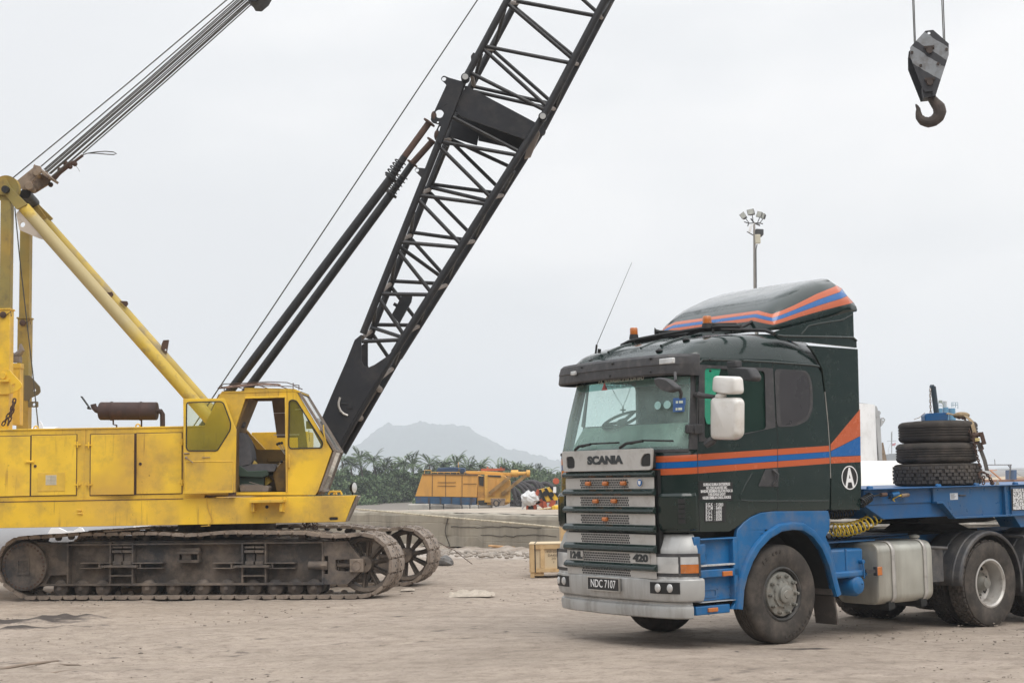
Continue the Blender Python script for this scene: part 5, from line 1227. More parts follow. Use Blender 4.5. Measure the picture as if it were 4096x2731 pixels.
    for i in range(n):
        a, b = at(i*pit), at((i+1)*pit); d = (b-a).normalized(); nn = Vector((d.y, -d.x)); m = (a+b)/2     # nn: outwards
        def SH(l0, l1, h0, h1, v0, v1, tgt=q):
            vs = [TW(m.x+d.x*l+nn.x*h, v, m.y+d.y*l+nn.y*h) for l in (l0, l1) for v in (v0, v1) for h in (h0, h1)]
            tgt.add(vs, [(0,1,3,2),(4,6,7,5),(0,4,5,1),(2,3,7,6),(0,2,6,4),(1,5,7,3)])
        L2 = pit*.475; jv = rs.uniform(-.006,.006)
        # shoe: outer plates left and right of the link, bevelled
        for v0, v1 in ((0+jv,.27),(.49,.76+jv)):
            prof = [(-L2,-.004),(-L2+.02,.028),(L2-.045,.030),(L2-.01,.012),(L2,-.02),(L2-.03,-.028),(-L2+.01,-.024)]
            rows = [[TW(m.x+d.x*l+nn.x*h, v, m.y+d.y*l+nn.y*h) for l, h in prof] for v in (v0, v1)]; q.loft(rows, closed=True, caps=True)
        SH(-L2*.96, L2*.96, -.02, .022, .27, .34); SH(-L2*.96, L2*.96, -.02, .022, .42, .49); SH(-L2*.5, L2*.5, -.02, .018, .34, .42)
        SH(L2*.9, pit*.5+.02, -.02, .012, .05, .12); SH(L2*.9, pit*.5+.02, -.02, .012, .64, .71)
        # guide lug on the inside
        q.lathe([(0,-.03),(.05,-.03),(.05,.03),(0,.03)], TW(m.x-nn.x*.035, .38, m.y-nn.y*.035), TV, 12)
        for v in (.20, .56): SH(-.02, .02, .030, .0315, v-.02, v+.02, hl)
        for v in (.25, .51): SH(L2-.07, L2-.045, .030, .0315, v-.012, v+.012, hl); SH(-L2+.03, -L2+.05, .0285, .0315, v-.012, v+.012, hl)
    cb(q, 'track_shoes', M_SHOE, T, sharp=30); cb(hl, 'shoe_hole', M_BLK, T, sharp=0)
    c = copy_tree(T, CR); c.location = TV*2.5; c['label'] = 'far crawler track seen past the near one'
track()
def carbody():
    c = Vector((-4.92,25.45,0)); q = MB()
    q.cyl(c+Vector((0,0,.98)), c+Vector((0,0,1.21)), .82, n=48); q.cyl(c+Vector((0,0,.75)), c+Vector((0,0,1.0)), .70, n=40)
    for s in (-1.3, 1.0): q.beam(TW(.25+s+.1,.5,.72), TW(.25+s+.1,2.7,.72), .38, .34)
    q.box(-1.0,1.0,-.8,.8,-.2,.2, frame_m(c+Vector((0,0,.72)), TU, TV)); cb(q, 'carbody', M_TRK, bevel=.01)
    k = MB(); ctr = V3('c8', 1010, 235, 24.4)
    rs = random.Random(2)
    for i in range(16):
        a = ctr+Vector((rs.uniform(-.10,.10),rs.uniform(-.08,.08),rs.uniform(-.10,.02))); k.tube([a+Vector((.035*cos(t),.03*sin(t*1.3),.035*sin(t))) for t in [2*pi*j/10 for j in range(10)]], .006, 5, closed=True)
    k.tube([ctr+Vector((0,0,-.02)), ctr+Vector((0,0,.08))], .01, 6); cb(k, 'wire_bundle', M_RUST)
    # a plank and a clod of clay lying on the track
    k = MB(); a = V3('c7',1110,322,24.2); b = V3('c7',1600,285,24.1); k.beam(a, b, .25, .03); cb(k, 'track_guard_plate', M_SHOE, bevel=.01)
carbody()
# ---------- machine deck, engine house
def deck():
    q = MB(); z0 = wx('c6',1640,1535)[1]; z1 = wx('c6',1740,1280)[1]; xn = wx('c6',1742,1280)[0]; xb = wx('c6',1642,1535)[0]
    q.prism([(-9.6,z0),(xb,z0),(xn,z1),(-9.6,z1)], YS, YS+.02, FR_XZ, holes=[rrect(*(lambda a, b: (a[0], b[0], b[1], a[1]))(wx('c6',1487,1490), wx('c6',1573,1518)), .02)])
    q.prism([(-9.6,z0),(xb,z0),(xn,z1),(-9.6,z1)], YS+.02, YS+.40, FR_XZ); q.prism([(-9.6,z0+.01),(-3.75,z0+.01),(-3.75,z1-.01),(-9.6,z1-.01)], YS+.40, 27.0, FR_XZ)
    o = cb(q, 'machine_deck', M_YEL, bevel=.008)
    s = MB(); s.prism([(xb+.004,z0+.02),(xb+.03,z0+.01),(xn+.045,z1-.02),(xn+.02,z1+.0)], YS+.01, YS+.39, FR_XZ); cb(s, 'nose_plate', M_BARE, o, bevel=.003)
    s = MB(); s.prism(rrect(*(lambda a, b: (a[0], b[0], b[1], a[1]))(wx('c6',1490,1493), wx('c6',1570,1515)), .02), YS+.012, YS+.03); cb(s, 'deck_slot', M_BLK, o)
    # step under the cab door
    s = MB(); a, b = wx('c6',735,1350), wx('c6',1065,1318); s.box(a[0], b[0], YS-.22, YS, a[1], b[1])
    for x in (765, 1035):
        c0, c1 = wx('c6',x-14,1440), wx('c6',x+14,1350); s.box(c0[0], c1[0], YS-.15, YS-.001, c0[1]+.01, c1[1]); s.box(c0[0]-.02, c1[0]+.02, YS-.03, YS-.002, c0[1], c0[1]+.02)
    cb(s, 'cab_step', M_YEL2, o, bevel=.004)
    s = MB(); c = wx('c6',887,1390); s.cyl((c[0],YS-.006,c[1]), (c[0],YS+.01,c[1]), .027, n=16); cb(s, 'step_hole', M_BLK, o)
    s = MB()
    for x0, x1 in ((1480,1560),(1530,1610)):
        a, m1, m2, b = V3('c6',x0,1272,24.2), V3('c6',x0+15,1243,24.2), V3('c6',x1-15,1240,24.2), V3('c6',x1,1272,24.2); s.tube([a, m1, m2, b], .018, 8)
    cb(s, 'grab_rail', M_YEL2, o, split=True)
    s = MB(); a = V3('c6',1712,1250,24.3); s.tube([a+Vector((0,0,-.06)), a], .012, 6); c = V3('c6',1720,1205,24.3); s.lathe([(0,-.05),(.05,-.045),(.09,0),(.095,.02),(.0,.025)], c, (.9,-.35,0), 20); cb(s, 'work_lamp', M_BLK, o)
    s = MB(); s.lathe([(.085,.022),(.05,.03),(0,.032)], c, (.9,-.35,0), 20); cb(s, 'lamp_glass', M_LAMP, o)
    s = MB(); s.tube([V3('c6',305,1300,YS-.01), V3('c6',310,1370,YS-.01), V3('c6',335,1450,YS-.012), V3('c6',360,1510,YS-.015), V3('c6',320,1570,YS-.03), V3('c7',2200,265,YS-.03), V3('c7',2100,270,YS-.03)], .006, 5); cb(s, 'loose_wire', M_YEL2, o)
    for (x, y) in ((708,1430),(715,1460)):
        s = MB(); a = V3('c5',x-18,y,YS-.02); b = V3('c5',x+18,y+4,YS-.02); s.tube([a, b], .010, 6); s.tube([b, b+Vector((0,.03,-.02))], .01, 6); cb(s, 'deck_hook', M_YEL2, o)
    s = MB(); zz = wx('c5',400,1352)[1]; s.box(-9.6, wx('c6',80,1300)[0], YS-.006, YS+.01, zz-.006, zz+.006); cb(s, 'deck_seam', M_RUST, o)
deck()
def house():
    zt = wx('c5',800,708)[1]; zb = wx('c5',800,1352)[1]; xr = wx('c6',282,700)[0]
    q = MB(); q.prism([(-9.5,zb-.03),(xr,zb-.03),(xr,zt),(-9.5,zt)], YS+.03, 24.9, FR_XZ)
    q.prism([(-9.5,zb-.03),(wx('c5',1640,700)[0]+.1,zb-.03),(wx('c5',1640,700)[0]+.1,zt-.02),(-9.5,zt-.02)], 24.9, 27.0, FR_XZ)
    q.prism([(-9.5,zt),(xr,zt),(xr,zt+.025),(-9.5,zt+.025)], YS+.015, YS+.06, FR_XZ)
    a = wx('c5',745,1335); q.box(a[0]-.006, a[0]+.006, YS+.022, YS+.04, zb, zt)
    o = cb(q, 'engine_house', M_YEL, bevel=.008)
    doors = [((-190,770),(268,1313)),((276,758),(682,1303)),((806,750),(1208,1298)),((1220,740),(1626,1288))]
    gp = MB()
    for (x0, y0), (x1, y1) in doors:
        a, b = wx('c5',x0,y1), wx('c5',x1,y0); gp.box(a[0]-.012, b[0]+.012, YS+.022, YS+.031, a[1]-.012, b[1]+.012)
    cb(gp, 'door_gap', M_RUST, o)
    for i, ((x0, y0), (x1, y1)) in enumerate(doors):
        a, b = wx('c5',x0,y1), wx('c5',x1,y0); d = MB()
        if i == 2:      # stands slightly ajar
            vs = [(a[0],YS+.02,a[1]),(b[0],YS-.055,a[1]),(b[0],YS-.055,b[1]),(a[0],YS+.02,b[1])]; d.add(vs+[(x,y+.025,z) for x,y,z in vs], [(0,1,2,3),(4,5,6,7),(0,1,5,4),(1,2,6,5),(2,3,7,6),(3,0,4,7)])
        else: d.box(a[0], b[0], YS+.012, YS+.034, a[1], b[1])
        dd = cb(d, 'engine_door', M_YEL2, o, bevel=.004)
        hs = [(695,845),(695,1205)] if i == 1 else [(793,850),(797,1205)] if i == 2 else [(1632,822),(1632,1185)] if i == 3 else []
        for x, y in hs:
            h = MB(); c = V3('c5',x,y,YS); h.box(c.x-.05, c.x+.05, YS-.002, YS+.02, c.z-.012, c.z+.012); h.cyl((c.x,YS-.006,c.z-.05), (c.x,YS-.006,c.z+.05), .011, n=8); cb(h, 'hinge', M_YEL2, dd, bevel=.002)
        for x, y in ([(265,1000)] if i == 0 else []):
            h = MB(); c = V3('c5',x,y,YS); h.box(c.x-.075, c.x+.075, YS-.004, YS+.012, c.z-.022, c.z+.022); h.cyl((c.x-.05,YS-.012,c.z), (c.x+.06,YS-.012,c.z), .01, n=8); cb(h, 'latch', M_YEL2, dd, bevel=.003)
        for x, y in ([(314,1038)] if i == 1 else [(1256,1018)] if i == 3 else []):
            h = MB(); c = V3('c5',x,y,YS); h.lathe([(.024,0),(.024,-.012),(.012,-.012),(.01,-.002),(0,-.002)], (c.x,YS+.012,c.z), (0,1,0), 14); cb(h, 'lock', M_RUST, dd)
        if i == 1:
            h = MB(); a, b = wx('c5',336,1266), wx('c5',582,1094); h.box(a[0], b[0], YS+.006, YS+.012, a[1], b[1]); pl = cb(h, 'notice_plate', pmat('notice_paint', (.70,.44,.05), .5, var=.1, vs=8, dirt=(.5,.3,.06), damt=.5, ds=6), dd, bevel=.003)
            h = MB(); a, b = wx('c5',408,1208), wx('c5',505,1118); h.box(a[0], b[0], YS+.003, YS+.007, a[1], b[1]); cb(h, 'notice_table', pmat('notice_white', (.62,.56,.42), .6, var=.15, vs=9), pl)
            h = MB()
            for k in range(7): z = a[1]+.01+(b[1]-a[1]-.02)*k/6; h.box(a[0]+.005, b[0]-.005, YS+.001, YS+.0035, z-.001, z+.001)
            h.box((a[0]+b[0])/2-.001, (a[0]+b[0])/2+.001, YS+.001, YS+.0035, a[1]+.01, b[1]-.01); cb(h, 'table_line', M_RUST, pl)
    # lifting eyes on the roof
    for x, y in ((322,700),(1236,682)):
        h = MB(); c = V3('c5',x,y,24.0); h.tube([c+Vector((.035*cos(t),0,.035*sin(t))) for t in [2*pi*j/14 for j in range(14)]], .012, 8, closed=True); cb(h, 'lifting_eye', M_YEL2, o)
    # exhaust
    Y = 24.3; q = MB(); a, b = V3('c5',893,546,Y), V3('c5',1410,546,Y); r = (V3('c5',1150,466,Y)-V3('c5',1150,627,Y)).length/2
    L_ = (b-a).length; q.lathe([(.03,-.0),(r*.9,.0),(r,.02),(r,L_-.02),(r*.96,L_-.005),(.03,L_)], a, b-a, 36)
    for x in (1000, 1262): c = V3('c5',x,546,Y); q.lathe([(r+.004,-.012),(r+.009,-.012),(r+.009,.012),(r+.004,.012)], c, b-a, 36)
    M_EXH = pmat('burnt_steel', (.055,.032,.028), .8, var=.3, vs=4, dirt=(.13,.06,.04), damt=.5, ds=5, bump=.2); m = cb(q, 'exhaust_silencer', M_EXH)
    q = MB(); q.tube([V3('c5',895,545,Y), V3('c5',865,535,Y), V3('c5',842,510,Y), V3('c5',836,485,Y)], [.05,.05,.048,.05], 12); q.tube([V3('c5',1405,545,Y), V3('c5',1440,548,Y), V3('c5',1456,575,Y), V3('c5',1457,715,Y)], .042, 12)
    cb(q, 'exhaust_pipe', M_EXH, m)
    q = MB(); a, b = V3('c5',730,415,Y), V3('c5',812,530,Y); q.beam(a, b, .09, .012, (1,0,.6)); q.cyl(b+Vector((-.03,-.04,.02)), b+Vector((-.03,.04,.02)), .02, n=8); cb(q, 'rain_flap', M_BLK, m)
    q = MB()
    for x, x2 in ((1015,1045),(1268,1268)): q.tube([V3('c5',x,625,Y), V3('c5',x,665,Y), V3('c5',x2,672,Y), V3('c5',x2,712,Y)], .014, 6)
    cb(q, 'exhaust_stand', M_RUST, m)
house()
# ---------- cab
def crane_cab():
    out = [(275,1276),(275,620),(430,305),(452,276),(664,273),(668,240),(1145,252),(1162,264),(1185,300),(1512,850),(1380,1232),(1352,1276)]
    hole = [(678,342),(1063,332),(1074,1246),(577,1250),(577,640)]
    qw = [(1100,372),(1130,358),(1170,368),(1425,770),(1415,820),(1115,828),(1096,805)]
    YD = YS+.02; YB = YS+.93
    q = MB(); q.prism(wp('c6', out), YD, YD+.05, FR_XZ, holes=[wp('c6', hole), roundpoly(wp('c6', qw), .03)])
    # roof, rear
    a = wx('c6',664,273); b = wx('c6',452,276); c = wx('c6',668,240); d = wx('c6',1150,252); e = wx('c6',1215,283)
    q.prism([(b[0],b[1]-.03),(a[0],a[1]-.03),(d[0],d[1]-.04),(e[0],e[1]-.02),(e[0],e[1]),(d[0],d[1]),(c[0],c[1]),(a[0],a[1]),(b[0],b[1])], YD-.01, YB+.05, FR_XZ)
    o = cb(q, 'operator_cab', M_YEL, bevel=.006)
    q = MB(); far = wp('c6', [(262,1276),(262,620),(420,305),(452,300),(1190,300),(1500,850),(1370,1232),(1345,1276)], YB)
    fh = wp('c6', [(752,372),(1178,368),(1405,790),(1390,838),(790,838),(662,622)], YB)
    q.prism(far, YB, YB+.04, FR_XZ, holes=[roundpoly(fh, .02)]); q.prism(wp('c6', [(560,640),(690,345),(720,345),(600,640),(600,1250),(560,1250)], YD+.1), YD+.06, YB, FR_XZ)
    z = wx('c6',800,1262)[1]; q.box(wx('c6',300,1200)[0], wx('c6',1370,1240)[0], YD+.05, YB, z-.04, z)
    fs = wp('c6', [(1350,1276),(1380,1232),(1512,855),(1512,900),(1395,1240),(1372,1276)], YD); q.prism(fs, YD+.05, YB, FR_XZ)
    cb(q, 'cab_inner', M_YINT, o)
    # frames proud of the skin
    q = MB()
    for pts, w in ((hole, .02),):
        P = [Vector((*wx('c6', x, y), 0)) for x, y in [(560,1250),(675,338),(1068,328),(1078,1250)][1:]]
        for a, b in zip(P, P[1:]): q.beam((a.x,YS+.01,a.y), (b.x,YS+.01,b.y), .03, .03)
    cb(q, 'door_frame', M_YEL2, o, bevel=.004)
    q = MB(); rb = roundpoly(wp('c6', qw), .03); q.tube([(x, YS+.016, z) for x, z in rb], .011, 6, closed=True); cb(q, 'window_seal', M_BLK, o)
    q = MB(); q.prism(rb, YS+.03, YS+.034, FR_XZ); cb(q, 'side_window', M_YGL, o)
    # raked front glass in a pale frame
    q = MB(); A_, B_, C_ = wx('c6',1200,288), wx('c6',1545,852), wx('c6',1405,1236)
    for Y in (YD+.0, YB+.02):
        for p, r_ in ((A_, B_), (B_, C_)): q.beam((p[0],Y,p[1]), (r_[0],Y,r_[1]), .04, .045)
    for p in (A_, B_, C_): q.beam((p[0],YD,p[1]), (p[0],YB,p[1]), .05, .04)
    cb(q, 'windscreen_frame', M_BARE, o, bevel=.004)
    q = MB(); q.add([(A_[0],YD,A_[1]),(B_[0],YD,B_[1]),(B_[0],YB,B_[1]),(A_[0],YB,A_[1])], [(0,1,2,3)]); q.add([(C_[0],YD,C_[1]),(B_[0],YD,B_[1]),(B_[0],YB,B_[1]),(C_[0],YB,C_[1])], [(0,1,2,3)]); cb(q, 'front_glass', M_CGL, o)
    # open door folded back flat against the engine house
    YO = YS-.10; dp = [(80,350),(478,345),(572,600),(592,640),(584,1250),(90,1272)]; gl = roundpoly(wp('c6', [(116,385),(440,375),(470,390),(540,580),(535,650),(410,850),(130,850),(112,820)], YO), .04)
    q = MB(); q.prism(wp('c6', dp, YO), YO-.02, YO+.02, FR_XZ, holes=[gl]); dr = cb(q, 'cab_door', M_YEL, o, bevel=.008)
    q = MB(); q.tube([(x, YO-.024, z) for x, z in gl], .010, 6, closed=True); cb(q, 'window_seal', M_BLK, dr)
    q = MB(); q.prism(gl, YO-.004, YO+.0, FR_XZ); cb(q, 'door_window', M_YGL, dr)
    q = MB(); P = [V3('c6',x,y,YO-.022) for x, y in ((100,955),(560,950),(556,1235),(105,1245),(100,955))]
    for a, b in zip(P, P[1:]): q.tube([a, b], .007, 5)
    a, b = wx('c6',84,1268,YO), wx('c6',560,1215,YO); q.box(a[0], b[0], YO-.028, YO-.018, a[1]+.01, a[1]+.05); cb(q, 'door_rib', M_YEL2, dr)
    q = MB(); q.tube([V3('c6',105,915,YO-.04), V3('c6',175,965,YO-.05)], .008, 6); q.ell(V3('c6',108,915,YO-.035), .022, .018, .022, 10, 8); q.tube([V3('c6',85,875,YO-.03), V3('c6',140,875,YO-.03)], .01, 6); q.tube([V3('c6',262,915,YO-.03), V3('c6',340,913,YO-.03)], .006, 6); cb(q, 'door_handle', M_BRKT, dr)
    q = MB(); a, b = wx('c6',514,1290,YO), wx('c6',578,1245,YO); q.box(a[0], b[0], YO-.0, YS+.02, a[1], b[1]); cb(q, 'door_hinge', M_RUST, dr, bevel=.006)
    # seat
    Y0 = YS+.28; Y1 = YS+.72; Ym = YS+.35
    q = MB(); q.prism(roundpoly(wp('c6', [(585,668),(650,672),(700,730),(742,860),(750,940),(730,990),(650,1004),(585,980)], Ym), .05), Y0, Y1, FR_XZ); s = cb(q, 'seat_back', M_SEAT, o, bevel=.03)
    q = MB(); q.prism(roundpoly(wp('c6', [(590,540),(640,535),(658,570),(650,625),(598,632)], Ym), .03), Y0+.1, Y1-.1, FR_XZ); q.tube([V3('c6',605,620,Ym+.15), V3('c6',600,680,Ym+.15)], .008, 6); cb(q, 'head_rest', M_SEAT, o, bevel=.02)
    q = MB(); q.prism(roundpoly(wp('c6', [(640,1000),(720,980),(860,972),(955,978),(980,1005),(968,1048),(690,1048)], Ym), .03), Y0, Y1, FR_XZ); cb(q, 'seat_cushion', M_SEAT, o, bevel=.025)
    q = MB(); q.prism(wp('c6', [(580,985),(650,1000),(710,1045),(900,1035),(912,1085),(850,1108),(580,1098)], Ym), Y0-.02, Y1+.02, FR_XZ); q.box(wx('c6',600,1100,Ym)[0], wx('c6',860,1100,Ym)[0], Y0+.05, Y1-.05, z, wx('c6',860,1100,Ym)[1]); cb(q, 'seat_base', M_SEATG, o, bevel=.012)
    # levers
    q = MB()
    for (x0,y0,x1,y1) in ((1062,885,990,787),(1062,870,1008,780),(1062,840,1032,778),(985,1010,1026,958)): q.tube([V3('c6',x0,y0,Ym), V3('c6',x1,y1,Ym)], .007, 6)
    lv = cb(q, 'control_lever', M_CHR, o, split=True)
    q = MB()
    for x, y in ((988,786),(1006,778),(1030,775),(1027,954)): q.ell(V3('c6',x,y,Ym), .024, .024, .024, 10, 8)
    cb(q, 'lever_knob', M_BLK, o, split=True)
    q = MB(); q.prism(wp('c6', [(950,1075),(1010,960),(1070,940),(1070,1240),(985,1240)], Ym+.1), Ym+.05, Y1, FR_XZ); q.prism(wp('c6', [(895,915),(1060,918),(1060,955),(895,955)], YB-.01), YB-.03, YB-.002, FR_XZ); cb(q, 'control_console', M_YINT, o, bevel=.008)
    # rubbish on the cab floor
    q = MB(); q.prism(wp('c6', [(630,1180),(900,1185),(912,1205),(905,1243),(640,1243)], YS+.2), YS+.12, YS+.5, FR_XZ); q.beam(V3('c6',640,1175,YS+.15), V3('c6',850,1180,YS+.2), .04, .012); q.beam(V3('c6',715,1150,YS+.15), V3('c6',830,1182,YS+.2), .02, .012); cb(q, 'floor_box', M_BARE, o, bevel=.004)
    # cardboard against the sun
    q = MB(); q.prism(wp('c6', [(932,348),(1215,345),(1282,835),(1190,838),(1185,722),(985,724)], YB-.05), YB-.06, YB-.045, FR_XZ)
    cb(q, 'cardboard_sheet', M_CARD, o)
    q = MB()
    for y, w in ((488,.05), (697,.05), (452,.04)):
        a, b = V3('c6',952 if y != 452 else 1160,y,YB-.07), V3('c6',1200 if y == 697 else 1060 if y == 488 else 1222,y-4,YB-.07); q.beam(a, b, .003, .012)
    cb(q, 'tape', M_WHT, o, split=True)
    q = MB(); q.tube([V3('c6',1290,650,YS+.6), V3('c6',1300,760,YS+.6)], .006, 6); p = V3('c6',1292,600,YS+.6); q.cbox(p, .09, .03, .13); cb(q, 'cab_mirror', M_PLAST, o, bevel=.015)
    q = MB(); q.tube([V3('c6',1432,600,YS-.04), V3('c6',1438,690,YS-.05), V3('c6',1455,760,YS-.03), V3('c6',1455,805,YS)], .010, 6); q.tube([V3('c6',1098,890,YS-.03), V3('c6',1105,900,YS-.04), V3('c6',1103,1010,YS-.04), V3('c6',1096,1020,YS)], .012, 6); cb(q, 'cab_grab_handle', M_YEL2, o, split=True)
    # bent rail round the cab roof
    q = MB()
    for Y, dy in ((YS-.02, 0), (YS+.9, 0)):
        q.tube([V3('c6',412,250,Y), V3('c6',425,238,Y), V3('c6',470,206,Y), V3('c6',700,196,Y), V3('c6',900,185,Y), V3('c6',1080,192,Y), V3('c6',1140,212,Y), V3('c6',1195,218,Y), V3('c6',1196,262,Y)], .008, 6)
        q.tube([V3('c6',412,252,Y), V3('c6',560,240,Y), V3('c6',760,222,Y), V3('c6',1000,226,Y), V3('c6',1140,230,Y)], .007, 6)
    for x, y, y2 in ((475,238,275),(665,230,262),(1140,195,255),(1196,215,262)): q.tube([V3('c6',x,y,YS-.02), V3('c6',x,y2,YS-.02)], .008, 6)
    for x in (430, 560, 800, 1000, 1150): q.tube([V3('c6',x,215+abs(800-x)*.03,YS-.02), V3('c6',x,215+abs(800-x)*.03,YS-.02)+Vector((0,.92,0))], .008, 6)
    rl = cb(q, 'roof_rail', M_RUST, o)
    q = MB(); P = [(430,246,14),(560,226,20),(700,212,22),(860,205,22),(1000,212,18)]
    rows = []
    for x, y, h in P:
        a = V3('c6',x,y-h*.5,YS-.01); b = V3('c6',x,y+h*.5,YS-.01); rows.append([a, b, b+Vector((0,.25,.02)), a+Vector((0,.25,.0))])
    q.loft(rows, closed=True, caps=True); cb(q, 'torn_roof_mat', pmat('faded_cloth', (.36,.24,.19), .9, var=.4, vs=9, dirt=(.06,.04,.035), damt=.8, ds=6, dlo=.5, dhi=.6), o)
crane_cab()
# far side housing seen through the cab
q = MB(); a = wx('c6',738,673,26.2); b = wx('c6',1500,1270,26.2); q.box(a[0], b[0]-.4, 26.2, 27.0, b[1], a[1]); cb(q, 'far_housing', M_YEL, bevel=.008)
q = MB(); q.prism(wp('c6', [(668,625),(740,700),(870,835),(790,838)], 25.0), 25.0, 25.1, FR_XZ); cb(q, 'boom_foot_bracket', M_YEL, bevel=.004)
# ---------- boom
def boom():
    N = lambda c, x, y: atY(c, x, y, YN)
    Fp = lambda c, x, y: atY(c, x, y, YF)
    ch = MB(); rc = .062
    ux = Vector((.544,0,1)).normalized()
    Ls, Le, Us, = (wx('c11',395,760,YN), wx('c10',612,575,YN), wx('c10',640,530,YN))
    Rs, Re, Vs = (wx('c11',590,880,YN), wx('c10',1160,832,YN), wx('c10',1180,800,YN))
    for Y in (YN, YF):
        v = lambda p: Vector((p[0], Y, p[1]))
        ch.tube([v(Ls), v(Le)], rc, 12); ch.tube([v(Rs), v(Re)], rc*1.05, 12)
        ch.tube([v(Us), v(Us)+ux*14], rc, 12); ch.tube([v(Vs), v(Vs)+ux*14], rc*1.05, 12)
        a, b = Vector((*wx('c11',230,1500,YN),0)), Vector((*Rs,0)); ch.tube([Vector((a.x,Y,a.y)), Vector((b.x,Y,b.y))], rc*.9, 10)
    B = cb(ch, 'boom', M_BOOM)
    m = MB(); rb = .034
    def seg(lst, A, C=None):
        for c, x0, y0, x1, y1 in lst: m.tube([A(c,x0,y0), (C or A)(c,x1,y1)], rb, 8)
    near = [('c11',388,808,618,799),('c11',488,528,648,762),('c11',500,510,800,515),('c11',608,232,815,492),('c11',630,186,988,217),('c11',744,-77,1005,195),('c10',316,1362,772,1422),('c10',458,1030,805,1375),('c10',470,990,988,1082),('c10',542,818,1005,1058),
        ('c10',672,512,1188,772),('c10',752,340,1205,750),('c10',770,324,1365,442),('c10',922,25,1375,412),('c10',985,8,1535,110),('c10',1440,-10,1545,85)]
    far = [('c11',450,755,552,905),('c11',468,703,745,707),('c11',568,462,745,692),('c11',580,430,905,447),('c11',692,160,920,412),('c11',705,125,1085,178),('c11',817,-122,1095,160),('c10',400,1285,880,1350),('c10',540,995,890,1338),('c10',530,972,945,1165),
        ('c10',690,605,1220,722),('c10',690,638,1195,752),('c10',822,352,1230,712),('c10',835,338,1400,446),('c10',955,36,1405,408),('c10',1000,14,1560,118)]
    seg(near, N); seg(far, Fp)
    seg([('c11',622,212,920,428),('c11',640,165,1085,180)][:1], N, Fp); seg([('c11',452,720,640,782),('c10',385,1305,782,1400)], Fp, N)
    cross = [('c11',505,497,568,448),('c11',390,785,448,742),('c11',640,168,695,143),('c10',322,1345,380,1322),('c10',465,985,522,975),('c11',1015,195,1090,180),('c11',822,490,918,455),('c11',642,765,745,712),('c11',500,1040,580,978),('c10',785,1385,890,1360),
        ('c10',1365,435,1410,448),('c10',1195,748,1250,760),('c10',1545,90,1580,128),('c10',765,332,822,348),('c10',925,18,995,22),('c10',672,512,690,600)]
    BB = cb(m, 'boom_bracing', M_BOOM, B, split=True); m = MB()
    for c, x0, y0, x1, y1 in cross: m.tube([N(c,x0,y0), Fp(c,x1,y1)], rb*1.1, 8)
    cb(m, 'cross_pipe', M_BARE, B, split=True); m = MB()
    for c, x0, y0, x1, y1 in [('c11',602,245,575,432),('c11',480,545,460,700),('c11',712,0,695,122),('c10',508,1015,395,1290),('c10',905,65,835,322),('c10',740,380,680,610),
            ('c11',1162,0,1096,155),('c11',975,290,930,412),('c11',800,545,750,692),('c11',622,862,590,955),('c10',968,1195,892,1335),('c10',1500,180,1420,412),('c10',1335,515,1255,745),('c10',1650,10,1585,120)]:
        m.tube([N(c,x0,y0), Fp(c,x1,y1)], rb, 8)
    # bays above the picture, up to the head
    uu, vv = Vector((Us[0],0,Us[1])), Vector((Vs[0],0,Vs[1]))
    for k in range(5, 14):
        for Y, d in ((YN, 0), (YF, .25)):
            y = Vector((0,Y,0)); a = uu+ux*(k*1.0+d); b = vv+ux*(k*1.0+d+.55); a2 = uu+ux*(k+1.0+d); m.tube([a+y, b+y], rb, 8); m.tube([a2+y, b+y], rb, 8)
        m.tube([uu+ux*k+Vector((0,YN,0)), uu+ux*(k+.5)+Vector((0,YF,0))], rb, 8); m.tube([vv+ux*k+Vector((0,YN,0)), vv+ux*(k+.5)+Vector((0,YF,0))], rb, 8)
    cb(m, 'boom_lacing', M_BOOM, B, split=True)
    hd = MB(); t = (uu+vv)/2+ux*14.1
    for Y in (YN-.05, YN+.45, YF+.05): hd.prism([(t.x-.8,t.z+.1),(t.x+.6,t.z-.7),(t.x+1.5,t.z+.1),(t.x+.9,t.z+.9),(t.x-.1,t.z+.7)], Y-.02, Y+.02, FR_XZ)
    hd.cyl((t.x+.7,YN,t.z+.1), (t.x+.7,YF,t.z+.1), .35, n=28); cb(hd, 'boom_head', M_BOOMP, B)
    # foot plates
    fp = [(120,1335),(215,1110),(290,938),(345,800),(388,765),(388,930),(402,962),(432,972),(470,955),(545,905),(600,850),(640,775),(612,860),(480,1065),(350,1275),(225,1505),(205,1540),(165,1480)]
    m = MB(); pp = wp('c11', fp, YN)
    for Y in (YN-.06, YF+.03): m.prism(pp, Y, Y+.03, FR_XZ)
    a = [wx('c11',x,y,YN) for x, y in ((150,1440),(205,1540),(120,1335))]
    m.prism([wx('c11',x,y,YN) for x, y in ((125,1330),(300,945),(320,955),(145,1345))], YN-.03, YF+.03, FR_XZ)
    m.prism([wx('c11',x,y,YN) for x, y in ((360,1250),(500,1030),(520,1045),(380,1265))], YN-.03, YF+.03, FR_XZ) if False else None
    F_ = cb(m, 'foot_plate', M_BOOMP, B, bevel=.006)
    m = MB(); P = [V3('c11',x,y,YN-.075) for x, y in ((252,1158),(243,1190),(243,1215),(255,1243),(275,1262),(300,1272))]; m.tube(P, .02, 6); cb(m, 'angle_scale', M_RIMS, B)
    m = MB(); m.tube([V3('c11',255,1197,YN-.07), V3('c11',325,1200,YN-.07)], .008, 5); m.box(*(lambda a, b: (a[0], b[0], YN-.075, YN-.06, b[1], a[1]))(wx('c11',300,1190,YN), wx('c11',335,1230,YN))); cb(m, 'scale_pointer', M_BOOM, B)
    m = MB()
    for x, y, x2, y2 in ((470,1085,500,1110),(345,1275,380,1290)): m.tube([N('c11',x,y), Fp('c11',x2,y2)], .06, 10)
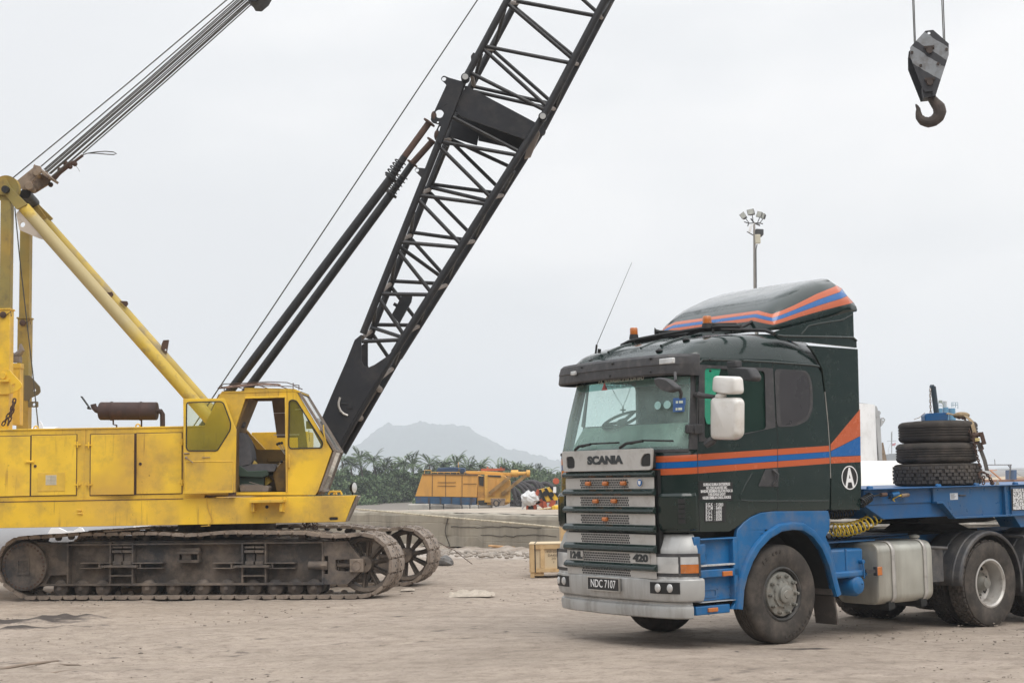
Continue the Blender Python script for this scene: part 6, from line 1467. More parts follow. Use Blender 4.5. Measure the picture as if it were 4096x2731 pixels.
    for d in (0, 12, 24): m.tube([V3('c11',462+d,1100+d*.4,25.3), V3('c11',360+d,1265+d*.4,25.3)], .012, 5)
    cb(m, 'foot_cross_pipe', M_BARE, B, split=True)
    m = MB(); m.prism(wp('c11', [(640,520),(705,522),(698,560),(622,698),(578,640),(600,600)], 25.4), 25.35, 25.45, FR_XZ); m.tube([V3('c11',610,585,25.4), V3('c11',588,572,25.4)], .03, 8); cb(m, 'boom_plate', M_BOOMP, B)
    # spreader section with lugs
    ear = [(458,560),(478,536),(520,553),(622,582),(592,680),(545,800),(458,1012),(430,985),(462,880),(400,862),(388,840),(408,800),(500,600)]
    m = MB()
    for Y in (YN-.09, YF+.05): m.prism(roundpoly(wp('c10', ear, YN), .03), Y, Y+.04, FR_XZ, holes=[circ(*wx('c10',482,560,YN), .038, 16), circ(*wx('c10',450,802,YN), .075, 20), circ(*wx('c10',440,860,YN), .02, 8)])
    box = [(635,600),(1128,862),(1095,900),(1052,975),(600,815),(548,765)]
    for Y in (YN-.02, YF-.04): m.prism(roundpoly(wp('c10', box, YN), .04), Y, Y+.05, FR_XZ)
    m.prism(wp('c10', [(622,600),(640,600),(1128,862),(1118,875)], YN), YN, YF, FR_XZ)
    m.prism(wp('c10', [(540,860),(740,885),(712,1030),(528,972)], YF), YF-.2, YF-.15, FR_XZ); m.prism(wp('c10', [(735,900),(1045,985),(1000,1062),(722,1000)], YF), YF-.25, YF-.2, FR_XZ)
    cb(m, 'spreader_plate', M_BOOMP, B, bevel=.004)
    m = MB(); m.prism(wp('c10', [(1135,905),(1150,940),(1085,1095),(1040,1110),(1060,1030)], 25.4), 25.3, 25.45, FR_XZ); cb(m, 'worn_plate', M_BARE, B, bevel=.01)
    m = MB()
    for x, y in ((630,545),(1168,818)):
        c = V3('c10',x,y,YN-.05); m.cyl(c+Vector((0,-.09,0)), c+Vector((0,.05,0)), .052, n=20)
    cb(m, 'pin', M_CHR, B, split=True)
    m = MB()
    for x, y in ((630,545),(1168,818)): c = V3('c10',x,y,YN-.05); m.cyl(c+Vector((0,-.06,0)), c+Vector((0,.08,0)), .075, n=20); m.cyl(c+Vector((0,.95,0)), c+Vector((0,1.1,0)), .075, n=20)
    m.prism(roundpoly(wp('c10', [(275,1190),(290,1172),(352,1178),(385,1180),(345,1270),(325,1240)], YN), .02), YN-.05, YN-.01, FR_XZ, holes=[circ(*wx('c10',294,1190,YN), .033, 12)]); m.prism(roundpoly(wp('c10', [(292,1305),(305,1292),(375,1298),(360,1340),(310,1325)], YF), .02), YF, YF+.04, FR_XZ)
    m.prism(wp('c10', [(668,395),(685,370),(700,378),(698,400),(672,480)], YN), YN-.03, YN+.01, FR_XZ)
    cb(m, 'boom_lug', M_BOOMP, B, bevel=.003, split=True)
    # backstops: telescopic struts with buffer springs
    for nm, Y, top, a, b, c, foot in (('near', YN-.05, (378,855), (185,1120), (112,1240), None, ('D',548,872)), ('far', YF+.07, (400,985), (260,1140), (112,1352), None, ('D',585,872))):
        T_, A_, B_ = V3('c10',*top,Y), V3('c10',*a,Y), V3('c10',*b,Y); ft = V3(*foot, Y); d = (ft-B_).normalized(); end = B_+d*((B_.z-1.75)/-d.z)
        q = MB(); q.cyl(B_, end, .075, n=18); q.lathe([(.06,-.02),(.115,-.02),(.12,0),(.115,.02),(.06,.02)], B_, d, 20); o = cb(q, 'backstop', M_BOOM)
        q = MB(); e1 = T_.lerp(A_, .9 if nm == 'near' else 1.0); q.cyl(T_, e1, .058, n=16); q.lathe([(.05,-.02),(.115,-.01),(.115,.01),(.05,.02)], T_, d, 20); q.ell(T_+Vector((.08,0,.10)), .05, .05, .10, 10, 8); 
        if nm == 'far': q.lathe([(.05,-.02),(.11,-.01),(.11,.01),(.05,.02)], A_, d, 20)
        cb(q, 'backstop_rod', M_RUST, o)
        st = A_ if nm == 'near' else V3('c10',198,1222,Y); q = MB(); q.cyl(e1, B_, .062, n=16); u, w = perp(d); L_ = (B_-st).length; k = 5
        q.tube([st+d*(L_*i/(k*12))+u*(.095*cos(2*pi*i/12))+w*(.095*sin(2*pi*i/12)) for i in range(k*12+1)], .012, 6); cb(q, 'buffer_spring', M_BOOM, o)
boom()
# ---------- gantry, bail and ropes
def gantry():
    wm = pmat('leg_paint_white_yellow', (.58,.40,.05), .55, var=.12, vs=3, dirt=(.16,.10,.07), damt=.7, ds=3, dlo=.52, dhi=.7)
    nt = wm.node_tree; N = nt.nodes; L = nt.links; b = N['Principled BSDF']; src = b.inputs['Base Color'].links[0].from_socket
    tc = N.new('ShaderNodeTexCoord'); sp = N.new('ShaderNodeSeparateXYZ'); L.new(tc.outputs['Object'], sp.inputs[0]); nz = N.new('ShaderNodeTexNoise'); nz.inputs['Scale'].default_value = 3; nz.inputs['Detail'].default_value = 5; L.new(tc.outputs['Object'], nz.inputs[0])
    ad = N.new('ShaderNodeMath'); ad.operation = 'MULTIPLY_ADD'; ad.inputs[1].default_value = .8; L.new(nz.outputs[0], ad.inputs[0]); L.new(sp.outputs[2], ad.inputs[2])
    r = N.new('ShaderNodeMapRange'); r.inputs[1].default_value = 4.55; r.inputs[2].default_value = 4.9; L.new(ad.outputs[0], r.inputs[0]); r2 = N.new('ShaderNodeMapRange'); r2.inputs[1].default_value = 6.85; r2.inputs[2].default_value = 6.75; L.new(ad.outputs[0], r2.inputs[0])
    mu = N.new('ShaderNodeMath'); mu.operation = 'MULTIPLY'; L.new(r.outputs[0], mu.inputs[0]); L.new(r2.outputs[0], mu.inputs[1])
    mx = N.new('ShaderNodeMix'); mx.data_type = 'RGBA'; L.new(mu.outputs[0], mx.inputs[0]); L.new(src, mx.inputs[6]); mx.inputs[7].default_value = (.46,.37,.18,1); L.new(mx.outputs[2], b.inputs['Base Color'])
    Yn, Yf = 24.45, 25.75
    q = MB(); A_ = V3('c9',150,520,Yn); B_ = V3('c9',930,1405,Yn); d = (B_-A_).normalized(); q.cyl(A_, A_+d*((A_.z-1.8)/-d.z), .105, n=24); near = cb(q, 'gantry_strut', wm)
    q = MB(); A2 = V3('c9',262,585,Yf); B2 = V3('c9',1070,1500,Yf); d = (B2-A2).normalized(); q.cyl(A2, A2+d*((A2.z-1.8)/-d.z), .095, n=24); far = cb(q, 'gantry_strut', pmat('strut_yellow', (.52,.37,.07), .6, var=.15, dirt=(.30,.25,.18), damt=.8, ds=1.6, dlo=.48, dhi=.6))
    q = MB()
    for pts in ([(690,1050),(702,1045),(710,1062),(700,1080),(655,1045)],[(750,1103),(798,1105),(803,1122),(790,1140)]):
        q.prism(roundpoly(wp('c9', pts, Yf-.1), .01), Yf-.12, Yf-.08, FR_XZ)
    q.prism(wp('c9', [(1032,1352),(1066,1350),(1052,1435),(1018,1402),(1022,1375)], Yf), Yf-.1, Yf-.06, FR_XZ, holes=[circ(*wx('c9',1044,1414,Yf), .022, 8)]); cb(q, 'strut_lug', M_RUST, far, split=True)
    q = MB(); q.prism(wp('c9', [(108,562),(125,540),(160,555),(265,700),(280,722),(245,712),(130,662)], Yn), Yn-.06, Yn-.02, FR_XZ, holes=[circ(*wx('c9',148,628,Yn), .045, 14)]); cb(q, 'gusset', pmat('cream_paint', (.50,.43,.36), .6, var=.1, dirt=(.15,.1,.07), damt=.4, ds=5), near)
    # head of the gantry
    q = MB()
    for Y in (Yn-.12, Yf-.05): q.prism(roundpoly(wp('c9', [(-5,340),(50,340),(80,400),(185,505),(120,540),(50,450),(-10,440)], Yn), .03), Y, Y+.06, FR_XZ)
    q.prism(wp('c9', [(205,450),(302,588),(275,600),(190,500)], Yf), Yf-.1, Yf+.1, FR_XZ)
    hd = cb(q, 'gantry_head', M_YDK, bevel=.01, split=True)
    for Y in (Yn-.02, Yn+.25):
        q = MB(); c = V3('c9',42,402,Y); q.lathe([(.05,-.05),(.18,-.05),(.22,-.06),(.20,-.02),(.20,.02),(.22,.06),(.18,.05),(.05,.05)], c, (0,1,0), 32); cb(q, 'sheave', M_YDK, hd)
    q = MB(); c = V3('c9',30,402,Yn-.2); q.cyl(c, c+Vector((0,1.6,0)), .06, n=18); c2 = V3('c9',205,470,Yf-.1); q.cyl(V3('c9',160,430,24.9), V3('c9',215,490,Yf), .09, n=18); cb(q, 'sheave_pin', M_BLK, hd)
    # masts
    for nm, Y, xa, xb, ys, sleeve in (('n', 24.35, 3, 68, (470,1150), (-8,64)), ('f', 25.85, 124, 186, (655,1205), (112,184))):
        q = MB(); a = wx('c9',xa,ys[0],Y); b = wx('c9',xb,ys[1],Y); m_ = wx('c9',xa,ys[1],Y); w = b[0]-m_[0]; q.box(a[0], a[0]+w, Y, Y+w, m_[1], a[1]); mo = cb(q, 'gantry_mast', M_YDK if nm == 'n' else M_YDK, bevel=.01)
        q = MB(); a = wx('c9',sleeve[0],ys[1],Y); b = wx('c9',sleeve[1],ys[1],Y); q.box(a[0], b[0], Y-.02, Y+w+.02, 2.6, a[1]); q.box(a[0]-.015, b[0]+.015, Y-.035, Y+w+.035, a[1]-.03, a[1]+.0); cb(q, 'mast_sleeve', M_YEL if nm == 'n' else M_YDK, mo, bevel=.008)
        q = MB(); c = V3('c9',20 if nm == 'n' else 143, 1190 if nm == 'n' else 1240, Y-.03); q.lathe([(.055,0),(.055,-.02),(.03,-.03),(0,-.03)], c, (0,1,0), 16); q.tube([c+Vector((.06,0,0)), c+Vector((.13,-.02,.05)), c+Vector((.14,-.02,-.03))], .008, 5); cb(q, 'mast_pin', M_RUST, mo)
    q = MB(); Y = 24.3; q.prism(roundpoly(wp('c20', [(-20,935),(100,935),(245,1095),(248,1130),(190,1180),(90,1215),(-20,1218)], Y), .03), Y, Y+.05, FR_XZ, holes=[circ(*wx('c20',160,1115,Y), .03, 10)]); q.box(*(lambda a, b: (a[0], b[0], Y-.06, Y, b[1], a[1]))(wx('c20',10,1050,Y), wx('c20',110,1075,Y))); q.lathe([(.06,0),(.055,-.03),(0,-.03)], V3('c20',35,1005,Y), (0,1,0), 16); cb(q, 'mast_bracket', M_YEL, bevel=.006)
    q = MB(); Y = 25.85; q.prism(roundpoly(wp('c20', [(285,1000),(345,1005),(455,1130),(462,1190),(430,1225),(345,1260),(328,1300),(435,1298),(435,1365),(325,1365),(330,1290),(280,1290)], Y), .02), Y-.03, Y+.02, FR_XZ, holes=[circ(*wx('c20',398,1172,Y), .028, 10), circ(*wx('c20',390,1333,Y), .03, 10)]); cb(q, 'mast_bracket', pmat('olive_paint', (.13,.105,.06), .7, var=.2), bevel=.004)
    q = MB(); Y = 25.1; q.prism(wp('c20', [(120,862),(232,862),(232,920),(120,920)], Y), Y, Y+.2, FR_XZ); q.prism(wp('c20', [(125,920),(225,920),(220,1568),(125,1568)], Y), Y+.01, Y+.19, FR_XZ); q2 = cb(q, 'raising_cylinder', M_YEL, bevel=.006)
    q = MB(); q.prism(wp('c20', [(128,780),(215,780),(215,850),(128,850)], Y), Y+.03, Y+.17, FR_XZ); q.tube([V3('c20',118,700,Y+.1), V3('c20',130,755,Y+.1), V3('c20',165,775,Y+.1), V3('c20',215,760,Y+.1), V3('c20',248,715,Y+.1), V3('c20',235,645,Y+.1)], [.03,.04,.045,.06,.05,.02], 10); cb(q, 'stowed_hook', M_BARE, q2)
    q = MB(); Y = 24.2; q.chain([V3('c20',168,1270,Y), V3('c20',130,1400,Y), V3('c20',30,1568,Y)], .012); q.chain([V3('c20',168,1270,Y), V3('c20',150,1380,Y), V3('c20',90,1568,Y)], .012); cb(q, 'chain', M_RUST)
    q = MB(); q.tube([V3('c9',93,520,25), V3('c9',125,850,25), V3('c9',182,1350,25), V3('c9',207,1568,25), V3('c5',345,712,25)], .010, 6); cb(q, 'luffing_rope', M_ROPE)
    # floating bail and its ropes
    q = MB(); Y = 24.7
    q.prism(wp('c9', [(105,358),(232,256),(258,262),(268,292),(165,408),(130,402)], Y), Y-.05, Y+.0, FR_XZ); q.prism(wp('c9', [(205,372),(298,290),(330,340),(312,380),(228,432),(200,410)], Y+.6), Y+.5, Y+.56, FR_XZ); q.prism(wp('c9', [(240,262),(330,335),(322,348),(232,280)], Y+.2), Y-.02, Y+.56, FR_XZ); q.cyl(V3('c9',180,380,Y-.08), V3('c9',210,405,Y+.62), .07, n=16); q.cyl(V3('c9',225,300,Y-.08), V3('c9',250,325,Y+.62), .05, n=12)
    bl = cb(q, 'bail', M_BRKT, bevel=.006)
    q = MB(); P = [V3('c9',325,345,Y+.5), V3('c9',370,300,Y+.5), V3('c9',430,250,Y+.5), V3('c9',465,232,Y+.5), V3('c9',520,190,Y+.5)]
    q.tube([P[0], P[1], P[2], P[3]], [.06,.045,.05,.03], 8); q.tube([P[3], P[4]], .025, 6)
    for x, y in ((375,283),(410,240),(440,262),(470,245),(318,375)): q.ell(V3('c9',x,y,Y+.5), .045, .04, .045, 8, 6)
    cb(q, 'turnbuckle', M_RUST, bl)
    q = MB(); lp = [(520,188),(550,178),(600,170),(660,166),(710,170),(731,180),(712,187),(660,184),(600,178),(550,178)]; q.tube([V3('c9',x,y,Y+.5) for x, y in lp], .009, 6); q.tube([V3('c9',475,255,Y+.5), V3('c9',490,275,Y+.5), V3('c9',500,293,Y+.5)], .003, 4); cb(q, 'rope_eye', M_ROPE, bl)
    ends = [((90,1405),(1778,0)),((322,1305),(1838,0)),((345,1330),(1862,0)),((355,1335),(1880,0)),((362,1345),(1900,0)),((372,1350),(1915,0)),((385,1362),(1935,0)),((395,1365),(1945,12)),((410,1385),(1952,18)),((560,1260),(1960,25)),((650,1205),(1972,35))]
    bb = V3('c15',2035,-40,Y+.3)
    for i, ((x0,y0),(x1,y1)) in enumerate(ends):
        a = V3('c15',x0,y0,Y+(i%4)*.12); b = V3('c15',x1,y1,Y+(i%4)*.12); 
        if i < 7: b = a+(b-a)*1.06
        q = MB(); mid = a.lerp(b, .5)-Vector((0,0,.02)); q.tube([a, mid, b], .0105, 6); cb(q, 'pendant_rope', M_ROPE)
    q = MB(); q.prism(wp('c15', [(1925,-60),(2120,-60),(2085,5),(2030,52),(1980,48),(1965,20),(1940,0)], Y+.2), Y-.05, Y+.5, FR_XZ); cb(q, 'sheave_block', M_BOOMP, bevel=.01)
    q = MB(); a = V3('D',487,915,25.45); b = V3('D',1097,0,25.45); q.tube([a-(b-a)*.1, b+(b-a)*.9], .0115, 6); cb(q, 'hoist_rope', M_ROPE)
gantry()
def hook():
    Y = 25.45; c = atY('c13', 615, 480, Y); T = thing('hook_block', 'grey and black striped hook block hanging in the sky on steel ropes', 'hook block', c)
    F = lambda m, n, mat, p=None, **k: m.build(n, mat, p or T, world=True, **k)
    st = pmat('hook_block_stripes', (.26,.275,.29), .6, var=.15, vs=5, dirt=(.10,.075,.06), damt=.75, ds=4, dlo=.46, dhi=.7)
    nt = st.node_tree; N = nt.nodes; L = nt.links; b = N['Principled BSDF']; src = b.inputs['Base Color'].links[0].from_socket
    tc = N.new('ShaderNodeTexCoord'); sp = N.new('ShaderNodeSeparateXYZ'); L.new(tc.outputs['Object'], sp.inputs[0]); nz = N.new('ShaderNodeTexNoise'); nz.inputs['Scale'].default_value = 4; L.new(tc.outputs['Object'], nz.inputs[0])
    ma = N.new('ShaderNodeMath'); ma.operation = 'MULTIPLY_ADD'; ma.inputs[1].default_value = .75; L.new(sp.outputs[0], ma.inputs[0]); L.new(sp.outputs[2], ma.inputs[2])
    mb_ = N.new('ShaderNodeMath'); mb_.operation = 'MULTIPLY_ADD'; mb_.inputs[1].default_value = .10; L.new(nz.outputs[0], mb_.inputs[0]); L.new(ma.outputs[0], mb_.inputs[2])
    cr = N.new('ShaderNodeValToRGB'); cr.color_ramp.interpolation = 'CONSTANT'; mr = N.new('ShaderNodeMapRange'); mr.inputs[1].default_value = -.6; mr.inputs[2].default_value = .6; L.new(mb_.outputs[0], mr.inputs[0]); L.new(mr.outputs[0], cr.inputs[0])
    e = cr.color_ramp.elements; e[0].position = 0; e[0].color = (1,1,1,1); e[1].position = .25; e[1].color = (0,0,0,1)
    for p, v in ((.50,1),(.62,0),(.83,1)): k = e.new(p); k.color = (v,v,v,1)
    mx = N.new('ShaderNodeMix'); mx.data_type = 'RGBA'; L.new(cr.outputs[0], mx.inputs[0]); L.new(src, mx.inputs[6]); mx.inputs[7].default_value = (.035,.035,.04,1); L.new(mx.outputs[2], b.inputs['Base Color'])
    pl = [(575,212),(660,207),(832,372),(832,500),(688,955),(660,960),(655,905),(575,905),(545,870),(410,500),(407,390)]
    m = MB(); m.prism(wp('c13', pl, Y), Y-.02, Y+.01, FR_XZ, holes=[circ(*wx('c13',615,240,Y), .026, 12)]); F(m, 'cheek_plate', st, bevel=.006)
    m = MB(); pl2 = [(570,215),(655,210),(825,372),(825,500),(680,955),(540,965),(398,590),(396,460),(405,385)]; m.prism(wp('c13', pl2, Y), Y+.30, Y+.33, FR_XZ); m.prism(wp('c13', [(540,840),(690,840),(688,955),(560,965)], Y), Y+.01, Y+.30, FR_XZ); F(m, 'cheek_plate', M_BOOMP)
    for yy in (.06, .18):
        m = MB(); c_ = V3('c13',615,430,Y+yy+.03); m.lathe([(.05,-.04),(.22,-.04),(.25,-.05),(.235,0),(.25,.05),(.22,.04),(.05,.04)], c_, (0,1,0), 32); F(m, 'sheave', M_BOOMP)
    for x, y in ((622,438),(628,800)):
        m = MB(); c_ = V3('c13',x,y,Y-.02); m.cyl(c_+Vector((0,-.05,0)), c_+Vector((0,.36,0)), .055, n=18); m.box(c_.x-.085, c_.x+.085, Y-.04, Y-.02, c_.z+.02, c_.z+.085); 
        for s in (-.065,.065): m.cyl((c_.x+s,Y-.06,c_.z+.06), (c_.x+s,Y-.03,c_.z+.06), .022, n=8)
        F(m, 'block_pin', M_PIN)
    m = MB()
    for x, y in ((430,450),(527,603),(718,592),(810,435)): c_ = V3('c13',x,y,Y-.02); m.cyl(c_+Vector((0,-.03,0)), c_+Vector((0,.3,0)), .025, n=8)
    F(m, 'block_bolt', M_PIN, split=True)
    cen = [((612,880),48),((615,930),50),((630,985),52),((665,1035),60),((705,1085),72),((718,1140),74),((700,1195),70),((650,1240),64),((590,1255),60),((530,1235),55),((490,1190),44),((480,1140),34),((478,1095),25),((462,1060),16),((450,1042),8)]
    P = [V3('c13',x,y,Y+.15) for (x, y), r in cen]; rr = [r*.35088/FPX*Y*1.0 for _, r in cen]
    # smooth the hook line
    Q = []; R2 = []
    for i in range(len(P)-1):
        for k in range(3): f = k/3; Q.append(P[i].lerp(P[i+1], f)); R2.append(rr[i]*(1-f)+rr[i+1]*f)
    Q.append(P[-1]); R2.append(rr[-1]); m = MB(); m.tube(Q, R2, 14); hk = F(m, 'hook', pmat('hook_rust', (.06,.046,.038), .75, var=.3, vs=6, dirt=(.10,.065,.05), damt=.5, ds=8), sharp=0)
    for x, y, x2 in ((437,330,428),(450,335,446),(757,305,748),(772,310,768)):
        m = MB(); a = V3('c13',x,y,Y+.12); b = V3('c13',x2,-40,Y+.12); m.tube([a-Vector((0,0,.12)), a+(b-a)*3+Vector((0,0,6))], .010, 6); F(m, 'hoist_rope', M_ROPE)
    T.rotation_euler = (0, 0, radians(-11))
hook()
# ================================================================ TRAILER, TYRES, HOSES
def tloc(s, t, z=0): return TO+TA*s+TB*t+Vector((0,0,z))
RZ = atan2(TA.y, TA.x)
def trailer():
    T = thing('semi_trailer', 'blue low-loader trailer neck coupled behind the lorry cab', 'trailer', TO, RZ)
    S = lambda x, y, t=0.: sd('c4', x, y, t)
    zt = 1.66; zm = 1.475; zl = 1.285; s1 = S(1112,105)[0]
    q = MB(); q.box(2.62, s1, .03, W-.03, zm, zt-.012); q.prism([(2.62,zm),(s1+.12,zm),(4.15,zl+.02),(2.95,zl+.02)], .045, W-.045, FRS); nk = q.build('gooseneck', M_BLUED, T, bevel=.006)
    q = MB()
    for t0 in (.0, W-.05):
        q.prism([(s1,zt-.012),(s1,zm),(s1+.11,zm),(4.16,zl),(14.0,zl-.03),(14.0,zt-.012)], t0, t0+.05, FRS)
    for a, b in (((s1,zm),(s1+.11,zm)), ((s1+.11,zm),(4.16,zl)), ((4.16,zl),(14,zl-.03))): 
        d = Vector((b[0]-a[0], b[1]-a[1])).normalized(); n = Vector((-d.y, d.x))*.012; q.prism([(a[0]-n.x,a[1]-n.y),(b[0]-n.x,b[1]-n.y),(b[0]+n.x,b[1]+n.y),(a[0]+n.x,a[1]+n.y)], -.05, .05, FRS)
    x = S(1690,200)[0]; q.box(x, x+.02, -.045, .0, zl, zt-.02); x = S(1755,200)[0]; q.prism([(x,zl-.0),(x+.5,zl-.01),(14,zl-.02),(14,zt-.02),(x,zt-.02)], -.02, .0, FRS); q.prism([(x+.05,zl),(x+.35,zl),(x+.3,zl-.16),(x+.2,zl-.16)], .0, .3, FRS)
    q.build('side_beam', pmat('trailer_side_blue', (.003,.085,.225), .32, var=.1, vs=1.5, dirt=(.08,.09,.10), damt=.4, ds=4, bump=.05, coat=.3), T, bevel=.004)
    q = MB(); q.box(2.6, 14.0, -.055, W+.055, zt-.012, zt); q.build('deck', M_BLUED, T, bevel=.004)
    q = MB()
    for i, x in enumerate((600,1172,1492,1818)):
        s, z = S(x, 88); q.cyl((s-.045,.03,zt+.016), (s+.045,.03,zt+.016), .013, n=10); q.box(s-.04, s+.04, .01, .05, zt, zt+.01); q.cyl((s-.03,.03,zt+.016), (s-.005,.03,zt+.016), .018, n=10)
    q.build('deck_hinge', M_BLUE, T, bevel=.003)
    q = MB(); a, b = S(1255,205), S(1317,148); q.box(a[0], b[0], -.004, .0, a[1], b[1]); pl = q.build('rating_plate', pmat('pale_plate', (.55,.58,.62), .5, var=.08, vs=40), T)
    q = MB()
    for k in range(5): z = a[1]+.015+k*(b[1]-a[1]-.03)/4; q.box(a[0]+.01, a[0]+.01+(b[0]-a[0])*(.45+.1*(k % 3)), -.006, -.003, z-.002, z+.002)
    q.build('plate_print', M_PLAST, pl)
    q = MB(); c = S(1350,166); q.tube([(c[0]-.06,-.01,c[1]),(c[0]+.07,-.01,c[1]-.005)], .008, 6); q.build('name_strip', M_PLAST, T)
    a, b = S(1760,295), S(1873,110); q = MB(); q.box(a[0], a[0]+.95, -.026, -.02, a[1], b[1]); sg = q.build('address_sign', M_STK, T)
    for i, s_ in enumerate(('SUREAS SUBRA ENTERPRISE','NO 2242 JALAN BSS 3/BC','BANDAR SEREMBAN','SELATAN FASA 3A','71450 SUNGAI GADUT','NEGERI SEMBILAN')):
        y = 128+29.5*i; c = S(1766, y); text('lettering', s_, .055, frame_m((c[0], -.028, c[1]), (1,0,0), (0,0,1)), M_WHT, sg, bold=.0022, depth=.0006, align='LEFT', sx=.88)
    q = MB(); q.cyl((5.0,W/2,1.28),(5.0,W/2,1.12), .12, n=20); q.box(4.3,5.8,.5,W-.5,1.265,1.29); q.build('king_pin_plate', M_BLK, T)
    # distant wheels of the trailer, beyond the frame
    for s in (12.2, 13.5):
        wheel('trailer_wheel', (s, 0, .50), .50, .26, 'rib', 'deep', parent=T); wheel('trailer_wheel', (s, W, .50), .50, .26, 'rib', 'deep', parent=T, flip=True)
trailer()
def tyres():
    z = 1.662; ctr = None
    labs = [('tread', 'bottom tyre of the stack, the one with a blocky worn tread', 'block', .275, 1130, .56), ('rib', 'middle tyre of the stack of three on the blue trailer neck', 'rib', .255, 1124, .56), ('rib2', 'top tyre of the stack, under the strap and blue bracket', 'rib', .265, 1134, .56)]
    p0 = None
    for i, (k, lab, kind, h, xc, r) in enumerate(labs):
        d = ray('c3', xc, 1480-150*i); t = .62
        s, _ = sd('c3', xc, 1480-150*i, t); R = (.545, .495, .485)[i]
        T = thing('spare_tyre', lab, 'tyre', tloc(s, t, z), RZ+.3*i, 'tyres stacked on the trailer neck')
        o = tyre_mesh(R, h, kind, 84, bare=True).build('casing', pmat('stacked_tyre_%s' % ('block' if i == 0 else 'ribbed'), (.055,.048,.043), .9, var=.2, vs=5, dirt=(.12,.10,.085), damt=.45, ds=4, bump=.25, bs=60, spec=.2) if i != 1 else bpy.data.materials['stacked_tyre_ribbed'] if 'stacked_tyre_ribbed' in bpy.data.materials else M_RUB, T, sharp=30)
        o.rotation_euler = (pi/2, 0, 0)
        if kind == 'block': o2 = tyre_mesh(R, h, kind, 84, only=True).build('tread', pmat('stack_tread', (.075,.065,.058), .85, var=.2, vs=6, dirt=(.14,.12,.10), damt=.5, ds=8), T, sharp=30); o2.rotation_euler = (pi/2, 0, 0)
        q = MB(); q.lathe([(R*.56,.03),(R*.50,.04),(R*.48,h-.03),(R*.55,h+.004),(R*.60,h+.01)], (0,0,0), (0,0,1), 40); q.build('wheel_rim', M_RIMS, T)
        if i == 2: p0 = tloc(s, t, z+h)
        z += h+.003
    # blue clamp with an upright bar and chain
    T = thing('clamp_bracket', 'blue clamp plate with a leaning steel bar on top of the tyres', 'bracket', p0)
    F = lambda m, n, mat, p=None, **k: m.build(n, mat, p or T, world=True, **k)
    Y = p0.y; P = lambda x, y, dy=0: atY('c18', x, y, Y+dy)
    q = MB(); a, b = P(130,672,-.05), P(420,635,-.05); q.prism([(P(150,640).x, P(150,640).z+.0),(P(410,628).x,P(410,628).z),(P(425,665).x,P(425,665).z),(P(415,682).x,p0.z+.012),(P(130,688).x,p0.z+.012),(P(128,672).x,P(128,672).z)], Y-.09, Y+.09, FR_XZ); F(q, 'clamp_plate', M_BLUED, bevel=.01)
    q = MB(); q.tube([P(300,630), P(258,300)], [.034,.034], 10); q.tube([P(262,310), P(255,292), P(240,292), P(230,315)], .022, 8); F(q, 'lever_bar', pmat('worn_blue_bar', (.05,.075,.10), .5, metal=.4, var=.3, dirt=(.06,.04,.03), damt=.6, ds=8))
    q = MB(); q.chain([P(222,325,-.04), P(222,430,-.04), P(228,640,-.04)], .0045, .042); F(q, 'chain', M_BRKT)
    # ratchet strap
    S_ = thing('ratchet_strap', 'tan webbing strap with a brass ratchet tying down the tyre stack', 'strap', p0)
    F = lambda m, n, mat, p=None, **k: m.build(n, mat, p or S_, world=True, **k)
    web = pmat('tan_webbing', (.27,.20,.12), .95, var=.25, vs=30, bump=.2, bs=150)
    def ribbon(pts, w, dirv, thick=.006):
        q = MB(); rows = []
        for p in pts: rows.append([p-dirv*w/2, p+dirv*w/2, p+dirv*w/2+Vector((0,0,thick)), p-dirv*w/2+Vector((0,0,thick))])
        q.loft(rows, closed=True, caps=True); return q
    dv = Vector((.75,.3,-.05)).normalized()
    F(ribbon([P(20,715,-.3), P(90,690,-.25), P(120,660,-.1), P(160,630,-.05)], .035, Vector((.3,1,0)).normalized()), 'webbing', web)
    F(ribbon([P(410,640,-.05), P(470,648,-.05), P(530,665,-.03), P(600,660,-.05), P(650,668,-.1)], .09, Vector((.1,1,.2)).normalized(), .012), 'webbing', web)
    q = MB(); q.ell(P(615,662,-.1), .105, .08, .045, 16, 10); F(q, 'webbing_knot', web)
    F(ribbon([P(665,668,-.20), P(735,730,-.30), P(760,800,-.38), P(785,900,-.40)], .062, dv), 'webbing', web)
    F(ribbon([P(800,940,-.40), P(850,1080,-.40), P(905,1230,-.42), P(935,1355,-.44)], .062, dv), 'webbing', pmat('dark_webbing', (.08,.072,.065), .9, var=.2, vs=30))
    q = MB(); c = P(808,935,-.43); q.cyl(c+Vector((-.065,.0,.025)), c+Vector((.055,.02,.035)), .028, n=12); q.beam(c+Vector((-.05,-.01,.06)), c+Vector((-.02,-.01,-.09)), .012, .05); q.beam(c+Vector((.05,-.01,.06)), c+Vector((.085,-.01,-.09)), .012, .05)
    q.tube([P(858,1000,-.43), P(888,1080,-.43), P(872,1095,-.43), P(820,1102,-.43)], .010, 6); F(q, 'ratchet', M_RUST)
    q = MB(); 
    for y in (958, 980): q.cyl(P(785,y,-.46), P(845,y-6,-.46), .008, n=8)
    F(q, 'ratchet_bar', pmat('brass', (.55,.45,.2), .35, metal=.7))
    C_ = thing('lashing_chain', 'rusty chain running down the tyre stack to a hook on the deck', 'chain', p0)
    q = MB(); q.chain([P(570,690,-.15), P(650,700,-.2), P(690,760,-.32), P(725,900,-.44), P(765,1020,-.42), P(800,1130,-.42), P(850,1320,-.46)], .0065, .038); q.build('chain_links', M_RUST, C_, world=True)
